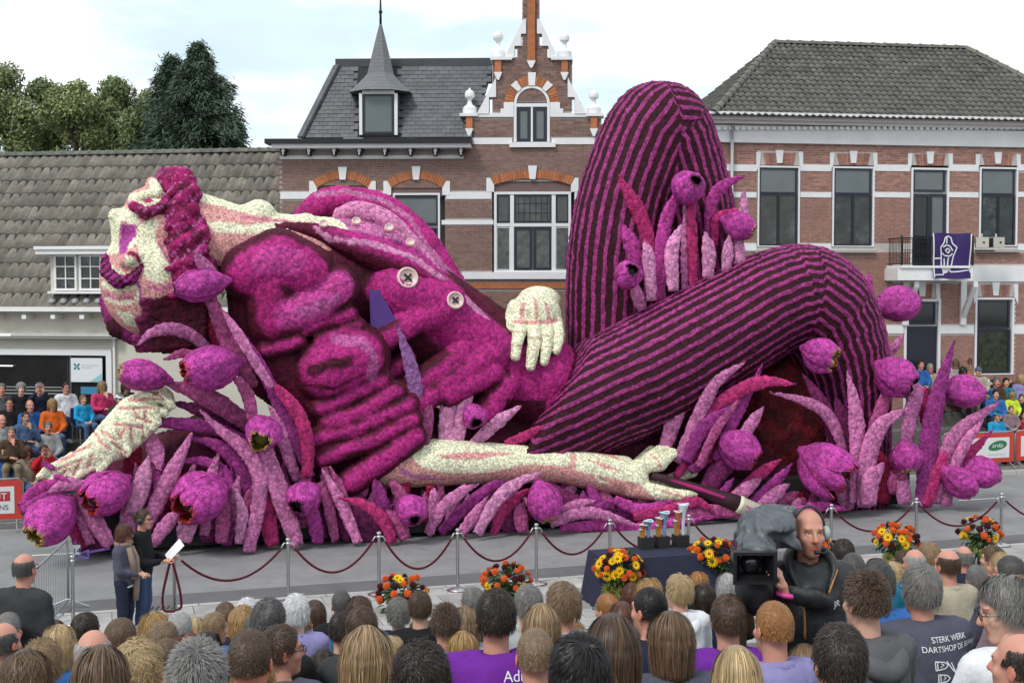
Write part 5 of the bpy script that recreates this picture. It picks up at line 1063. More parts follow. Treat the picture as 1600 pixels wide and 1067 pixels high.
LEAVES = [
 (C_RED, 24, .9, .7, [(198, 790), (206, 730), (217, 676)]), (C_PK, 24, .7, .5, [(226, 672), (243, 705), (250, 735)]), (C_LPK, 26, .25, .2, [(206, 802), (220, 760), (232, 712)]), (C_PK, 24, .3, .4, [(226, 825), (262, 752), (300, 676)]),
 (C_RED, 18, .6, .6, [(245, 812), (270, 770), (296, 736)]), (C_PK, 20, .15, .1, [(236, 850), (262, 818), (284, 794)]), (C_LPK, 26, .3, .3, [(287, 846), (294, 815), (300, 770)], 0), (C_DPU, 26, .5, .5, [(325, 846), (325, 790)], 0),
 (C_DUS, 22, .25, .3, [(346, 848), (350, 800), (345, 765)]), (C_PUR, 18, .35, .6, [(355, 852), (366, 790), (350, 740), (315, 720), (280, 722)]), (C_PUR, 24, .5, .8, [(388, 846), (394, 785), (372, 725), (340, 696), (294, 683)]), (C_LPK, 16, .1, .15, [(374, 850), (378, 805), (369, 760)]),
 (C_PK, 22, .02, .5, [(388, 862), (402, 800), (405, 742), (382, 702), (345, 672), (312, 640)]), (C_RED, 20, .8, 1.0, [(404, 740), (385, 700), (335, 672)]), (C_CRI, 25, .3, .35, [(426, 852), (416, 790), (408, 730)], 0), (C_PK, 26, .1, .3, [(465, 852), (442, 785), (422, 725), (412, 690)], 0),
 (C_PUR, 18, .9, .5, [(400, 696), (345, 673), (300, 664), (250, 661), (216, 670)]), (C_PK, 17, .45, .3, [(464, 750), (450, 710), (436, 665), (420, 634)]), (C_PUR, 17, .35, .5, [(486, 745), (442, 645), (402, 562), (352, 488)]), (C_PK, 14, .1, .2, [(425, 605), (395, 560), (368, 515), (346, 482)]),
 (C_CRI, 20, .25, .1, [(480, 745), (480, 692), (468, 650), (440, 614), (411, 590)]), (C_DUS, 27, .9, .5, [(392, 668), (350, 636), (304, 612), (256, 598)]), (C_DPU, 20, 1.1, .8, [(400, 672), (330, 646), (268, 628)]), (C_PK, 17, 1.0, .4, [(335, 562), (306, 528), (270, 514), (237, 520), (214, 540)]),
 (C_DUS, 13, .8, .6, [(326, 562), (288, 552), (256, 562)]), (C_PK, 19, .8, .5, [(345, 446), (322, 418), (302, 392)]), (C_DUS, 24, .7, .6, [(395, 605), (358, 535), (328, 465)], 0), (C_RED, 22, 1.2, 1.1, [(345, 550), (322, 508), (298, 476)]), (C_DUS, 18, .35, .3, [(395, 660), (388, 620), (370, 590)], 0),
 (C_MGT, 15, .1, .0, [(98, 751), (58, 764), (28, 790)]), (C_PK, 18, .2, .0, [(148, 764), (108, 756), (75, 768)]), (C_CRI, 22, .5, .5, [(128, 858), (116, 815), (112, 780)], 0), (C_PK, 15, .3, .3, [(142, 850), (128, 810), (118, 772)], 0), (C_PK, 23, .2, .25, [(172, 852), (146, 810), (122, 770)], 0),
 (C_DPU, 30, .6, .6, [(152, 862), (140, 812)], 0), (C_CRI, 26, .7, .7, [(184, 800), (172, 742)], 0), (C_PK, 24, .4, .4, [(196, 846), (203, 800), (212, 770)], 0), (C_RED, 30, .8, .8, [(222, 850), (238, 800), (255, 760)]),
 (C_PUR, 20, .2, .2, [(498, 848), (490, 810), (484, 785)], 0), (C_DPU, 14, .5, .5, [(506, 842), (498, 790)], 0), (C_DUS, 15, .3, .4, [(524, 845), (514, 795), (500, 752)], 0), (C_PK, 17, .15, .3, [(560, 848), (536, 792), (504, 732)]), (C_DPU, 13, .5, .5, [(543, 846), (525, 800)], 0),
 (C_DPU, 44, .55, .6, [(584, 848), (555, 795), (540, 770)]), (C_CRI, 18, .0, .1, [(614, 848), (600, 815), (575, 791), (530, 777)]), (C_PUR, 19, .4, .4, [(604, 805), (593, 772), (585, 746)]), (C_DUS, 21, .1, .15, [(634, 842), (620, 815), (603, 796)]), (C_DUS, 12, .6, .6, [(556, 792), (577, 755)]), (C_RED, 15, .6, .6, [(672, 834), (672, 758)], 0), (C_DUS, 15, .7, .7, [(688, 810), (688, 756)], 0), (C_DUS, 17, .5, .5, [(640, 800), (625, 772), (612, 752)], 0),
 (C_PK, 18, .15, .1, [(668, 834), (690, 796), (720, 769), (748, 756)]), (C_PUR, 18, .35, .25, [(688, 832), (728, 792), (768, 761), (790, 752)]), (C_PK, 19, .2, .2, [(720, 832), (744, 804), (762, 775)]), (C_LPK, 18, .0, .0, [(746, 834), (764, 800), (786, 770), (818, 749), (848, 739)]), (C_CRI, 16, .15, .2, [(770, 834), (786, 800), (808, 778), (836, 758)]),
 (C_DPU, 24, .35, .35, [(797, 832), (795, 795)], 0), (C_DUS, 21, .2, .25, [(816, 830), (811, 785)], 0), (C_PK, 15, .2, .1, [(870, 803), (900, 789), (932, 782)]), (C_PUR, 13, .35, .3, [(925, 798), (966, 778)]), (C_PK, 17, .0, .0, [(860, 818), (900, 803), (942, 804), (997, 821)]), (C_MGT, 17, .15, .15, [(876, 824), (940, 821), (1000, 826), (1062, 814), (1135, 804)]),
 (C_MGT, 17, .25, .2, [(960, 781), (1002, 796), (1052, 781)]), (C_CRI, 17, .15, .1, [(990, 808), (1048, 796), (1088, 784), (1118, 801)]), (C_DUS, 24, .2, .2, [(996, 824), (1060, 809), (1120, 799), (1180, 808)]), (C_DPU, 19, .5, .4, [(856, 768), (900, 788), (965, 800)]), (C_DPU, 18, .6, .5, [(848, 752), (880, 774), (935, 792)]), (C_MGT, 15, .2, .15, [(1235, 801), (1280, 791), (1327, 797)]), (C_PUR, 22, .45, .4, [(940, 806), (1010, 802), (1080, 800)]),
 (C_PK, 24, .8, .5, [(1034, 715), (1060, 640), (1093, 560)]), (C_PK, 20, .6, .2, [(1058, 722), (1090, 652), (1120, 597), (1165, 565)]), (C_CRI, 21, .6, .1, [(1090, 660), (1140, 619), (1190, 597), (1244, 600)]), (C_PUR, 22, .5, .4, [(1072, 722), (1100, 667), (1142, 636)]), (C_DUS, 15, .4, .4, [(1092, 730), (1120, 670), (1162, 616)]), (C_PUR, 17, .6, .5, [(1118, 720), (1150, 652), (1192, 568)]), (C_RED, 15, .7, .6, [(1108, 725), (1130, 680), (1146, 640)]),
 (C_PK, 19, .5, .5, [(1150, 695), (1174, 662), (1193, 636)]), (C_CRI, 19, .55, .45, [(1140, 782), (1186, 742), (1220, 717)]), (C_PUR, 19, .4, .3, [(1166, 796), (1204, 761), (1238, 724)]), (C_PK, 21, .3, .25, [(1132, 792), (1164, 766), (1189, 747)]), (C_PK, 21, .25, .2, [(1182, 798), (1212, 772), (1233, 756)]), (C_CRI, 15, .6, .6, [(1056, 745), (1078, 716), (1097, 704)]), (C_DPU, 30, .6, .6, [(1100, 780), (1120, 740), (1160, 715)]), (C_PUR, 14, .5, .5, [(1078, 735), (1108, 718)]),
 (C_PK, 18, .3, .2, [(1322, 720), (1302, 662), (1270, 632), (1202, 612)]), (C_PK, 25, .1, .05, [(1336, 785), (1340, 705), (1336, 640), (1324, 580)]), (C_DPU, 22, .5, .4, [(1312, 705), (1290, 642), (1254, 584)]), (C_DPU, 20, .45, .4, [(1326, 705), (1316, 655), (1305, 618)]), (C_PK, 28, .0, -.1, [(1350, 792), (1356, 716), (1376, 666), (1420, 637)]), (C_PK, 30, -.1, -.15, [(1358, 790), (1360, 752), (1382, 723)]),
 (C_DUS, 24, .45, .3, [(1358, 740), (1368, 670), (1388, 605)], 0), (C_PK, 25, .25, .1, [(1415, 700), (1424, 645), (1431, 612), (1412, 598)], 0), (C_DUS, 34, .35, .35, [(1402, 772), (1404, 735)], 0), (C_PK, 24, .2, .2, [(1412, 788), (1411, 750)], 0), (C_PUR, 31, .1, .0, [(1441, 792), (1450, 702), (1464, 622), (1491, 532)]), (C_PK, 28, .15, .0, [(1458, 785), (1474, 722), (1502, 672), (1563, 627)]), (C_CRI, 23, .05, .05, [(1447, 790), (1464, 737), (1486, 690)]), (C_PK, 18, .0, -.1, [(1480, 750), (1508, 694), (1537, 655)]),
 (C_CRI, 15, .2, .1, [(1488, 732), (1518, 706), (1550, 672)]), (C_CRI, 16, .5, .5, [(1444, 660), (1444, 606)], 0), (C_PK, 15, 2.9, 2.9, [(1340, 480), (1342, 424)]), (C_MGT, 15, 2.8, 2.8, [(1358, 480), (1357, 427)]), (C_PK, 13, 1.9, 1.7, [(1384, 562), (1398, 542), (1413, 521)]), (C_PK, 22, .2, .2, [(1480, 790), (1476, 765)], 0), (C_RED, 26, .5, .4, [(1378, 785), (1386, 745), (1372, 702)]), (C_PUR, 20, .6, .6, [(1330, 790), (1318, 750)], 0), (C_PK, 22, .3, .3, [(1322, 790), (1310, 745)], 0),
 (C_CRI, 22, 1.9, 1.6, [(1026, 440), (1006, 352), (986, 310), (965, 272)]), (C_MGT, 23, 1.7, 1.6, [(998, 430), (986, 382), (973, 352)]), (C_LPK, 19, 1.4, 1.4, [(1018, 470), (1014, 405), (1007, 375)]), (C_MGT, 21, 1.8, 1.7, [(1030, 470), (1034, 385), (1044, 335), (1060, 305)], 0), (C_LPK, 21, 1.3, 1.3, [(1052, 455), (1050, 392), (1064, 351)]), (C_PK, 13, 1.6, 1.6, [(1070, 455), (1072, 318)], 0), (C_CRI, 17, 1.55, 1.55, [(1084, 450), (1080, 315)], 0),
 (C_LPK, 21, 1.4, 1.4, [(1106, 435), (1108, 395), (1101, 362)]), (C_MGT, 19, 1.8, 1.6, [(1110, 400), (1111, 322), (1130, 291), (1164, 275)]), (C_CRI, 13, 1.7, 1.6, [(1117, 385), (1120, 342), (1152, 330)], 0), (C_LPK, 15, 1.8, 1.8, [(1160, 350), (1163, 298)]), (C_LPK, 17, 1.4, 1.4, [(1134, 425), (1140, 365)]), (C_LPK, 18, 1.5, 1.5, [(1156, 425), (1155, 370)], 0), (C_PK, 19, 1.5, 1.4, [(1004, 485), (990, 445)], 0),
 (C_LAV, 21, .8, .6, [(656, 700), (646, 592), (621, 508)]), (C_DUS, 20, .7, .7, [(662, 695), (667, 655), (668, 617)]), (C_LPK, 25, .9, .8, [(694, 700), (705, 612), (726, 536)]), (C_LPK, 20, .85, .8, [(714, 700), (728, 622), (743, 585)]), (C_LPK, 19, .8, .7, [(738, 695), (775, 661), (814, 634)]), (C_CRI, 15, .8, .7, [(790, 694), (834, 676), (882, 661)]), (C_LPK, 26, .9, .9, [(705, 705), (712, 660)], 0),
]
for q in LEAVES: leaf(q[0], q[1], q[2], q[3], q[4], bool(q[5]) if len(q) > 5 else True)
# filler blades deep in the bed, so that gaps show more leaves behind
for i in range(46):
    x = 190+i*25.5+random.uniform(-8, 8); y = 836-.038*(x-200)+random.uniform(-8, 4); h = random.uniform(45, 105); lean = random.uniform(-30, 30); v = random.uniform(.55, .95)
    if 1040 < x < 1320: h = random.uniform(25, 45)
    if 640 < x < 1000: h = random.uniform(30, 60)
    leaf(random.choice((C_DPU, C_DPU, C_MAR, C_RED, C_PUR)), random.uniform(16, 24), v, v, [(x, y), (x+lean*.4, y-h*.55), (x+lean, y-h)])

for i in range(64):
    x = 205+i*18.2+random.uniform(-7, 7); y = 838-.040*(x-200)+random.uniform(-7, 4); h = random.uniform(60, 130); lean = random.uniform(-34, 34); v = random.uniform(.38, .75)
    if x > 1020: h = random.uniform(28, 60)
    if 1180 < x < 1310: h = random.uniform(14, 30)
    if 560 < x < 1020: h = random.uniform(35, 66)
    leaf(random.choice((C_PK, C_DUS, C_DUS, C_PUR, C_PK)), random.uniform(14, 20), v, v, [(x, y), (x+lean*.35, y-h*.55), (x+lean, y-h)])
# ---- tulips: six petals each
def petal_mesh(name, inner, var):
    ns, ntt = 12, 9; V = []; C = []
    for side in (0, 1):
        for i in range(ns+1):
            s = i/ns; r = .5*(math.sin(math.pi*(.10+.80*s)))**.62*(1-.42*max(0, s-.72)**1.0/.28*.5); hw = R(58)*(1.0 if s < .75 else math.sqrt(max(0.04, 1-((s-.75)/.27)**2)))
            for j in range(ntt+1):
                t = j/ntt*2-1; a = t*hw; rr = r*(1-var*.11)*(.90+.12*math.cos(t*math.pi/2))-side*.05+.010*math.sin(6*t+5*s)+.05*max(0, s-.85)
                V.append((rr*math.cos(a), rr*math.sin(a), s)); edge = max(abs(t)-.86, s-.93, 0)
                C.append(np.array(inner) if side else (np.array(inner)*.6+np.array(C_TUL)*.4 if s > .955 else np.array(C_TUL)*(1.05-.25*(1-s)**2)))
    n1 = (ns+1)*(ntt+1); w_ = ntt+1; F = []
    for i in range(ns):
        for j in range(ntt):
            a = i*w_+j; F.append([a, a+1, a+1+w_, a+w_]); F.append([n1+a, n1+a+w_, n1+a+w_+1, n1+a+1])
    per = [i*w_ for i in range(ns+1)]; perr = [i*w_+ntt for i in range(ns+1)]
    for q in (per[::-1], perr):
        for a, b in zip(q, q[1:]): F.append([a, b, b+n1, a+n1])
    for j in range(ntt): a = ns*w_+j; F.append([a, a+1, a+1+n1, a+n1])
    V = np.array(V)+rng.normal(0, .007, (len(V), 3)); me = mesh_np(name, V, [f_[::-1] for f_ in F], True, np.array(C)); me.materials.append(M_tu); return me
INN = {'y': (.50, .38, .05), 'r': (.45, .04, .02), 'd': (.05, .01, .02)}
PET = {k: [petal_mesh('petal', c, v) for v in (0, 1)] for k, c in INN.items()}
HRT = MB().lathe([(.02, 0), (.2, .15), (.3, .5), (.2, .8), (.02, .82)], 10).mesh('heart', True)
M_hrt = {k: mat('tulip_heart_'+k, c, .9) for k, c in (('y', (.10, .09, .015)), ('r', (.03, .006, .006)), ('d', (.006, .004, .006)))}
NECK = MB().lathe([(.05, -.18), (.14, -.1), (.26, .04), (.36, .16), (.30, .22)], 14).mesh('calyx', True)
a_ = NECK.color_attributes.new('Col', 'FLOAT_COLOR', 'POINT'); a_.data.foreach_set('color', np.tile((*C_TUL, 1), len(NECK.vertices)).astype(np.float32))
def tulip(x, y, Ln, Wd, ang, v, kind='d', toward=0., roll=0., openn=0.):
    """ang: mouth direction in the picture plane; toward: how far it turns to the street side"""
    s = S(1, x, v); c = FL(x, y, v); a, b = R(ang), R(toward); d = np.array([math.cos(a)*math.cos(b), -math.sin(b), math.sin(a)*math.cos(b)])
    t = bpy.data.objects.new('tulip', None); COL.objects.link(t); t.parent = FLT; t.empty_display_size = .1
    q = Vector(d).to_track_quat('Z', 'Y'); M = Matrix.Translation(Vector(c-d*Ln*s*.5))@q.to_matrix().to_4x4()@Matrix.Rotation(R(roll), 4, 'Z'); t.matrix_local = M
    sc_ = Matrix.Diagonal((Wd*s*1.0, Wd*s*1.0, Ln*s, 1))
    for k in range(6):
        o = link('petal', PET[kind][k % 2], None, t); tilt = openn*(.7 if k % 2 else 1.1)+random.uniform(-1.5, 1.5)
        o.matrix_local = sc_@Matrix.Rotation(2*math.pi*k/6+random.uniform(-.08, .08), 4, 'Z')@Matrix.Rotation(R(tilt), 4, 'Y')
    o = link('heart', HRT, M_hrt[kind], t); o.matrix_local = sc_
    o = link('calyx', NECK, M_tu, t); o.matrix_local = sc_
for T in ((80, 812, 84, 70, 222, .0, 'y', 32, 20, 5), (62, 786, 60, 40, 200, .35, 'd', 0, 0), (166, 770, 76, 62, 208, .1, 'r', 32, 10, 8), (312, 778, 84, 72, 208, -.1, 'r', 32, 0, 8), (411, 677, 54, 52, 235, .0, 'y', 55, 0, 9), (475, 778, 52, 54, 215, .0, 'd', 45, 40, 4),
          (643, 797, 50, 52, 270, -.1, 'd', 62, 30, 0), (850, 786, 60, 54, 282, -.05, 'y', 20, 30, 3), (327, 573, 86, 70, 186, .2, 'r', 15, 30, 2), (222, 586, 72, 48, 168, .4, 'y', 5, 0, 3), (311, 446, 76, 54, 190, .4, 'd', 5, 15), (741, 650, 40, 40, 260, .6, 'd', 65, 0, 2),
          (1284, 554, 54, 48, 335, .2, 'y', 42, 20, 12), (1157, 702, 64, 58, 322, .3, 'r', 34, 30, 6), (1295, 732, 84, 64, 320, .0, 'r', 34, 10, 17), (1402, 588, 62, 58, 320, .1, 'd', 38, 20, 8), (1416, 716, 44, 48, 272, .0, 'y', 15, 10, 7), (1507, 612, 64, 54, 352, .2, 'd', 12, 90), (1405, 476, 66, 58, 2, 2.7, 'd', 8, 90),
          (1500, 753, 60, 44, 322, -.1, 'y', 12, 30, 3), (1531, 738, 64, 50, 352, .1, 'd', 10, 90, 1), (1075, 293, 52, 55, 80, 1.3, 'd', 68, 20), (1156, 353, 50, 42, 335, 1.4, 'y', 30, 10, 4), (982, 430, 44, 44, 100, 1.2, 'd', 66, 0, 3)): tulip(*T)
# start number on its small purple frame at the front corner
nb = FL(120, 858, .1); M_pf = mat('number_frame', (.25, .14, .5), .5)
fr = MB().tube([FL(118, 845, .1), FL(118, 868, .1), FL(138, 872, .0), FL(138, 860, .1), FL(122, 866, .3), FL(172, 856, .3)], .025, 6).build('number_stand', M_pf, FLT)
s_ = S(1, 120, .1); MB().box(nb[0]-5.5*s_, nb[0]+5.5*s_, .03, .06, nb[2]-7*s_, nb[2]+8*s_).build('number_plate', mat('plate_white', (.7, .7, .76), .5), FLT)
cu = bpy.data.curves.new('number', 'FONT'); cu.body = '14'; cu.size = 13*s_; cu.align_x = 'CENTER'; cu.extrude = .004
def text_mesh(cu, name, m, parent, mw):
    o = bpy.data.objects.new('tmp_text', cu); COL.objects.link(o); bpy.context.view_layer.update(); me = bpy.data.meshes.new_from_object(o.evaluated_get(bpy.context.evaluated_depsgraph_get())); bpy.data.objects.remove(o); me.name = name
    me.materials.clear(); q = link(name, me, m, parent); q.matrix_local = mw; return q
text_mesh(cu, 'number', mat('print_navy', (.03, .03, .1), .6), FLT, Matrix.Translation((nb[0], .022, nb[2]-5*s_))@Matrix.Rotation(math.pi/2, 4, 'X'))
# ================================================================= PEOPLE
def skinmat(name, c):
    m = mat(name, c, .5, .35, attr=True, bump=.06, bscale=120); m.node_tree.nodes['Principled BSDF'].inputs['Subsurface Weight'].default_value = .0; return m
SKIN = {k: skinmat('skin_'+k, c) for k, c in (('fair', (.58, .33, .24)), ('ruddy', (.54, .26, .19)), ('pale', (.64, .41, .32)), ('tan', (.42, .23, .15)))}
def clothmat(name, c, rough=.85, shiny=False):
    k = 'cloth_'+name
    if k in MATS: return MATS[k]
    m = mat(k, c, .45 if shiny else rough, .4 if shiny else .2, var=.14, vscale=9, bump=.5, bscale=14); return m
CLO = dict(black=(.012, .012, .014), navy=(.018, .022, .045), grey=(.10, .10, .105), dgrey=(.04, .042, .045), lgrey=(.32, .33, .34), blue=(.03, .12, .36), sky=(.02, .30, .55), denim=(.07, .12, .22), jeans=(.045, .07, .14), red=(.45, .02, .03), pink=(.50, .04, .14), purple=(.14, .02, .27), white=(.68, .69, .72), beige=(.38, .33, .25), brown=(.07, .045, .03), olive=(.055, .06, .035), yellow=(.70, .52, .01), lime=(.55, .70, .05), orange=(.65, .13, .02), teal=(.02, .17, .28), slate=(.075, .075, .105), khaki=(.20, .17, .11), rust=(.14, .045, .025), rose=(.50, .36, .38), petrol=(.03, .16, .30), lilac=(.24, .22, .42), mauve=(.22, .16, .17))
def cm(k): return clothmat(k, CLO[k])
def hairmat(name, c, rough=.42):
    k = 'hair_'+name
    if k in MATS: return MATS[k]
    m = mat(k, c, rough, .35, attr=True); return m
HAIR = dict(black=(.012, .010, .010), dark=(.030, .020, .015), brown=(.075, .044, .026), mid=(.13, .078, .044), light=(.22, .145, .085), sandy=(.29, .19, .10), blond=(.46, .33, .17), gold=(.36, .215, .085), grey=(.20, .19, .18), dgrey=(.085, .08, .078), silver=(.38, .37, .36), white=(.68, .68, .69), red=(.15, .04, .018), auburn=(.11, .042, .026), ginger=(.34, .15, .05))
def hm(k): return hairmat(k, HAIR[k])
# ---- head (origin mid skull, face towards +y)
def head_mesh():
    G, org = grid((-.10, -.125, -.215), (.10, .14, .135), .0075)
    d = s_ell(G, (0, -.012, .03), (.077, .098, .097)); d = smin(d, s_ell(G, (0, .032, -.045), (.062, .070, .088)), .03); d = smin(d, s_ell(G, (0, .068, -.112), (.032, .028, .024)), .03)
    d = smin(d, s_cap(G, (-.036, .078, .028), (.036, .078, .028), .017), .02)
    for s in (-1, 1):
        d = smax(d, -s_ell(G, (s*.031, .103, .006), (.018, .020, .012)), .012); d = np.minimum(d, s_ell(G, (s*.031, .079, .005), (.0135, .0135, .0125))); d = smin(d, s_ell(G, (s*.046, .062, -.03), (.022, .022, .02)), .02)
        d = smin(d, s_ell(G, (s*.083, -.008, -.012), (.009, .022, .033), .25*s, 2), .008); d = smax(d, -s_ell(G, (s*.094, .0, -.012), (.006, .012, .02)), .006)
    d = smin(d, s_cap(G, (0, .096, .012), (0, .118, -.030), .009, .014), .012); d = smin(d, s_cap(G, (-.013, .102, -.034), (.013, .102, -.034), .010), .008)
    d = smin(d, s_cap(G, (-.017, .091, -.066), (.017, .091, -.066), .007), .008); d = smin(d, s_cap(G, (-.014, .090, -.080), (.014, .090, -.080), .008), .006); d = np.maximum(d, -s_cap(G, (-.022, .101, -.0725), (.022, .101, -.0725), .0025))
    d = smin(d, s_cap(G, (0, -.012, -.05), (0, -.030, -.22), .056, .062), .03)
    V, F = nets(d, org, .0075); V = V.astype(np.float64); c = np.ones((len(V), 3)); x, y, z = V.T
    lip = (np.abs(x) < .026-.25*np.abs(z+.073)) & (z < -.060) & (z > -.089) & (y > .078); c[lip] = (.85, .52, .50)
    ear = np.abs(x) > .079; c[ear] = (1.05, .78, .72); c[(np.hypot(x, z+.03) < .022) & (y > .1)] = (1.05, .85, .80)
    for s in (-1, 1):
        e = np.hypot(x-s*.031, (z-.005)*1.5); c[(e < .013) & (y > .078)] = (1.5, 2.2, 2.8); c[(e < .0062) & (y > .078)] = (.10, .12, .14)
        c[(np.abs(x-s*.034) < .019) & (np.abs(z-.030+.15*np.abs(x-s*.034)) < .0048) & (y > .06)] = (.35, .26, .2)
        c[(np.abs(x-s*.031) < .017) & (np.abs(z-.014) < .003) & (y > .075)] = (.5, .4, .35)
    return V, F, c
HV, HF, HC = head_mesh()
def place(V, pos, yaw=0., pitch=0., roll=0.):
    M = np.array(Matrix.Translation(pos)@Matrix.Rotation(yaw, 4, 'Z')@Matrix.Rotation(pitch, 4, 'X')@Matrix.Rotation(roll, 4, 'Y')); return V@M[:3, :3].T+M[:3, 3]
def sst(a, b, x): t = np.clip((x-a)/(b-a), 0, 1); return t*t*(3-2*t)
def hand_mesh(curl=.5, side=1):
    """palm at origin, fingers along +y, palm facing -z, thumb to the inside"""
    G, org = grid((-.06, -.05, -.07), (.07, .17, .04), .0075)
    d = s_ell(G, (0, .03, 0), (.036, .046, .014)); d = smin(d, s_cap(G, (0, -.05, 0), (0, .0, 0), .024, .026), .015)
    for k, (x, ln) in enumerate(((-.030, .060), (-.010, .074), (.010, .070), (.029, .056))):
        a = np.array([x*.9, .066, 0]); b = a+np.array([x*.12, ln*.55*math.cos(curl*.6), -ln*.55*math.sin(curl*.6)]); e = b+np.array([0, ln*.55*math.cos(curl*1.7), -ln*.55*math.sin(curl*1.7)])
        d = smin(d, np.minimum(s_cap(G, a, b, .0095, .0088), s_cap(G, b, e, .0088, .0072)), .005)
    a, b, e = (-.030, .012, -.004), (-.052, .048, -.020), (-.048, .082, -.030); d = smin(d, np.minimum(s_cap(G, a, b, .013, .0105), s_cap(G, b, e, .0105, .008)), .006)
    V, F = nets(d, org, .0075); V = V.astype(float)
    if side < 0: V[:, 0] *= -1; F = F[:, ::-1]
    return V, F
HANDS = {(c, s): hand_mesh(c, s) for c in (.35, .95, 1.3) for s in (-1, 1)}
def orient(V, wrist, d, up):
    """hand to world: +y along d, +z towards up"""
    y = np.array(d, float); y /= np.linalg.norm(y); z = np.array(up, float); z -= y*(z@y); z /= np.linalg.norm(z)+1e-9; x = np.cross(y, z)
    return V[:, :1]*x+V[:, 1:2]*y+V[:, 2:]*z+np.array(wrist)+y*.04
SIT = dict(hip=(0, -.02, .52), chest=(0, -.05, .82), neck=(0, -.03, 1.02), head=(0, .0, 1.215), sh=[(-.185, -.03, .985), (.185, -.03, .985)], el=[(-.25, .06, .73), (.25, .06, .73)], wr=[(-.09, .27, .62), (.08, .25, .60)], hd=[(.75, .6, -.1), (-.75, .6, -.1)], hu=[(0, -.2, 1), (0, -.2, 1)],
           hj=[(-.09, .02, .52), (.09, .02, .52)], kn=[(-.12, .43, .52), (.12, .43, .52)], an=[(-.13, .42, .09), (.13, .42, .09)], ft=[(-.14, .56, .04), (.14, .56, .04)], curl=.95, yaw=0, pitch=0, girth=1.)
STAND = dict(hip=(0, 0, .95), chest=(0, -.01, 1.25), neck=(0, -.01, 1.45), head=(0, .02, 1.64), sh=[(-.19, -.01, 1.40), (.19, -.01, 1.40)], el=[(-.25, -.03, 1.12), (.25, -.03, 1.12)], wr=[(-.26, .04, .87), (.26, .04, .87)], hd=[(0, .1, -1), (0, .1, -1)], hu=[(-1, 0, 0), (1, 0, 0)],
             hj=[(-.09, 0, .93), (.09, 0, .93)], kn=[(-.105, .02, .50), (.105, .02, .50)], an=[(-.11, -.03, .09), (.11, -.03, .09)], ft=[(-.13, .13, .035), (.13, .13, .035)], curl=.35, yaw=0, pitch=0, girth=1.)
def pose(base, **k): d = dict(base); d.update(k); return d
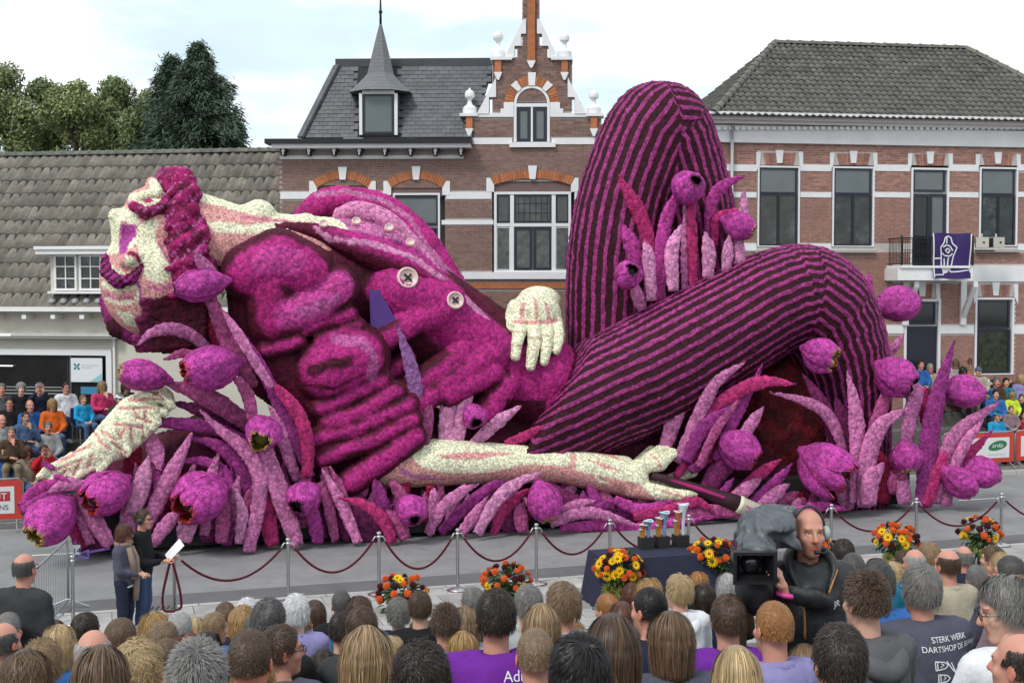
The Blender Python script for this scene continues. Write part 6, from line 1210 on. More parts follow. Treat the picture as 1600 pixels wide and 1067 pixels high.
def build_person(p, h=.03, fem=0):
    g = p['girth']; A = lambda k: np.array(p[k], float); hip, ch, nk = A('hip'), A('chest'), A('neck'); ax = nk-hip
    def torso(G, e):
        d = s_ell(G, hip, (.172*g+e, .125*g+e, .14+e)); d = smin(d, s_ell(G, ch, (.175*g+e, .118*g+e, .24+e)), .08)
        d = smin(d, s_ell(G, ch-np.array([0, -.02, .13]), (.165*g+e, .125*g+e, .16+e)), .08)
        return smin(d, s_cap(G, A('sh')[0]*np.array([.86, 1, 1]), A('sh')[1]*np.array([.86, 1, 1])+np.array([0, 0, 0]), .066+e), .07)
    def arms(G, e):
        d = None
        for i in (0, 1):
            a = smin(s_cap(G, A('sh')[i], A('el')[i], .052*g**.5+e, .042+e), s_cap(G, A('el')[i], A('wr')[i], .042+e, .028+e), .02); d = a if d is None else np.minimum(d, a)
        return d
    def legs(G, e):
        d = None
        for i in (0, 1):
            a = smin(s_cap(G, A('hj')[i], A('kn')[i], .086+e, .060+e), s_cap(G, A('kn')[i], A('an')[i], .058+e, .040+e), .03); d = a if d is None else np.minimum(d, a)
        return d
    def feet(G, e):
        d = None
        for i in (0, 1):
            a = smin(s_cap(G, A('an')[i]-np.array([0, .02, .03]), A('ft')[i], .040+e, .034+e), s_cap(G, A('an')[i], A('an')[i]-np.array([0, 0, .04]), .040+e), .02); d = a if d is None else np.minimum(d, a)
        return d
    pts = np.vstack([A(k).reshape(-1, 3) for k in ('hip', 'chest', 'neck', 'sh', 'el', 'wr', 'hj', 'kn', 'an', 'ft')]); lo, hi = pts.min(0)-.24, pts.max(0)+.2
    G, org = grid(lo, hi, h); T, Ar, Lg, Ft = torso(G, 0), arms(G, 0), legs(G, 0), feet(G, 0)
    d = smin(smin(smin(T, Ar, .04), Lg, .05), Ft, .02)+.016; d = smin(d, s_cap(G, nk, A('head')-np.array([0, .02, .10]), .052), .02)
    hx, hy, hz = HV.T; sm = sst(-.045, -.075, hz)*sst(-.01, .03, hy)*(1-sst(.012, .004, np.abs(hz+.073))*sst(.03, .018, np.abs(hx)))*.34+.16*sst(.02, .07, hz)*sst(.06, .0, hy); stub = 1-sm[:, None]*np.array([.9, 1, 1.05])
    parts = [(lambda q: (q[0], q[1], np.ones((len(q[0]), 3))))(nets(d, org, h)), (place(HV, p['head'], p['yaw'], p['pitch']), HF, HC*stub if p.get('stubble') else HC)]
    for i in (0, 1):
        V, F = HANDS[(p['curl'], 1 if i == 0 else -1)] if not isinstance(p['curl'], tuple) else HANDS[(p['curl'][i], 1 if i == 0 else -1)]; V = orient(V, p['wr'][i], p['hd'][i], p['hu'][i]); parts.append((V, F, np.ones((len(V), 3))))
    V = np.vstack([q[0] for q in parts]); C = np.vstack([q[2] for q in parts]); off = np.cumsum([0]+[len(q[0]) for q in parts]); F = np.vstack([q[1]+o for q, o in zip(parts, off)])
    res = {'body': mesh_np('body', V, F, True, C)}
    def cloth(name, D, amp, zc=None):
        V, F = nets(D, org, h); V = V.astype(float); n = vnorm(V, F); w_ = np.sin(V[:, 2]*38+6*np.sin(V[:, 0]*11)+4*np.sin(V[:, 1]*13))*.5+np.sin(V[:, 0]*31+V[:, 2]*23+5*np.sin(V[:, 1]*17))*.5
        V = V+n*(w_*amp)[:, None]; res[name] = mesh_np(name, V, F, True)
    neck = s_cap(G, nk-np.array([0, 0, .03]), A('head'), .066); wrc = np.minimum(*[s_ell(G, A('wr')[i], (.045, .045, .045)) for i in (0, 1)])
    J = smin(T, Ar, .03)-.018
    if p.get('skirted'): pass
    J = np.maximum(J, hip[2]-.10-G[..., 2]) if hip[2] > .8 else np.maximum(J, np.minimum(hip[2]-.08-G[..., 2], G[..., 1]-5))
    th = np.linspace(0, 2*math.pi, 13); ringp = [(nk[0]+.070*math.cos(t), nk[1]+.005+.066*math.sin(t), nk[2]+.015-.025*math.sin(t)) for t in th]
    J = np.maximum(J, -neck); J = smin(J, s_chain(G, ringp, [.020]*13), .012); J = np.maximum(J, -(wrc-.0)); cloth('jacket', J, .006)
    if p.get('short_sleeve'): pass
    Tr = smin(smin(s_ell(G, hip, (.178*g, .130*g, .14)), Lg-.012, .05), Lg-.012, .02); Tr = np.maximum(Tr, G[..., 2]-hip[2]-.10); Tr = np.maximum(Tr, .075-G[..., 2]); cloth('trousers', Tr, .005)
    for i in (0, 1):
        f_ = smin(s_cap(G, A('an')[i]-np.array([0, .02, .03]), A('ft')[i], .048, .042), s_cap(G, A('an')[i], A('an')[i]-np.array([0, 0, .04]), .048), .02)
        V, F = nets(f_, org, h); res['shoe%d' % i] = mesh_np('shoe', V, F, True)
    return res
POSES = {'sit': SIT, 'sit_l': pose(SIT, yaw=R(32)), 'sit_r': pose(SIT, yaw=R(-32)), 'sit_big': pose(SIT, girth=1.22, sh=[(-.215, -.03, .99), (.215, -.03, .99)]), 'sit_prof': pose(SIT, yaw=R(-58)), 'sit_profl': pose(SIT, yaw=R(62), pitch=R(-14)),
         'sit_chin': pose(SIT, el=[(-.22, .16, .74), (.25, .08, .72)], wr=[(-.04, .22, .99), (.02, .26, .72)], hd=[(.1, -.5, 1), (-1, .2, 0)], hu=[(0, 1, .3), (0, 0, 1)]),
         'sit_cross': pose(SIT, kn=[(-.05, .46, .60), (.12, .43, .52)], an=[(.22, .50, .36), (.10, .42, .09)], ft=[(.31, .60, .36), (.11, .56, .04)]),
         'sit_shoot': pose(SIT, el=[(-.24, .14, .90), (.24, .14, .90)], wr=[(-.07, .22, 1.16), (.07, .22, 1.16)], hd=[(.35, -.1, 1), (-.35, -.1, 1)], hu=[(0, -1, 0), (0, -1, 0)]),
         'sit_raise': pose(SIT, el=[(-.25, .06, .73), (.30, .12, 1.02)], wr=[(-.09, .27, .62), (.26, .22, 1.27)], hd=[(.75, .6, -.1), (-.1, .2, 1)], hu=[(0, -.2, 1), (0, -1, .1)]),
         'stand': STAND, 'stand_hold': pose(STAND, el=[(-.24, .04, 1.14), (.24, .06, 1.14)], wr=[(-.05, .27, 1.13), (.07, .29, 1.15)], hd=[(.5, .8, .1), (-.3, .9, .3)], hu=[(-.4, 0, 1), (.4, 0, 1)], curl=.95)}
_PM = {}
def pmesh(k):
    if k not in _PM: _PM[k] = build_person(POSES[k])
    return _PM[k]
# ---- hair
def hair_mesh(style, seed):
    r = np.random.default_rng(seed); E = np.array([.081, .103, .102]); c0 = np.array([0, -.012, .03])
    cfg = dict(short=(2600, .045, 6, .10, .25, .012), crop=(2600, .018, 3, .05, .3, .004), spiky=(2600, .032, 5, .0, .35, .02), side=(2600, .07, 7, .15, .16, .016), bob=(2800, .27, 12, .30, .05, .024), wavy=(2800, .27, 13, .30, .12, .030), long=(2800, .50, 14, .35, .04, .024), longwavy=(2800, .48, 15, .35, .12, .036), curly=(2800, .11, 9, .18, .5, .030), bigcurl=(2800, .42, 16, .35, .3, .055), ring=(1500, .03, 4, .2, .15, .005), tail=(2400, .16, 8, .05, .03, .010), pix=(2600, .075, 7, .15, .2, .020))
    n, Ln, st, grav, ns, off = cfg[style]; D = r.normal(0, 1, (n*7, 3)); D /= np.linalg.norm(D, axis=1, keepdims=True); x, y, z = D.T
    ok = ~((y > .42) & (z < .62)) & ~((y > .05) & (z < -.05)) & (z > (-.62 if style in ('bob', 'wavy', 'long', 'longwavy', 'bigcurl', 'curly') else -.55))
    if style == 'ring': ok &= (z < .45) & ~((y > .2) & (z > .1))
    ok &= ~((np.abs(x) > .85) & (z < -.25) & (y > -.3))
    n = int(n*1.35); D = D[ok][:n]; n = len(D); P = c0+D*E; Wc = np.array([.1*r.normal(), -.45, .89]); Wc /= np.linalg.norm(Wc)
    if style in ('bob', 'long', 'wavy'): Wc = np.array([.02, .25, .95]); Wc /= np.linalg.norm(Wc)
    if style == 'tail': Wc = np.array([0, .9, .3])
    T = D-Wc; T -= D*(T*D).sum(1, keepdims=True); T /= np.linalg.norm(T, axis=1, keepdims=True)+1e-6
    if style in ('short', 'side', 'pix'): T = T+np.array([.5*(1 if seed % 2 else -1), 0, 0])*(D[:, 2:3] > .3)
    if style == 'spiky': T = D*.28+T*1.0
    T = T+r.normal(0, ns, (n, 3)); T /= np.linalg.norm(T, axis=1, keepdims=True)
    ln = Ln*r.uniform(.72, 1.08, n); offs = off*np.where(r.random(n) < .03, r.uniform(1.05, 1.4, n), r.uniform(.25, 1., n)); ph = r.uniform(0, 6.28, n); path = [P.copy()]; cl = r.normal(0, .5, (n, 3))
    clump = np.sin(D[:, 0]*17+3*D[:, 1])+np.sin(D[:, 1]*13-D[:, 0]*8+2*D[:, 2])
    for k in range(1, st+1):
        t = k/st; d = T*(1-grav*t)+np.array([0, 0, -1.])*grav*t
        if style in ('wavy', 'longwavy', 'bigcurl', 'curly'):
            am = {'wavy': .35, 'longwavy': .35, 'bigcurl': .6, 'curly': .9}[style]; d = d+am*np.stack([np.sin(ph+clump*2+t*11), np.cos(ph*.6+clump*2+t*10), .3*np.sin(ph+t*9)], 1)
        d /= np.linalg.norm(d, axis=1, keepdims=True); P = P+d*(ln/st)[:, None]
        q = P-c0; qq = q.copy(); qq[:, 2] = np.where(q[:, 2] < 0, q[:, 2]*.35, q[:, 2])
        e = E+(offs*min(1, .25+t*1.8)*(1+.12*clump))[:, None]; k0 = np.sqrt(((qq/e)**2).sum(1)); inside = k0 < 1; P[inside, :2] = c0[:2]+q[inside, :2]/k0[inside, None]
        up = inside & (q[:, 2] > 0); P[up, 2] = c0[2]+q[up, 2]/k0[up]
        if style != 'spiky':
            top = (q[:, 2] > -.01) & (k0 > 1); P[top] = c0+q[top]/(1+(k0[top]-1)*.12)[:, None]*1.0 if False else c0+q[top]/k0[top, None]*(1+np.minimum(k0[top]-1, .03)[:, None]); low = (q[:, 2] <= -.01) & (k0 > 1.08); P[low, :2] = c0[:2]+q[low, :2]/k0[low, None]*1.08
        if style == 'tail' and t > .5: P += (np.array([0, -.125, .01])-P)*.3
        if style in ('bob', 'wavy', 'pix'): zl = -.15 if style != 'pix' else -.07; m = P[:, 2] < zl; P[m, 2] = zl+r.normal(0, .008, m.sum())
        path.append(P.copy())
    Q = np.stack(path, 1); S_ = Q.shape[1]; Dv = np.gradient(Q, axis=1); N_ = Q-c0; N_[..., 2] *= .4; sd = np.cross(Dv, N_); sd /= np.linalg.norm(sd, axis=2, keepdims=True)+1e-9
    wd = (.0018 if style not in ('bob', 'long') else .0020)*np.linspace(1.15, .25, S_)[None, :, None]; V = np.stack([Q-sd*wd, Q+sd*wd], 2).reshape(-1, 3)
    base = (np.arange(n)*S_*2)[:, None]+(np.arange(S_-1)*2)[None]; F = np.stack([base, base+1, base+3, base+2], -1).reshape(-1, 4)
    br = (r.uniform(.70, 1.22, n)+.09*clump*.5); st_ = (np.sin(D[:, 0]*46+r.normal(0, .3, n)) > .75) & (D[:, 2] > -.4)
    br = np.where(st_ & (style in ('bob', 'wavy', 'long')), br*1.7, br); C = np.repeat(br, S_*2)[:, None]*np.ones(3); C *= np.tile(np.linspace(.75, 1.12, S_).repeat(2), n)[:, None]
    # under-cap so that no scalp shines through
    if style not in ('ring', ):
        nu, nv_ = 28, 16; u = np.linspace(0, 2*math.pi, nu, endpoint=False); v = np.linspace(.0, 2.3, nv_); UU, VV = np.meshgrid(u, v); dx = np.stack([np.sin(VV)*np.cos(UU), np.sin(VV)*np.sin(UU), np.cos(VV)], -1)
        a = np.clip((dx[..., 1]-.25)/.6, 0, 1); lim = 1.95-1.15*a; vv = np.minimum(VV, lim); dx = np.stack([np.sin(vv)*np.cos(UU), np.sin(vv)*np.sin(UU), np.cos(vv)], -1)
        cap = c0+dx*(E+(.003 if style in ('crop', 'short', 'spiky', 'side') else .010)); Vc = cap.reshape(-1, 3); i = np.arange(nv_-1)[:, None]*nu; j = np.arange(nu)[None]; Fc = np.stack([i+j, i+nu+j, i+nu+(j+1) % nu, i+(j+1) % nu], -1).reshape(-1, 4)
        Cc = np.full((len(Vc), 3), .62); 
        if style == 'crop': m = Vc[:, 2] < .03; Cc[m] = .62
        F = np.vstack([F, Fc+len(V)]); V = np.vstack([V, Vc]); C = np.vstack([C, Cc])
    if style in ('bob', 'long', 'longwavy', 'wavy', 'bigcurl'):   # inner mass behind the strands
        zb = {'bob': -.125, 'wavy': -.125}.get(style, -.30); pr = [(.0, .105), (.055, .088), (.082, .03), (.088, -.05), (.078, -.11)]+([(.07, -.2), (.045, zb)] if zb < -.2 else [(.06, zb)]); k_ = 18
        Vm = np.array([(rr*1.02*math.cos(2*math.pi*q/k_), -.022+rr*1.12*math.sin(2*math.pi*q/k_) if math.sin(2*math.pi*q/k_) < 0 else -.022+rr*.35*math.sin(2*math.pi*q/k_), zz) for rr, zz in pr for q in range(k_)])
        Fm = np.array([[a_*k_+q, (a_+1)*k_+q, (a_+1)*k_+(q+1) % k_, a_*k_+(q+1) % k_] for a_ in range(len(pr)-1) for q in range(k_)]); F = np.vstack([F, Fm+len(V)]); V = np.vstack([V, Vm]); C = np.vstack([C, np.full((len(Vm), 3), .55)])
    return mesh_np('hair', V, F, True, np.clip(C, .2, 2.2))
_HM = {}
def hmesh(style, seed):
    k = (style, seed % 3)
    if k not in _HM: _HM[k] = hair_mesh(style, 11+seed % 3+len(style)*7)
    return _HM[k]
GL = MB()
for s in (-1, 1):
    t = np.linspace(0, 2*math.pi, 13); GL.tube([(s*.032+.024*math.cos(a), .114, .004+.018*math.sin(a)) for a in t], .0028, 5, False); GL.tube([(s*.055, .113, .010), (s*.078, .09, .010), (s*.088, .0, .006), (s*.086, -.03, -.012)], .0028, 5)
GL.tube([(-.010, .116, .008), (0, .119, .011), (.010, .116, .008)], .0028, 5); ME_GL = GL.mesh('glasses')
GS = MB()
for s in (-1, 1): GS.add([(s*.032+.025*math.cos(a), .1155, .003+.019*math.sin(a)) for a in np.linspace(0, 2*math.pi, 12, endpoint=False)], [list(range(12))])
for s in (-1, 1): GS.tube([(s*.055, .113, .010), (s*.078, .09, .010), (s*.088, .0, .006)], .004, 5)
GS.tube([(-.010, .116, .010), (.010, .116, .010)], .004, 5); ME_SG = GS.mesh('sunglasses')
CAPM = MB(); CAPM.lathe([(.001, .128), (.05, .122), (.085, .095), (.100, .055), (.100, .045)], 18, (0, -.012, 0)); CAPM.add([(-.07, .07, .055), (.07, .07, .055), (.05, .16, .045), (-.05, .16, .045), (-.07, .07, .048), (.07, .07, .048), (.05, .16, .039), (-.05, .16, .039)], [[0, 1, 2, 3], [7, 6, 5, 4], [0, 3, 7, 4], [1, 5, 6, 2], [2, 6, 7, 3]]); ME_CAP = CAPM.mesh('cap', True)
BER = MB().lathe([(.001, .135), (.06, .13), (.105, .10), (.115, .075), (.098, .055)], 18, (0.01, -.015, 0)).mesh('beret', True)
M_gl = mat('glasses_black', (.012, .012, .013), .25, .6)
CLR = MB().tube(catmull([(.03, .085, 1.00), (.085, .04, 1.03), (.07, -.06, 1.05), (0, -.095, 1.055), (-.07, -.06, 1.05), (-.085, .04, 1.03), (-.03, .085, 1.00)], 20), [.012+.016*math.sin(math.pi*i/19) for i in range(20)], 8).mesh('collar', True)
HOOD = MB().tube(catmull([(.10, .03, .99), (.125, -.06, 1.0), (.075, -.145, .96), (0, -.165, .93), (-.075, -.145, .96), (-.125, -.06, 1.0), (-.10, .03, .99)], 20), [.022+.032*math.sin(math.pi*i/19) for i in range(20)], 9).mesh('hood', True)
def person(loc, rz, pk='sit', hs='short', hc='brown', skin='fair', top='navy', legs='jeans', label='', group=None, scale=1., seed=0, extras=(), shoe='black'):
    e = thing('person', label, 'person', loc, rz, group); e.scale = (scale,)*3; m = pmesh(pk); p = POSES[pk]
    link('body', m['body'], SKIN[skin], e); link('jacket' if top not in ('purple', 'slate') else 'shirt', m['jacket'], cm(top), e); link('trousers', m['trousers'], cm(legs), e); link('shoe', m['shoe0'], cm(shoe), e); link('shoe', m['shoe1'], cm(shoe), e)
    HMx = Matrix.Translation(p['head'])@Matrix.Rotation(p['yaw'], 4, 'Z')@Matrix.Rotation(p['pitch'], 4, 'X')
    if hs: o = link('hair', hmesh(hs, seed), hm(hc), e); o.matrix_local = HMx
    if pk.startswith('sit') and top not in ('purple', 'slate'):
        if seed % 3 == 0: link('collar', CLR, cm(top), e)
        elif seed % 3 == 1 and hs in ('short', 'spiky', 'curly', 'pix', 'crop', 'ring'): link('hood', HOOD, cm(top), e)
    for x in extras:
        k, c = (x, None) if isinstance(x, str) else x
        me, mm = {'glasses': (ME_GL, M_gl), 'sunglasses': (ME_SG, M_gl), 'cap': (ME_CAP, None), 'beret': (BER, None)}[k]; o = link(k, me, mm or cm(c), e); o.matrix_local = HMx
    return e

# ---- the near grandstand: rows follow the street, rising towards the viewer
F0 = np.array([-1.96, 14.1, 0]); RP, RR = .8, .2
gs = thing('grandstand', 'dark stepped grandstand deck beneath the crowd in front', 'grandstand', F0, ka); M_deck = mat('deck_grey', (.06, .06, .062), .8, .3, var=.2)
dk = MB().box(-11, 14, -RP, 0, -.05, 0).mesh('deck'); rs = MB().box(-11, 14, -.02, .0, -.2, -.05).mesh('riser')
for r_ in range(1, 17):
    o = link('deck', dk, M_deck, gs); o.location = (0, -RP*(r_-.35), RR*r_+.04); o = link('riser', rs, M_deck, gs); o.location = (0, -RP*(r_-.35), RR*r_+.04)
for u in (-10.5, -5, 0, 5, 10, 13.5): MB().add([(u-.05, -.6, -.2), (u+.05, -.6, -.2), (u+.05, -13.0, 3.1), (u-.05, -13.0, 3.1), (u-.05, -.6, .0), (u+.05, -.6, .0), (u+.05, -13.0, 3.2), (u-.05, -13.0, 3.2)], [[0, 1, 2, 3], [7, 6, 5, 4], [0, 4, 5, 1], [1, 5, 6, 2], [2, 6, 7, 3], [3, 7, 4, 0]]).build('stringer', M_deck, gs)
_taken = {}
def seat_at(px, py, wpx, F0, RP, RR, base=.04, hz=1.215, standing=False, rmax=16, hw=.185):
    """row whose seated head height best meets the sight line through the head; returns floor point, scale"""
    best = None
    for r_ in range(0, rmax+1):
        pt = F0-kn*(RP*r_); d = ray(px, py); t = ((pt-O0)@kn)/(d@kn); P = O0+d*t; fl = base+RR*r_ if r_ else .05
        if t < 2: continue
        err = P[2]-(fl+hz); wp = hw*FPX/P[1]; u = (P-F0)@ku; col = sum(max(0, .46-abs(u-q)) for q in _taken.get((id(F0), r_), []))
        cost = abs(err)*2.2+abs(math.log(wp/wpx))*1.0+col*3
        if best is None or cost < best[0]: best = (cost, r_, P, fl, u)
    _, r_, P, fl, u = best; _taken.setdefault((id(F0), r_), []).append(u); s = min(max((P[2]-fl)/hz, .88), 1.12)
    return np.array([P[0], P[1], P[2]-hz*s]), s
CROWD = [
# x, y, w, pose, hair, colour, skin, top, extra, label
(7, 1005, 42, 'sit_r', 'ring', 'dgrey', 'ruddy', 'dgrey', (), 'balding man with cropped grey sides and red ears at the lower left edge'),
(14, 985, 36, 'sit', 'crop', 'grey', 'ruddy', 'black', (), 'man with thin grey crop just behind the bald man in the dark suit'),
(66, 1040, 62, 'sit', 'curly', 'sandy', 'fair', 'dgrey', (), 'person with thick curly sandy brown hair in the near left corner'),
(92, 1006, 50, 'sit_l', 'wavy', 'blond', 'fair', 'blue', (), 'person with pale blond wavy hair and blue top beside a curly head'),
(84, 990, 34, 'sit', 'bob', 'mid', 'fair', 'brown', (), 'person with smooth mid brown hair below the standing bald man'),
(135, 986, 38, 'sit_r', 'short', 'dark', 'fair', 'black', (), 'person with short dark brown hair in front of the leftmost silver post'),
(147, 1024, 58, 'sit', 'ring', 'silver', 'ruddy', 'denim', (), 'man with bald pink crown and silver hair round the sides'),
(190, 1000, 52, 'sit_r', 'crop', 'mid', 'ruddy', 'black', (), 'man with cropped brown hair and red ear below the standing couple'),
(219, 1000, 34, 'sit', 'crop', 'grey', 'ruddy', 'dgrey', (), 'man with cropped grey hair beside the cropped brown head under the couple'),
(158, 1062, 82, 'sit', 'bob', 'mid', 'fair', 'grey', (), 'person with streaked brown bob cut off by the bottom edge, left side'),
(217, 1048, 64, 'sit', 'curly', 'blond', 'fair', 'brown', (), 'person with tousled dark blond hair near the bottom, left of centre'),
(240, 984, 40, 'sit_l', 'wavy', 'gold', 'fair', 'black', (), 'person with golden tousled hair under the looped red rope'),
(281, 984, 36, 'sit', 'crop', 'silver', 'ruddy', 'mauve', (), 'man with cropped silver hair and sunglasses pushed up on his head'),
(305, 984, 24, 'sit', 'long', 'blond', 'fair', 'red', (), 'person with straight blond hair left of the raised phone'),
(256, 1004, 42, 'sit', 'pix', 'light', 'fair', 'black', (), 'person with short light brown hair in front of the silver cropped man'),
(262, 1032, 56, 'sit_r', 'crop', 'mid', 'ruddy', 'slate', (), 'man with thinning brown crop and red ear left of a red haired head'),
(296, 1022, 50, 'sit', 'wavy', 'red', 'fair', 'black', (), 'person with dyed red brown wavy hair among brown heads'),
(326, 1010, 46, 'sit_r', 'long', 'dark', 'fair', 'black', (), 'person with long straight dark brown hair beside the red haired one'),
(336, 982, 42, 'sit_r', 'short', 'sandy', 'fair', 'black', (), 'person with short sandy hair right below the raised phone'),
(352, 965, 36, 'sit', 'short', 'mid', 'fair', 'navy', (), 'person with short light brown hair at the edge of the paving, left'),
(387, 958, 32, 'sit', 'pix', 'white', 'pale', 'lgrey', (), 'person with bright white hair, left one of two white heads'),
(380, 977, 34, 'sit', 'pix', 'gold', 'fair', 'black', (), 'person with golden cropped hair in front of a white haired head'),
(400, 990, 40, 'sit', 'crop', 'dgrey', 'fair', 'grey', (), 'man with dark grey cropped hair beside the golden cropped head'),
(308, 1064, 80, 'sit', 'spiky', 'grey', 'fair', 'dgrey', (), 'person with spiky grey hair cut off by the bottom edge'),
(391, 1034, 68, 'sit', 'crop', 'brown', 'ruddy', 'red', (), 'man with round cropped brown head next to the man in black glasses'),
(420, 974, 48, 'sit', 'short', 'dgrey', 'fair', 'black', (), 'man with dark greying short hair behind the man in black glasses'),
(463, 957, 34, 'sit', 'pix', 'white', 'pale', 'black', (), 'person with white hair below the base of the second rope post'),
(452, 968, 34, 'sit', 'short', 'mid', 'fair', 'brown', (), 'person with smooth brown hair in front of the white haired head'),
(474, 982, 28, 'sit_r', 'short', 'light', 'ruddy', 'lilac', (), 'man with light brown hair and lilac jacket showing a red ear'),
(491, 958, 24, 'sit_l', 'long', 'brown', 'fair', 'sky', (), 'person with long brown hair and turquoise top by the open paving'),
(441, 1016, 58, 'sit_prof', 'short', 'brown', 'ruddy', 'slate', ('glasses',), 'man in thick black glasses turned to the right in profile'),
(533, 945, 28, 'sit', 'crop', 'dgrey', 'fair', 'black', (), 'man with grey cropped hair and black suit alone before the paving'),
(561, 956, 36, 'sit', 'wavy', 'brown', 'fair', 'dgrey', (), 'person with brown wavy hair left of the leftmost flower arrangement'),
(566, 984, 50, 'sit', 'short', 'brown', 'fair', 'dgrey', (), 'man with thinning brown hair directly behind the streaked blond bob'),
(572, 1028, 74, 'sit', 'bob', 'sandy', 'fair', 'yellow', (), 'person with streaked blond bob and bright yellow jacket'),
(610, 1016, 42, 'sit_l', 'wavy', 'blond', 'fair', 'black', (), 'person with wavy blond hair right beside the yellow jacket'),
(594, 1060, 62, 'sit', 'wavy', 'light', 'fair', 'rose', (), 'person with light brown waves at the bottom edge under the blond bob'),
(622, 958, 36, 'sit', 'curly', 'grey', 'fair', 'black', (), 'person with curly grey hair just below the leftmost flower arrangement'),
(656, 950, 34, 'sit', 'short', 'brown', 'fair', 'black', (), 'person with dark brown hair right below the leftmost flower arrangement'),
(655, 984, 28, 'sit_profl', 'bob', 'light', 'fair', 'black', ('glasses',), 'person with fair bob and glasses turned to the left'),
(674, 985, 26, 'sit', 'long', 'black', 'fair', 'black', (), 'person with long black hair beside the fair bob in glasses'),
(696, 976, 42, 'sit', 'spiky', 'brown', 'ruddy', 'lgrey', (), 'man with tousled brown hair and light grey shirt'),
(727, 975, 44, 'sit', 'bob', 'light', 'fair', 'lgrey', (), 'person with light brown hair left of the tall purple shirted man'),
(738, 944, 32, 'sit_l', 'short', 'grey', 'ruddy', 'black', (), 'man with grey hair turned left between two flower arrangements'),
(775, 966, 60, 'sit_big', 'short', 'dark', 'ruddy', 'purple', (), 'big man with dark short hair in a purple shirt with white lettering'),
(723, 1016, 54, 'sit', 'bob', 'gold', 'fair', 'dgrey', (), 'person with two tone golden bob and grey parting'),
(658, 1062, 96, 'sit', 'curly', 'dark', 'fair', 'black', (), 'person with dark grizzled curls filling the bottom edge'),
(826, 946, 44, 'sit', 'short', 'grey', 'fair', 'lgrey', ('glasses',), 'man with grey brown hair below the second flower arrangement'),
(878, 946, 46, 'sit_l', 'side', 'light', 'ruddy', 'lgrey', (), 'man with light brown side swept hair showing his left ear'),
(845, 980, 50, 'sit', 'long', 'sandy', 'fair', 'lgrey', (), 'person with straight sandy blond long hair behind a shaven head'),
(836, 1026, 64, 'sit', 'crop', 'light', 'ruddy', 'grey', (), 'man with shaven light brown head right of the purple shirt'),
(893, 996, 50, 'sit_l', 'curly', 'gold', 'fair', 'orange', (), 'person with golden tousled curls in the middle of the crowd'),
(948, 952, 36, 'sit_l', 'tail', 'ginger', 'fair', 'black', ('glasses',), 'person with copper hair swept back into a knot'),
(972, 968, 42, 'sit', 'long', 'auburn', 'fair', 'black', (), 'person with dark auburn hair next to the copper knot'),
(956, 1014, 70, 'sit', 'long', 'brown', 'fair', 'mauve', (), 'person with very long straight brown hair'),
(905, 1058, 100, 'sit', 'side', 'black', 'fair', 'dgrey', (), 'person with glossy black hair cut off by the bottom edge'),
(986, 930, 30, 'sit', 'bob', 'auburn', 'fair', 'brown', (), 'person with dark red brown bob below the sunflower'),
(1011, 928, 36, 'sit_l', 'wavy', 'gold', 'fair', 'brown', (), 'person with golden wavy bob in front of the draped table'),
(1060, 925, 32, 'sit_l', 'pix', 'blond', 'fair', 'white', ('glasses',), 'person with cropped blond hair and glasses in front of the draped table'),
(1089, 912, 28, 'sit_l', 'bob', 'ginger', 'fair', 'black', (), 'person with bright copper hair in front of the draped table'),
(1099, 934, 38, 'sit', 'long', 'dark', 'fair', 'navy', (), 'person with long dark hair right below the copper head'),
(1136, 916, 32, 'sit', 'bob', 'silver', 'pale', 'black', (), 'person with silver bob left of the camera operator'),
(1014, 954, 48, 'sit_l', 'crop', 'black', 'ruddy', 'navy', (), 'man with cropped black hair behind the large brown bob'),
(1047, 1000, 92, 'sit', 'bob', 'mid', 'fair', 'slate', (), 'person with large glossy brown bob with fair streaks, centre front'),
(1137, 968, 62, 'sit', 'short', 'brown', 'ruddy', 'purple', (), 'man with short brown hair and purple shirt below the silver bob'),
(1150, 1056, 88, 'sit', 'long', 'blond', 'fair', 'purple', (), 'person with straight pale blond hair at the bottom edge'),
(1208, 982, 66, 'sit', 'crop', 'ginger', 'ruddy', 'lilac', (), 'man with shaved sides and strawberry blond top below the camera'),
(1317, 866, 28, 'sit', 'short', 'dark', 'fair', 'black', (), 'person with short dark hair right of the headphones'),
(1305, 884, 26, 'sit', 'bob', 'red', 'fair', 'black', (), 'person with red brown hair right beside the camera operator'),
(1332, 891, 34, 'sit', 'crop', 'dgrey', 'ruddy', 'grey', (), 'man with dark cropped hair in a grey jacket near the pale slabs'),
(1368, 890, 26, 'sit', 'bob', 'brown', 'fair', 'dgrey', (('beret', 'rust'),), 'person in a dark red beret below the flowers'),
(1371, 912, 44, 'sit', 'short', 'dgrey', 'fair', 'blue', (), 'man with grey brown hair and blue shirt behind tousled brown hair'),
(1394, 898, 32, 'sit', 'bob', 'blond', 'fair', 'black', (), 'person with blond bob behind the big navy shirt, left side'),
(1351, 940, 58, 'sit', 'spiky', 'brown', 'fair', 'grey', (), 'person with tousled brown hair and grey jacket right of the red jacket'),
(1303, 922, 30, 'sit', 'wavy', 'blond', 'fair', 'red', (), 'person with fair curls and bright red jacket beside the operator'),
(1438, 922, 62, 'sit_big', 'side', 'grey', 'ruddy', 'slate', ('glasses',), 'big man with grey hair and slate shirt printed with white drawings'),
(1451, 870, 26, 'sit', 'pix', 'sandy', 'fair', 'black', (), 'person with pale sandy hair in front of the right flowers, left one'),
(1428, 880, 28, 'sit', 'ring', 'silver', 'ruddy', 'black', (), 'bald man with a pink shiny crown under the right flowers'),
(1480, 884, 34, 'sit', 'ring', 'brown', 'ruddy', 'beige', (), 'balding man with reddish brown hair near the right flowers'),
(1466, 905, 34, 'sit_r', 'short', 'mid', 'ruddy', 'beige', (), 'man with short brown hair and beige coat behind the grey haired man'),
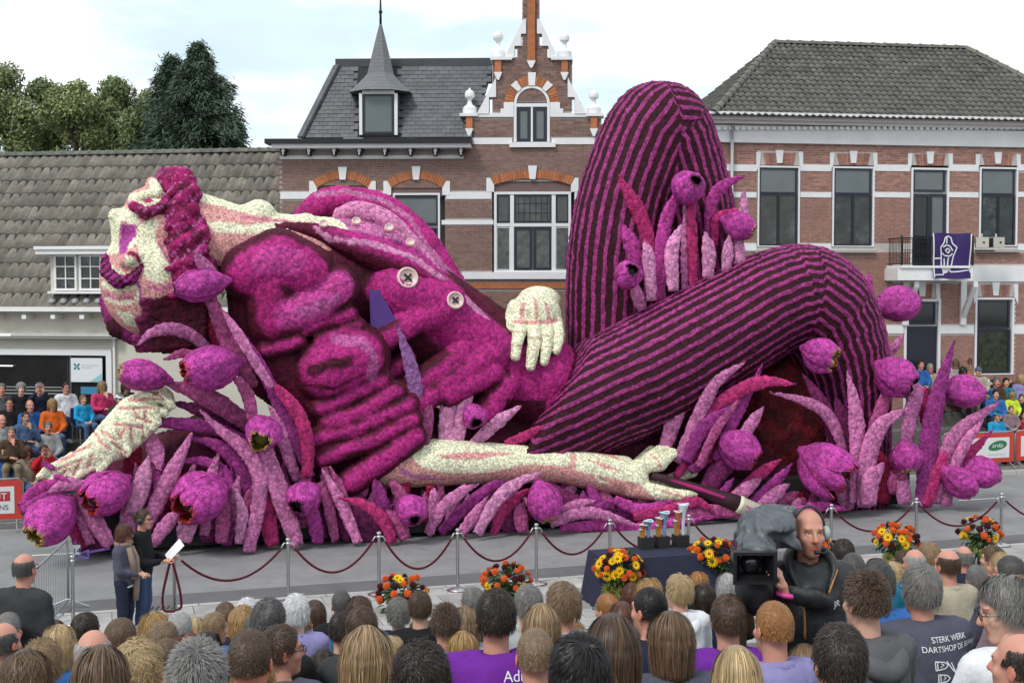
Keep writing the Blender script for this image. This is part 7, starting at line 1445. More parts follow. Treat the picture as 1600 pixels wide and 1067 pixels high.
(1507, 896, 24, 'sit', 'long', 'blond', 'fair', 'petrol', (), 'person with yellow blond hair and petrol blue jacket'),
(1505, 872, 24, 'sit', 'ring', 'grey', 'ruddy', 'navy', (), 'balding man right below the rightmost flower arrangement'),
(1551, 874, 26, 'sit_l', 'short', 'mid', 'fair', 'rust', (), 'person with brown fringe beside the rightmost flower arrangement'),
(1563, 886, 28, 'sit_l', 'pix', 'blond', 'fair', 'navy', (), 'person with cropped blond hair and navy coat near the right edge'),
(1578, 898, 42, 'sit_l', 'crop', 'dgrey', 'ruddy', 'slate', (), 'man with dark grey crop at the right edge'),
(1582, 930, 50, 'sit_l', 'wavy', 'sandy', 'fair', 'dgrey', (), 'person with streaked sandy hair behind the clear raincoat'),
(1572, 952, 68, 'sit_profl', 'pix', 'grey', 'fair', 'white', ('glasses',), 'person with grey hair and glasses in a milky white raincoat'),
(1592, 1040, 62, 'sit_l', 'ring', 'dark', 'ruddy', 'white', (), 'balding dark haired man at the lower right corner'),
(1310, 1034, 90, 'sit', 'short', 'dark', 'fair', 'dgrey', (), 'man with spiky dark brown hair at the bottom edge, right side'),
(40, 1062, 60, 'sit', 'wavy', 'mid', 'fair', 'rust', (), 'person with mid brown waves at the bottom edge under the curly sandy head'),
(396, 1066, 60, 'sit', 'curly', 'gold', 'fair', 'dgrey', (), 'person with golden curls at the bottom edge under the cropped brown head'),
(505, 1042, 50, 'sit', 'short', 'dark', 'fair', 'black', (), 'person in black with dark short hair left of the yellow jacket'),
(534, 985, 36, 'sit', 'short', 'dark', 'fair', 'dgrey', (), 'person with dark hair below the grey cropped person in a black suit'),
(1256, 1040, 56, 'sit', 'bob', 'light', 'fair', 'rose', (), 'person with light brown bob below the strawberry blond head'),
(1412, 880, 26, 'sit', 'short', 'brown', 'fair', 'denim', (), 'person with dark brown hair left of the shiny pink crown'),
(690, 1030, 44, 'sit', 'long', 'mid', 'fair', 'teal', (), 'person with long mid brown hair left of the two tone golden bob'),
(1525, 905, 30, 'sit', 'short', 'grey', 'fair', 'navy', (), 'man with grey hair and navy jacket right of the blond petrol jacket'),
]
PEOPLE = {}
for i, (x, y, w_, pk, hs, hc, sk, top, ex_, lab) in enumerate(CROWD):
    if top in ('black', 'dgrey') and 'black' not in lab and i % 5 < 3: top = ('olive', 'navy', 'rust', 'denim', 'mauve', 'teal', 'grey', 'brown', 'lilac')[i % 9]
    lc, s = seat_at(x, y, w_, F0, RP, RR, hw=.215 if hs in ('bob', 'wavy', 'long', 'curly', 'longwavy') else .18)
    e = person(lc, ka*.55+random.uniform(-.18, .18)+(-.12 if x < 500 else .1 if x > 1200 else 0), pk, hs, hc, sk, top, random.choice(('jeans', 'dgrey', 'navy', 'khaki')), lab.replace('man ', 'person ', 1) if 'man ' in lab.split(' with')[0]+' ' else lab, 'spectators on the near grandstand', s, i, ex_)
    PEOPLE[(x, y)] = e
# print on the purple shirt and on the slate shirt (flat print on the cloth)
from mathutils.bvhtree import BVHTree
def wrap_print(o, e, front=-1):
    """lay a flat print onto the back of the shirt of person e"""
    j = [c for c in e.children if c.name.startswith(('shirt', 'jacket')) and 'print' not in c.name][0].data
    bv = BVHTree.FromPolygons([v.co for v in j.vertices], [p.vertices[:] for p in j.polygons]); M = o.matrix_basis.copy(); me = o.data
    for v in me.vertices:
        p = M@v.co; h = bv.ray_cast(Vector((p.x, front, p.z)), Vector((0, -front, 0)))
        if h[0] is not None: v.co = Vector((p.x, h[0].y+front*.006, p.z))
        else: v.co = p
    o.matrix_basis = Matrix(); return o
def print_text(body, size, e, loc, m, ext=.002, rx=math.pi/2, rz=0.):
    cu = bpy.data.curves.new('print', 'FONT'); cu.body = body; cu.size = size; cu.align_x = 'CENTER'; cu.extrude = ext; return text_mesh(cu, 'shirt_print', m, e, Matrix.Translation(loc)@Matrix.Rotation(rz, 4, 'Z')@Matrix.Rotation(rx, 4, 'X'))
M_prt = mat('print_white', (.75, .75, .76), .7)
# ================================================================= STREET FURNITURE, FLOWERS, TABLE
M_chr = mat('steel_brushed', (.50, .50, .50), .32, .5, metal=.85, var=.1, vscale=6); M_vel = mat('rope_velvet', (.085, .008, .016), .9, .3, var=.2, vscale=30, bump=.4, bscale=80)
M_rub = mat('base_rubber', (.09, .035, .04), .7)
pole = MB().lathe([(.026, .02), (.026, .93), (.034, .935), (.034, .955), (.026, .96), (.026, .985), (.036, .99), (.036, 1.02), (.022, 1.03)], 14).mesh('pole', True)
basem = MB().lathe([(.165, .008), (.165, .022), (.12, .045), (.05, .065), (.026, .07)], 24).mesh('base', True); ringm = MB().lathe([(.185, .0), (.185, .018), (.165, .024)], 24).mesh('base_ring', True)
hook = MB().tube([(0, 0, 0), (.035, 0, .01), (.06, 0, -.03), (.085, 0, -.075)], [.013, .012, .011, .015], 7).mesh('hook', True)
POSTS = [(113, 870), (272, 862), (450, 843), (592, 833), (715, 828), (838, 820), (953, 813), (1076, 806), (1188, 798), (1299, 789.5), (1432, 780), (1565, 772), (1708, 763)]
plab = ['leftmost silver rope post, standing alone beside the steel barrier', 'silver rope post with the red rope hanging from it in a loop', 'silver rope post, first to the right of the looped rope', 'silver rope post just left of the leftmost flower arrangement top', 'silver rope post between the two leftmost flower arrangements', 'silver rope post just right of the second flower arrangement', 'silver rope post behind the draped table, left end', 'silver rope post right behind the tallest trophy', 'silver rope post hidden mostly behind the camera cover', 'silver rope post right of the camera operator in headphones', 'silver rope post above the fuller right flower arrangement', 'silver rope post beside the rightmost flower arrangement', 'silver rope post']
tops = []
for i, (x, y) in enumerate(POSTS[:-1]):
    P = atZ(x, y, 1.045); tops.append(P); g = thing('rope_post', plab[i], 'rope post', (P[0], P[1], .043), random.uniform(-.1, .1), 'rope posts along the pavement')
    link('pole', pole, M_chr, g); link('base', basem, M_chr, g); link('base_ring', ringm, M_rub, g)
    if i:
        for s in (1, -1):
            if i == 1 and s < 0: continue
            o = link('hook', hook, M_chr, g); o.location = (s*.026, 0, .945); o.rotation_euler = (0, 0, ka if s > 0 else ka+math.pi)
tops.append(atZ(*POSTS[-1], 1.045))
SAG = [0, .40, .44, .47, .42, .40, .40, .40, .40, .40, .42, .42]
rlab = ['', 'dark red velvet rope right of the looped rope post', 'dark red velvet rope hanging below the forearm cuff, left', 'dark red velvet rope above the leftmost flower arrangement', 'dark red velvet rope above the second flower arrangement', 'dark red velvet rope left of the draped table', 'dark red velvet rope behind the trophies', 'dark red velvet rope left of the camera operator', 'dark red velvet rope behind the camera operator', 'dark red velvet rope behind the fuller right flower arrangement', 'dark red velvet rope left of the rightmost post', 'dark red velvet rope leaving the picture at the right edge']
for i in range(1, len(tops)-1):
    A_, B_ = tops[i]+ku*.105+np.array([0, 0, -.135]), tops[i+1]-ku*.105+np.array([0, 0, -.135]); sg = SAG[i]; n = 20
    pts = [A_+(B_-A_)*t-np.array([0, 0, sg*(1-(2*t-1)**2)]) for t in np.linspace(0, 1, n)]
    o = MB().tube([p-A_ for p in pts], .019, 8).build('rope', M_vel, smooth=True); o.location = A_; setp(o, rlab[i], 'rope', 'velvet ropes between the posts')
T1 = tops[1]; a_ = []
for t in np.linspace(0, 1, 26):
    w_ = math.sin(math.pi*min(t, 1-t)*1.0)*.13; a_.append(np.array([(-1 if t < .5 else 1)*(.015+.125*math.sin(math.pi*min(t, 1-t)*2*.82)**1.3)*(1 if abs(t-.5) > .02 else 0), 0, -.10-.77*math.sin(math.pi*min(t, 1-t))**1.15]))
a_ = catmull(a_[::3]+[a_[-1]], 40); o = MB().tube(a_, .02, 8).build('rope', M_vel, smooth=True); o.location = T1+np.array([-.03, -.05, -.02]); setp(o, 'dark red velvet rope hanging as a closed loop from one post', 'rope', 'velvet ropes between the posts')
# steel barrier on the left
G1, G2 = atZ(107, 948), atZ(72, 990); d = G2-G1; d[2] = 0; d /= np.linalg.norm(d); ba = thing('crowd_barrier', 'plain grey steel crowd barrier beside the person in a dark suit', 'barrier', G1, math.atan2(d[1], d[0])); M_gal = mat('galvanised', (.36, .38, .40), .45, .5, metal=.5, var=.15)
MB().tube([(0, 0, .12), (0, 0, .92), (.03, 0, 1.03), (.10, 0, 1.07), (2.2, 0, 1.07), (2.27, 0, 1.03), (2.3, 0, .92), (2.3, 0, .12), (0, 0, .12)], .018, 8).build('frame', M_gal, ba, smooth=True)
bm_ = MB().tube([(0, 0, .12), (0, 0, 1.06)], .007, 6).mesh('bar')
for i in range(1, 15): o = link('bar', bm_, M_gal, ba); o.location = (i*.153, 0, 0)
for x in (.05, 2.25): MB().tube([(x, -.32, .012), (x, 0, .14), (x, .32, .012)], .016, 6).build('foot', M_gal, ba)
# flower arrangements
def blossom(kind):
    mb = MB()
    if kind == 'dahlia':
        for ring, (rr, zz, n) in enumerate(((.048, .0, 11), (.043, .018, 10), (.031, .034, 8), (.016, .044, 5))):
            for k in range(n):
                a = 2*math.pi*(k+.5*ring)/n; c, s = math.cos(a), math.sin(a); w_ = .014; q = (1, 1, 1) if ring % 2 else (.82, .82, .82)
                mb.add([(c*rr*.45-s*w_*.5, s*rr*.45+c*w_*.5, zz+.004), (c*rr*.45+s*w_*.5, s*rr*.45-c*w_*.5, zz+.004), (c*rr+s*w_*.4, s*rr-c*w_*.4, zz+.008), (c*(rr+.006), s*(rr+.006), zz+.004), (c*rr-s*w_*.4, s*rr+c*w_*.4, zz+.008)], [[0, 1, 2, 3, 4]], q)
        mb.lathe([(.040, -.012), (.044, .0), (.030, .026), (.012, .040)], 10, col=(.7, .6, .6))
    else:
        for k in range(13):
            a = 2*math.pi*k/13; c, s = math.cos(a), math.sin(a); w_ = .017; mb.add([(c*.02-s*w_*.5, s*.02+c*w_*.5, .004), (c*.02+s*w_*.5, s*.02-c*w_*.5, .004), (c*.052+s*w_*.55, s*.052-c*w_*.55, .014), (c*.074, s*.074, .004), (c*.052-s*w_*.55, s*.052+c*w_*.55, .014)], [[0, 1, 2, 3, 4]])
        mb.lathe([(.020, -.006), (.020, .008), (.012, .016)], 10, col=(.38, .26, .10))
    return mb.mesh('dahlia' if kind == 'dahlia' else 'sunflower', False, True)
BL = {k: blossom(k) for k in ('dahlia', 'sunflower')}
M_fo = mat('dahlia_orange', (.72, .12, .02), .7, .2, attr=True, var=.15, vscale=20); M_fd = mat('dahlia_dark', (.055, .006, .012), .7, .2, attr=True); M_fy = mat('sunflower_yellow', (.75, .46, .01), .7, .2, attr=True); M_lf = mat('leaf_green', (.045, .095, .022), .55, .4, var=.35, vscale=9, attr=True)
M_stand = mat('stand_black', (.015, .015, .016), .6)
def leaf_geo(mb, p, d, up, L_, W_, col=(1, 1, 1)):
    d = d/np.linalg.norm(d); s = np.cross(d, up); s /= np.linalg.norm(s)+1e-6; n = np.cross(s, d); q = lambda a, b, c: p+d*a*L_+s*b*W_+n*c*L_
    mb.add([q(0, 0, 0), q(.35, .5, .05), q(.7, .38, .02), q(1, 0, -.12), q(.7, -.38, .02), q(.35, -.5, .05), q(.5, 0, -.02)], [[0, 1, 6], [1, 2, 6], [2, 3, 6], [3, 4, 6], [4, 5, 6], [5, 0, 6]], col)
def arrangement(px, py, r, lab, ny=9, no=16, nd=10, front=-1.6, tall=.55, sun=0):
    rd = ray(px, py); q = K0+kn*front; t = ((q-O0)@kn)/(rd@kn); P = O0+rd*t; e = thing('flower_arrangement', lab, 'flower arrangement', (P[0], P[1], .043), 0, 'flower arrangements in front of the ropes'); zc = P[2]-.043
    MB().tube([(0, 0, 0), (0, 0, zc-.05)], .014, 6).tube([(-.22, -.1, .0), (0, 0, .28)], .010, 5).tube([(.22, -.1, .0), (0, 0, .28)], .010, 5).tube([(0, .24, .0), (0, 0, .28)], .010, 5).build('stand', M_stand, e)
    MB().lathe([(.10, -.22), (.13, -.1), (.15, .0), (.13, .02)], 14, (0, 0, zc-.05)).build('bowl', M_stand, e, smooth=True)
    mb = MB()
    for k in range(230):
        v = np.array([random.gauss(0, 1), random.gauss(0, 1), random.gauss(0, .8)]); v /= np.linalg.norm(v); v[2] = v[2]*.8-.05; p = np.array([0, 0, zc])+v*r*random.uniform(.3, .85)*np.array([1, 1, .8])
        if random.random() < .3: p[2] -= r*tall*random.random(); v = v*np.array([1, 1, .3])+np.array([0, 0, -.4])
        leaf_geo(mb, p, v+np.array([random.gauss(0, .3), random.gauss(0, .3), random.gauss(0, .3)]), np.array([0, 0, 1.]), random.uniform(.10, .19), random.uniform(.05, .09), (random.uniform(.5, 1.5), random.uniform(.6, 1.3), random.uniform(.5, 1.2)))
    mb.build('foliage', M_lf, e, color=True, kind='stuff')
    spots = []
    for k, kind in enumerate(['o']*no+['d']*nd+['y']*ny):
        for tr in range(60):
            a = random.uniform(0, 2*math.pi); z = random.uniform(-.25, 1); h = math.sqrt(1-z*z); v = np.array([h*math.cos(a), h*math.sin(a), z])
            if v[1] > .5: continue
            p = v*np.array([r, r*.9, r*.72]); p = p*(1.04 if kind != 'd' else .97)
            if all(np.linalg.norm(p-s_) > .088 for s_ in spots) or tr > 45: spots.append(p); break
        else: continue
        me, m, nm = {'o': (BL['dahlia'], M_fo, 'dahlia'), 'd': (BL['dahlia'], M_fd, 'dahlia'), 'y': (BL['sunflower'], M_fy, 'sunflower')}[kind]
        o = link(nm, me, m, e); sc_ = random.uniform(.95, 1.35); o.matrix_local = Matrix.Translation(p+np.array([0, 0, zc]))@Vector(v*np.array([1, 1, 1.3])+np.array([0, -.25, .1])).to_track_quat('Z', 'Y').to_matrix().to_4x4()@Matrix.Rotation(random.uniform(0, 6), 4, 'Z')@Matrix.Scale(sc_, 4)
    for k in range(sun):
        a = (-.5+k/(max(sun-1, 1)))*1.6; p = np.array([.26*math.sin(a), -.27*math.cos(a), zc-r*.75-.04*k]); o = link('sunflower', BL['sunflower'], mat('sunflower_green', (.12, .13, .015), .8, attr=True), e); o.matrix_local = Matrix.Translation(p)@Vector((math.sin(a)*.6, -1, .25)).to_track_quat('Z', 'Y').to_matrix().to_4x4()@Matrix.Scale(1.7, 4)
    return e
ar = (('leftmost round arrangement of orange dahlias and sunflowers with green trailing leaves', 628, 926, .36, 7, 13, 9, -1.5, 0), ('arrangement packed with orange and dark red dahlias, one yellow flower on top', 791, 908, .36, 2, 17, 11, -1.5, 0), ('arrangement with many yellow blooms and green sunflowers at the left table end', 968, 888, .36, 14, 11, 8, -2.35, 3), ('arrangement of orange and yellow blooms at the right table end', 1114, 868, .36, 9, 14, 7, -2.2, 2),
      ('arrangement half hidden behind the camera operator and headphones', 1283, 858, .30, 3, 9, 2, -1.5, 0), ('full low arrangement with broad leafy skirt, second from the right', 1400, 843, .37, 8, 15, 10, -1.5, 2), ('rightmost tall arrangement of orange and maroon dahlias on long stems', 1529, 832, .36, 4, 11, 9, -1.5, 3))
for lab, px, py, r, ny, no, nd, fr_, sn in ar: arrangement(px, py, r, lab, ny, no, nd, fr_, .55 if sn < 3 else 1.3, sn)
# draped table with trophies
def onv(px, py, v): r = ray(px, py); q = K0+kn*v; t = ((q-O0)@kn)/(r@kn); return O0+r*t
TL = onv(934, 886, -1.95); TR = onv(1172, 872, -1.95); tw = (TR-TL)@ku; zt = .78; tb = thing('draped_table', 'table under a floor length navy cloth carrying three trophies', 'table', ((TL[0]+TR[0])/2, (TL[1]+TR[1])/2, .043), ka)
nu = 60; top = []; bot = []; hw, hd_ = tw/2, .42
per = []
for k in range(nu):
    t = k/nu*4; s_ = int(t); q = t-s_; x, y = [(-hw+2*hw*q, -hd_), (hw, -hd_+2*hd_*q), (hw-2*hw*q, hd_), (-hw, hd_-2*hd_*q)][s_]; per.append((x, y))
V = [(x, y, zt) for x, y in per]; lv = 5
for j in range(1, lv+1):
    t = j/lv
    for k, (x, y) in enumerate(per): w_ = 1+.03*t; f_ = .03*t*math.sin(k*1.9+.6*math.sin(k)); ang = math.atan2(y/hd_, x/hw); V.append((x*w_+f_*math.cos(ang)+(.10*t*(-1 if x < 0 else 1) if abs(abs(x)-hw) < .02 else 0), y*w_*(1+.1*t)+f_*math.sin(ang), zt-t*(zt-.03)))
F = [list(range(nu))]+[[j*nu+(k+1) % nu, j*nu+k, (j+1)*nu+k, (j+1)*nu+(k+1) % nu] for j in range(lv) for k in range(nu)]
link('tablecloth', mesh_np('tablecloth', V, F), mat('cloth_table', (.028, .030, .055), .85, .2, var=.1, vscale=5, bump=.25, bscale=6), tb)
MB().box(-hw+.03, hw-.03, -hd_+.03, hd_-.03, .0, zt-.02).build('tabletop', M_stand, tb)
M_gb = mat('glaze_blue', (.16, .28, .42), .2, .6, var=.5, vscale=7); M_go = mat('glaze_orange', (.40, .13, .04), .25, .6, var=.6, vscale=8); M_gw = mat('glaze_pale', (.55, .60, .66), .25, .6, var=.3, vscale=6)
for k, (px, yb, wd, ytop, lab) in enumerate(((1009, 874, 20, 831, 'smallest ceramic trophy, leftmost on the draped table'), (1034, 873, 20, 818, 'middle ceramic trophy with pale blue and orange cups'), (1063, 870, 21, 804, 'tallest ceramic trophy with white rimmed tall cup'))):
    P = onv(px, yb, -1.95+.25); s_ = P[1]/FPX; tr = thing('trophy', lab, 'trophy', (P[0], P[1], .043+zt+.001), ka, 'trophies on the draped table'); b_ = wd*s_/2; hb = 18*s_; H = (yb-18-ytop)*s_
    smooth_by_angle(MB().box(-b_, b_, -b_, b_, 0, hb).build('plinth', M_stand, tr), 20)
    for nm, x, h, rb, rt_, m in (('cup', .42*b_, H, 3.0*s_, (7.5, 7.5, 8)[k]*s_, (M_gb, M_gb, M_gw)[k]), ('cup', -.45*b_, H*.78, 3.2*s_, 5.8*s_, M_go), ('cup', -.85*b_, H*.48, 1.8*s_, 2.6*s_, mat('glaze_olive', (.3, .22, .04), .3, .6))):
        mb = MB(); n = 12; L_ = [(rb, 0), (rb*.9, h*.3), (rb*1.15, h*.6), (rt_*.9, h*.9), (rt_*1.1, h*.99), (rt_*.95, h), (rt_*.7, h*.97), (rb*.5, h*.6)]
        mb.add([(x+r_*math.cos(a)*(1+.07*math.sin(3*a+k)), r_*math.sin(a), hb+z+(.012*math.sin(2*a+k) if z > h*.8 else 0)) for r_, z in L_ for a in np.linspace(0, 2*math.pi, n, endpoint=False)], [[i*n+j, i*n+(j+1) % n, (i+1)*n+(j+1) % n, (i+1)*n+j] for i in range(7) for j in range(n)]); c_ = mb.build(nm, m, tr, smooth=True)
        mb = MB(); mb.tube([(x+rt_*1.06*math.cos(a)*(1+.07*math.sin(3*a+k)), rt_*1.06*math.sin(a), hb+h*.995+.012*math.sin(2*a+k)) for a in np.linspace(0, 2*math.pi, 13)], .010, 5, False); mb.build('rim', mat('glaze_white', (.7, .72, .75), .3, .6), c_, smooth=True)

# ================================================================= FAR SPECTATORS, BARRIERS WITH BOARDS
def boarded(px, py, w_, lab, flip, text):
    G = atZ(px, py); e = thing('advert_barrier', lab, 'barrier', G, ka-.02, 'red framed advertising barriers'); x0, x1 = (-w_, 0) if flip else (0, w_)
    MB().tube([(x0, 0, .0), (x0, 0, .98), (x0+.08, 0, 1.06), (x1-.08, 0, 1.06), (x1, 0, .98), (x1, 0, .0)], .018, 7).build('frame', M_gal, e, smooth=True)
    MB().box(x0+.02, x1-.02, -.012, .0, .22, 1.03).build('red_board', mat('board_red', (.55, .045, .03), .5), e); MB().box(x0+.17, x1-.17, -.018, -.013, .34, .90).build('white_board', mat('board_white', (.70, .70, .71), .5), e)
    for x in (x0+.1, x1-.1): MB().tube([(x, -.34, .012), (x-.03, 0, .20), (x, .34, .012)], .014, 6).build('foot', M_gal, e)
    return e
M_pr = mat('print_red', (.42, .03, .03), .5); M_pn = mat('print_dark', (.06, .06, .07), .5); M_pg = mat('print_green', (.02, .17, .06), .5); M_pw = mat('print_white', (.75, .75, .76), .7)
def btext(e, body, size, x, z, m, y=-.0225, sx=1., shear=0.):
    cu = bpy.data.curves.new('lettering', 'FONT'); cu.body = body; cu.size = size; cu.align_x = 'CENTER'; cu.extrude = .001; cu.shear = shear; return text_mesh(cu, 'lettering', m, e, Matrix.Translation((x, y, z))@Matrix.Rotation(math.pi/2, 4, 'X')@Matrix.Scale(sx, 4, (1, 0, 0)))
e = boarded(37, 826, 2.3, 'red framed barrier with white board, cut off at the left edge', True, '')
MB().box(-.78, -.25, -.0205, -.018, .60, .80).build('red_field', M_pr, e); btext(e, 'UT', .20, -.44, .63, M_pw, -.024); btext(e, 'ONS', .15, -.44, .42, M_pn)
a = atZ(1583, 733); e = boarded(1584, 733, 2.3, 'red framed barrier with green oval logo behind the rear tulips', True, '')
mb = MB(); mb.add([(-.55+.30*math.cos(t)*(1-.12*math.sin(t)), -.0205, .68+.13*math.sin(t)+.05*math.cos(t)) for t in np.linspace(0, 2*math.pi, 24, endpoint=False)], [list(range(24))]); mb.build('logo', M_pg, e); btext(e, 'ardo', .17, -.56, .63, M_pw, -.024, 1.1, .25)
mb = MB(); x = -.85
for k in range(9): ww = random.uniform(.02, .05); mb.box(x, x+ww, -.021, -.0185, .41, .45); x += ww+.03
mb.build('small_print', mat('print_grey2', (.45, .45, .46), .6), e); btext(e, 'O', .2, -1.12, .6, M_pn); btext(e, 'V', .2, -1.75, .6, M_pn)
e = boarded(1586, 732, 2.3, 'red framed barrier just entering the picture at the right edge', False, '')
# terraces for the far spectators
M_plank = mat('plank_grey', (.13, .125, .115), .85, .2, var=.25, vscale=4, coord='World', vstretch=(1, 6, 6))
FLc = K0+kn*(FV+1.9); FLc = np.array([FLc[0], FLc[1], 0])
for nm, u0, u1, lab in (('left', -17., -5.6, 'grey plank terrace under the seated spectators at the left'), ('right', 12.2, 22, 'grey plank terrace under the seated spectators at the right')):
    tr = thing('terrace', lab, 'terrace', FLc, ka)
    for r_ in range(0, 5): MB().box(u0, u1, -.40+.8*r_, .38+.8*r_, .02, max(.085, .05+.42*r_)).build('step', M_plank, tr)
M_seat = mat('chair_blue', (.02, .03, .09), .5); CH = dict(seat=MB().box(-.21, .21, -.18, .22, .40, .44).mesh('seat'), backrest=MB().box(-.21, .21, -.24, -.20, .52, .84).mesh('backrest'))
legm = MB().tube([(0, 0, 0), (0, 0, .41)], .013, 6).mesh('leg')
def chair(loc, rz, lab):
    e = thing('chair', lab, 'chair', loc, rz, 'chairs of the far spectators'); link('seat', CH['seat'], M_seat, e); link('backrest', CH['backrest'], M_seat, e)
    for x in (-.18, .18):
        for y in (-.2, .19): o = link('leg', legm, M_gal, e); o.location = (x, y, 0)
    MB().box(-.19, -.16, -.24, -.22, .42, .6).box(.16, .19, -.24, -.22, .42, .6).build('back_frame', M_gal, e)
FAR = [
 (3, 622, 16, 'sit', 'short', 'grey', 'ruddy', 'grey', 'dgrey', (), 'person in a grey coat in the upper row at the left edge'), (33, 612, 17, 'sit', 'curly', 'silver', 'pale', 'black', 'dgrey', (), 'person with curly silver hair in a black coat, upper left row'),
 (62, 608, 17, 'sit_shoot', 'short', 'grey', 'fair', 'navy', 'jeans', (('cap', 'lilac'),), 'person in pale flat cap and navy jacket holding hands to the face'), (103, 606, 16, 'sit_cross', 'short', 'dark', 'ruddy', 'white', 'jeans', ('glasses',), 'person in white jacket and dark jeans sitting with legs crossed'),
 (130, 624, 14, 'sit', 'short', 'sandy', 'fair', 'sky', 'denim', (), 'child in a bright blue puffer jacket'), (160, 607, 16, 'sit_chin', 'bob', 'sandy', 'fair', 'pink', 'denim', (), 'person in crimson pink jacket with hand at the mouth'),
 (187, 624, 14, 'sit', 'short', 'grey', 'ruddy', 'dgrey', 'denim', (('cap', 'white'),), 'person in a white cap by the pale woven hand'), (197, 614, 14, 'sit', 'bob', 'brown', 'fair', 'dgrey', 'dgrey', (), 'person with brown bob peeking out behind the white cap'),
 (15, 630, 17, 'sit', 'short', 'dark', 'ruddy', 'black', 'dgrey', ('glasses',), 'person in a black suit and glasses in the left middle row'), (47, 634, 17, 'sit', 'ring', 'silver', 'ruddy', 'blue', 'khaki', (), 'balding person in grey waistcoat and blue jacket with khaki trousers'),
 (40, 652, 16, 'sit_chin', 'crop', 'dark', 'tan', 'denim', 'jeans', (), 'person in denim jacket with hand at the chin'), (3, 657, 16, 'sit', 'ring', 'silver', 'ruddy', 'lgrey', 'dgrey', (), 'person in a pale jacket at the left edge, middle row'),
 (18, 676, 17, 'sit_chin', 'short', 'grey', 'ruddy', 'brown', 'khaki', (), 'person in dark brown jacket with hand at the mouth, lower left'), (2, 706, 17, 'sit', 'short', 'dark', 'fair', 'blue', 'denim', (), 'person in royal blue jacket just above the left barrier'), (69, 706, 15, 'sit_shoot', 'short', 'brown', 'ruddy', 'red', 'dgrey', (), 'person in red jacket holding a camera up beside the woven hand'),
 (1439, 570, 14, 'sit', 'short', 'brown', 'ruddy', 'blue', 'dgrey', (), 'person with brown hair in blue beside the rear tulip heads'), (1458, 559, 14, 'sit', 'short', 'white', 'pale', 'black', 'dgrey', (), 'person with white hair in black, by the dark doorway'), (1453, 579, 14, 'sit', 'short', 'silver', 'ruddy', 'beige', 'dgrey', ('glasses',), 'person in beige jacket and glasses left of the tall purple blade'),
 (1493, 568, 13, 'sit', 'bob', 'mid', 'fair', 'lgrey', 'dgrey', (), 'person in pale jacket right beside the tall purple blade'), (1505, 580, 14, 'sit', 'bob', 'dark', 'fair', 'rust', 'dgrey', (), 'person with dark bob in front of the orange jacket'), (1513, 564, 14, 'sit', 'bob', 'auburn', 'fair', 'orange', 'dgrey', (), 'person in a bright orange jacket'),
 (1536, 565, 15, 'sit', 'short', 'white', 'pale', 'navy', 'dgrey', (), 'person with thick white hair and navy jacket'), (1529, 580, 14, 'sit', 'short', 'grey', 'fair', 'beige', 'khaki', (('cap', 'denim'),), 'person in a blue grey cap and beige jacket'), (1567, 562, 14, 'sit', 'short', 'dark', 'fair', 'black', 'rust', (('cap', 'black'),), 'person in black cap, black jacket and rust trousers'),
 (1582, 559, 15, 'sit_chin', 'short', 'dark', 'tan', 'navy', 'denim', (), 'person in navy jacket and pale jeans with hand at the ear'), (1600, 566, 14, 'sit', 'short', 'brown', 'fair', 'black', 'dgrey', (), 'person in black at the right edge, top row'), (1557, 597, 15, 'sit', 'short', 'grey', 'ruddy', 'brown', 'dgrey', (), 'person with grey hair in a brown leather jacket'),
 (1556, 616, 15, 'sit', 'short', 'dark', 'fair', 'blue', 'dgrey', (), 'person with dark hair and blue jacket right of the round tulip head'), (1582, 618, 14, 'sit', 'bob', 'gold', 'fair', 'lime', 'dgrey', ('glasses',), 'child in a fluorescent yellow jacket'), (1580, 640, 14, 'sit', 'short', 'light', 'fair', 'mauve', 'denim', (), 'child in a dark plum jacket with green scarf'), (1601, 652, 14, 'sit', 'short', 'brown', 'fair', 'red', 'dgrey', (), 'person in red at the right edge above the barrier'),
 (1477, 567, 14, 'sit', 'short', 'silver', 'pale', 'rose', 'dgrey', (), 'person with silver hair in dusty rose beside the tall purple blade top'), (1549, 580, 14, 'sit', 'bob', 'gold', 'fair', 'red', 'dgrey', (), 'person with golden bob in a red coat, middle right row'), (1572, 598, 14, 'sit', 'short', 'dark', 'fair', 'teal', 'dgrey', (), 'person with dark hair in teal right of the brown leather jacket'), (1596, 592, 14, 'sit', 'bob', 'blond', 'fair', 'lilac', 'denim', (), 'person with blond bob in lilac at the right edge, middle row'), (1541, 602, 14, 'sit', 'bob', 'white', 'pale', 'blue', 'dgrey', (), 'person with white bob in blue left of the brown leather jacket'), (1596, 622, 14, 'sit', 'short', 'mid', 'fair', 'navy', 'denim', (), 'person with mid brown hair in navy right of the fluorescent child'),
 (82, 632, 15, 'sit', 'bob', 'gold', 'fair', 'orange', 'denim', (), 'person with golden bob in an orange jacket, left middle row'), (75, 668, 15, 'sit', 'short', 'grey', 'ruddy', 'lgrey', 'denim', (), 'person with grey hair in a pale grey jacket beside the denim jacket'), (42, 706, 15, 'sit', 'bob', 'auburn', 'fair', 'beige', 'denim', (), 'person with auburn bob in beige above the left barrier'),
 (1558, 652, 13, 'sit', 'short', 'brown', 'fair', 'sky', 'dgrey', (('cap', 'sky'),), 'person in sky blue cap and jacket behind the green logo barrier'),
]
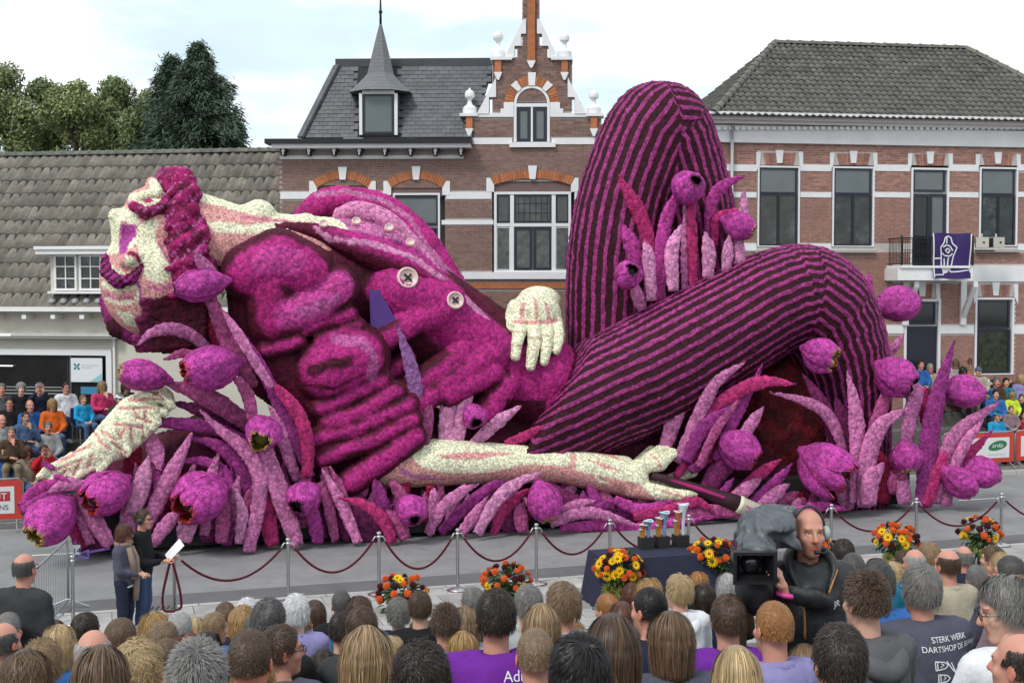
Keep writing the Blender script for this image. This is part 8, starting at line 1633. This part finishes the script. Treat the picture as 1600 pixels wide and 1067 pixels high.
for i, (x, y, w_, pk, hs, hc, sk, top, lg, ex_, lab) in enumerate(FAR):
    best = None
    for r_ in range(5):
        pt = FLc+kn*.8*r_; d = ray(x, y); t = ((pt-O0)@kn)/(d@kn); P = O0+d*t; fl = .085 if r_ == 0 else .05+.42*r_; err = abs(P[2]-fl-1.22*1.06)
        u = (P-FLc)@ku; err += sum(max(0, .42-abs(u-q)) for q in _taken.get(('far', r_), []))*2
        if best is None or err < best[0]: best = (err, r_, P, fl, u)
    _, r_, P, fl, u = best; _taken.setdefault(('far', r_), []).append(u); sc_ = 1.06 if 'child' not in lab else .86; loc = (P[0], P[1], max(fl, P[2]-1.215*sc_) if P[2]-1.215*sc_ > fl-.12 else fl)
    fc = math.pi+ka+(.25 if x < 300 else -.25)+random.uniform(-.25, .25); person(loc, fc, pk, hs, hc, sk, top, lg, lab, 'spectators seated across the street', sc_, i+3, ex_, 'white' if 'white jacket' in lab else 'black')
    if 90 < x < 200 and r_ >= 1 or x in (1582, 1567, 1536): chair((loc[0], loc[1], loc[2]), fc, 'dark blue chair under the '+('person in white jacket' if 'white jacket' in lab else ' '.join(lab.replace(',', '').split()[:9])))

# ================================================================= STANDING PEOPLE
def stand(px, ytop, hgt, z0, yawdeg, *a, **k):
    P = atZ(px, ytop, z0+hgt); return person((P[0], P[1], z0), R(yawdeg), *a, scale=hgt/1.765, **k), P
POSES['couple_w'] = pose(STAND, el=[(-.23, .0, 1.12), (.23, .03, 1.12)], wr=[(-.06, .24, 1.06), (.04, .26, 1.06)], hd=[(.7, .6, 0), (-.6, .7, 0)], hu=[(0, 0, 1), (0, 0, 1)], curl=.95, girth=.92)
POSES['couple_m'] = pose(STAND, el=[(-.26, .03, 1.10), (.26, .02, 1.08)], wr=[(-.10, .34, 1.10), (.10, .33, 1.08)], hd=[(.3, .9, .2), (-.2, .9, .3)], hu=[(-.5, 0, 1), (.5, 0, 1)], curl=.95)
wmn, P = stand(193, 820, 1.68, .043, -98, 'couple_w', 'wavy', 'auburn', 'fair', 'slate', 'navy', 'person in quilted navy jacket and long beige scarf, standing in profile', 'announcers on the pavement', seed=1, extras=('sunglasses',))
mb = MB(); th = np.linspace(0, 2*math.pi, 15)
mb.tube([(.085*math.cos(t), -.01+.09*math.sin(t), 1.47+.02*math.sin(t+1)) for t in th], .040, 8, False); mb.tube([(.085*math.cos(t+.7), .0+.085*math.sin(t), 1.51+.015*math.sin(2*t)) for t in th], .036, 8, False)
mb.tube([(-.04, .09, 1.45), (-.06, .155, 1.28), (-.055, .175, 1.05), (-.05, .16, .82), (-.05, .15, .66)], [.045, .05, .05, .05, .045], 8); mb.tube([(.05, .09, 1.45), (.055, .15, 1.25), (.05, .17, 1.0)], [.045, .05, .045], 8); mb.build('scarf', clothmat('scarf', (.26, .19, .155)), wmn, smooth=True)
MB().tube([(.158*math.cos(t), .0+.118*math.sin(t), .872+.01*math.sin(t)) for t in np.linspace(0, 2*math.pi, 19)], .016, 6, False).build('shirt_hem', cm('white'), wmn, smooth=True)
mb = MB()
for z in np.arange(.96, 1.40, .062): mb.lathe([(.150+.012*math.sin((z-.9)*6), -.012), (.163+.012*math.sin((z-.9)*6), 0), (.150+.012*math.sin((z-.9)*6), .012)], 18, (0, -.005, z))
man, P = stand(221, 797, 1.82, .043, -92, 'couple_m', 'short', 'brown', 'ruddy', 'black', 'jeans', 'person in black jacket, headphones and sunglasses holding papers', 'announcers on the pavement', seed=0, extras=('sunglasses',))
def headphones(e, p, boom=True, c=(.02, .02, .022)):
    m = mat('headset_'+str(round(c[1]*100)), c, .4, .5); hp = Vector(POSES[p]['head']); y = POSES[p]['yaw']; HMx = Matrix.Translation(hp)@Matrix.Rotation(y, 4, 'Z'); mb = MB()
    mb.tube([(.094*math.cos(t), -.015, .0+.145*math.sin(t)) for t in np.linspace(.1, math.pi-.1, 12)], .009, 6)
    o = mb.build('headphones', mat('headset_band', (.03, .03, .033), .4), e, smooth=True); o.matrix_local = HMx
    for s in (-1, 1):
        q = MB().lathe([(.02, -.016), (.043, -.014), (.046, .004), (.036, .018), (.01, .022)], 14).build('ear_cup', m, o, smooth=True); q.matrix_local = Matrix.Translation((s*.098, -.008, -.012))@Matrix.Rotation(s*math.pi/2, 4, 'Y')
    if boom:
        q = MB().tube([(-.1, .0, -.03), (-.095, .06, -.075), (-.05, .115, -.095), (-.005, .125, -.088)], .004, 6).tube([(-.02, .123, -.09), (.012, .127, -.086)], .012, 8).build('microphone', M_gl, o); 
headphones(man, 'couple_m', False)
pp = MB(); pp.add([(-.11, 0, -.15), (.11, 0, -.15), (.11, .012, .15), (-.11, .0, .15), (-.11, -.004, -.15), (.11, -.004, -.15), (.11, .008, .15), (-.11, -.004, .15)], [[0, 1, 2, 3], [7, 6, 5, 4], [0, 4, 5, 1], [1, 5, 6, 2], [2, 6, 7, 3], [3, 7, 4, 0]])
hp = man.matrix_basis@Vector((.0, .45, 1.22)); sh = thing('paper_sheets', 'white paper sheets held by the person in headphones at left', 'papers', hp, R(-60)); o = pp.build('sheet', mat('paper', (.75, .75, .74), .7), sh); o.rotation_euler = (R(-40), R(15), 0)
P = atY(36, 868, 10.4); person((P[0], P[1], P[2]-1.755), R(-14), 'stand', 'ring', 'dgrey', 'ruddy', 'dgrey', 'black', 'person in long dark grey suit jacket standing with back turned', None, 1.0, 2, ('glasses',))
# raised phone
ph = person(seat_at(330, 1000, 42, F0, RP, RR)[0]+np.array([.1, .3, .0]), ka, 'sit_raise', 'short', 'sandy', 'fair', 'red', 'jeans', 'person in red sleeve raising a phone above the heads', 'spectators on the near grandstand', 1.0, 4)
q = ph.matrix_basis@Vector((.245, .26, 1.36)); e = thing('phone', 'small dark red phone held up above the crowd', 'phone', q, ka); MB().box(-.055, .055, -.006, .006, -.032, .032).build('case', mat('phone_case', (.10, .012, .02), .3), e); MB().box(-.048, .048, -.0085, -.0065, -.026, .026).build('screen', mat('phone_screen', (.01, .01, .012), .1), e)

# ================================================================= CAMERA OPERATOR
CY = 7.15; cpos = atY(1263, 830, CY); oz = cpos[2]-1.64
def loc_(px, py, dy): p = atY(px, py, CY+dy); return (-(p[0]-cpos[0]), -(p[1]-CY), p[2]-oz)
POSES['operator'] = pose(STAND, stubble=1, girth=1.12, sh=[(-.215, -.01, 1.39), (.215, -.01, 1.39)], el=[loc_(1290, 938, -.10), loc_(1172, 935, -.12)], wr=[loc_(1226, 926, -.46), loc_(1172, 862, .02)], hd=[(.30, .25, 1.0), (-.1, .3, 1)], hu=[(-1, .5, .2), (0, -1, .2)], curl=.95, yaw=R(6))
op = person((cpos[0], cpos[1], oz), math.pi, 'operator', None, 'dark', 'ruddy', 'black', 'dgrey', 'person bald-headed with headset in black jacket, shouldering a covered video camera' if True else 'camera operator in black jacket and headset shouldering a covered camera', None, 1., 1)
headphones(op, 'operator', True, (.30, .38, .36))
for ch in list(op.children):
    if ch.name.startswith('jacket'): ch.material_slots[0].link = 'OBJECT'; ch.material_slots[0].material = clothmat('shell_black', (.022, .023, .026), shiny=True)
w1 = Vector(POSES['operator']['wr'][0]); MB().tube([w1+Vector((-.028, -.02, -.02))*0+Vector((.036*math.cos(t), .036*math.sin(t)*.8, -.01+.01*math.cos(t))) for t in np.linspace(0, 2*math.pi, 12)], .013, 6, False).build('wristband', mat('band_pink', (.62, .05, .30), .5), op, smooth=True)
MB().tube(catmull([(-.075, .155, 1.33), (-.125, .10, 1.45), (-.10, -.01, 1.515), (0, -.085, 1.54), (.10, -.01, 1.515), (.125, .10, 1.45), (.075, .155, 1.33)], 22), [.012+.022*math.sin(math.pi*i/21) for i in range(22)], 8).build('collar', clothmat('shell_black', (.022, .023, .026), shiny=True), op, smooth=True)
MB().tube(catmull([(.075, .175, 1.33), (.06, .185, 1.22), (.055, .18, 1.08)], 8), .007, 6).tube(catmull([(-.075, .175, 1.33), (-.135, .12, 1.45)], 6), .006, 6).build('zip_piping', mat('piping_ochre', (.42, .20, .05), .6), op, smooth=True)
wrap_print(print_text('JR', .05, op, (-.13, .2, 1.25), M_prt, 0, math.pi/2, math.pi), op, 1)
vc = thing('video_camera', 'shoulder video camera under a grey rain cover with black lens hood', 'video camera', (cpos[0], cpos[1], oz), math.pi)
def cpt(px, py, dy): return np.array(loc_(px, py, dy))
C0 = cpt(1180, 888, -.55); hw, hh, tl = .115, .085, .10
mb = MB(); fo = [(-hw, -hh), (hw, -hh), (hw, hh), (-hw, hh)]; fi = [(a*.84, b*.80) for a, b in fo]; bi = [(a*.5, b*.5) for a, b in fo]
V = [C0+np.array([a, 0, b]) for a, b in fo]+[C0+np.array([a, .0, b]) for a, b in fi]+[C0+np.array([a, -.13, b]) for a, b in bi]+[C0+np.array([a*.72, -.17, b*.75]) for a, b in fo]
mb.add(V, [[i, (i+1) % 4, (i+1) % 4+4, i+4] for i in range(4)]+[[i+4, (i+1) % 4+4, (i+1) % 4+8, i+8] for i in range(4)]+[[(i+1) % 4, i, i+12, (i+1) % 4+12] for i in range(4)]+[[8, 9, 10, 11]]); mb.build('lens_hood', mat('hood_black', (.010, .010, .011), .35, .5), vc)
MB().lathe([(.052, -.02), (.052, .0), (.046, .012), (.02, .02)], 18).build('lens', mat('lens_glass', (.012, .014, .018), .05, .8), vc, smooth=True).matrix_local = Matrix.Translation(C0+np.array([0, -.11, 0]))@Matrix.Rotation(-math.pi/2, 4, 'X')
MB().tube([C0+np.array([0, -.13, 0]), C0+np.array([0, -.42, .03])], .06, 14).build('lens_barrel', M_gl, vc, smooth=True)
cv = [lambda P: s_ell(P, cpt(1198, 816, -.12), (.150, .24, .080), R(-6)), lambda P: s_ell(P, cpt(1178, 848, -.20), (.105, .26, .075), R(20)), lambda P: s_cap(P, cpt(1212, 842, -.22), cpt(1242, 848, -.24), .060, .040), lambda P: s_cap(P, cpt(1168, 812, -.1), cpt(1232, 798, -.1), .045, .05), lambda P: s_cap(P, cpt(1160, 860, -.2), cpt(1170, 905, -.2), .06, .07)]
G, og = grid(cpt(1262, 950, 0)-np.array([.1, .2, .1]), cpt(1125, 760, -.8)+np.array([.15, .2, .12]), .014); D = None
for p in cv: dd = p(G.astype(np.float32)); D = dd if D is None else smin(D, dd, .035)
V, F = nets(D, og, .014); V = V.astype(float); n = vnorm(V, F)
def ridged(a, b, f, ph): q = np.sin(a*f+ph+1.9*np.sin(b*f*.6+ph)); return 1-np.abs(q)
cr_ = ridged(V[:, 0]+.6*V[:, 2], V[:, 2]-.4*V[:, 1], 17, .3)+.7*ridged(V[:, 2]-.7*V[:, 0], V[:, 1], 29, 1.1)+.45*ridged(V[:, 1]+V[:, 0], V[:, 2], 47, 2.)
V = V+n*((cr_-1.1)*.023)[:, None]; link('rain_cover', mesh_np('rain_cover', V, F, True), mat('cover_grey', (.085, .093, .106), .42, .45, var=.2, vscale=8, bump=.5, bscale=14), vc)
lowm = [lambda P: s_ell(P, cpt(1178, 920, -.30), (.10, .18, .14))]
G, og = grid(cpt(1215, 985, 0)-.15, cpt(1140, 880, -.6)+.15, .025); V, F = nets(lowm[0](G.astype(np.float32)), og, .025); link('cover_skirt', mesh_np('cover_skirt', V, F, True), mat('cover_black', (.014, .014, .016), .7), vc)
# shirt prints
e = PEOPLE[(775, 966)]; wrap_print(print_text('Adieu\ncorso', .065, e, (.10, -.205, .975), M_prt, 0, R(90)), e)
e = PEOPLE[(1438, 922)]; wrap_print(print_text('STERK WERK', .040, e, (.07, -.2, .985), M_prt, 0), e); wrap_print(print_text('DARTSHOP DE BERK', .040, e, (.08, -.2, .94), M_prt, 0), e)
mb = MB()
def pline(pts, y=-.205, w_=.006):
    for (x0, z0), (x1, z1) in zip(pts, pts[1:]):
        d = np.array([x1-x0, z1-z0]); L_ = np.linalg.norm(d)+1e-6; nx, nz = -d[1]/L_*w_/2, d[0]/L_*w_/2; yy = lambda z: y-.012*math.sin((z-.55)*5); mb.add([(x0+nx+.02, yy(z0), z0+nz+.085), (x0-nx+.02, yy(z0), z0-nz+.085), (x1-nx+.02, yy(z1), z1-nz+.085), (x1+nx+.02, yy(z1), z1+nz+.085)], [[0, 1, 2, 3]])
for cx, cz, L_, tl_ in ((-.03, .79, .075, 1), (-.02, .725, .07, 1), (-.01, .66, .085, 1), (.0, .595, .09, 1), (.15, .79, .07, -1), (.155, .73, .065, -1), (.15, .665, .06, -1)):
    h = .022; a, b = (cx-L_/2, cx+L_/2) if tl_ > 0 else (cx+L_/2, cx-L_/2); t = tl_*.02
    pline([(a, cz-h), (a, cz+h), (b-t, cz+h*.7), (b, cz), (b-t, cz-h*.7), (a, cz-h)]); pline([(a+t*.6, cz-h*.95), (a+t*.6, cz+h*.95)]); pline([(a+t*1.4, cz-.008), (b-t*1.3, cz+.004), (a+t*1.6, cz+.010)], w_=.004)
pline([(.0, .81), (.03, .77), (.06, .74), (.10, .67), (.135, .60)], w_=.007); pline([(.03, .80), (.05, .76), (.08, .73), (.12, .66), (.155, .60)], w_=.007); pline([(.06, .74), (.08, .735)], w_=.006)
wrap_print(mb.build('shirt_print', M_prt, e), e)
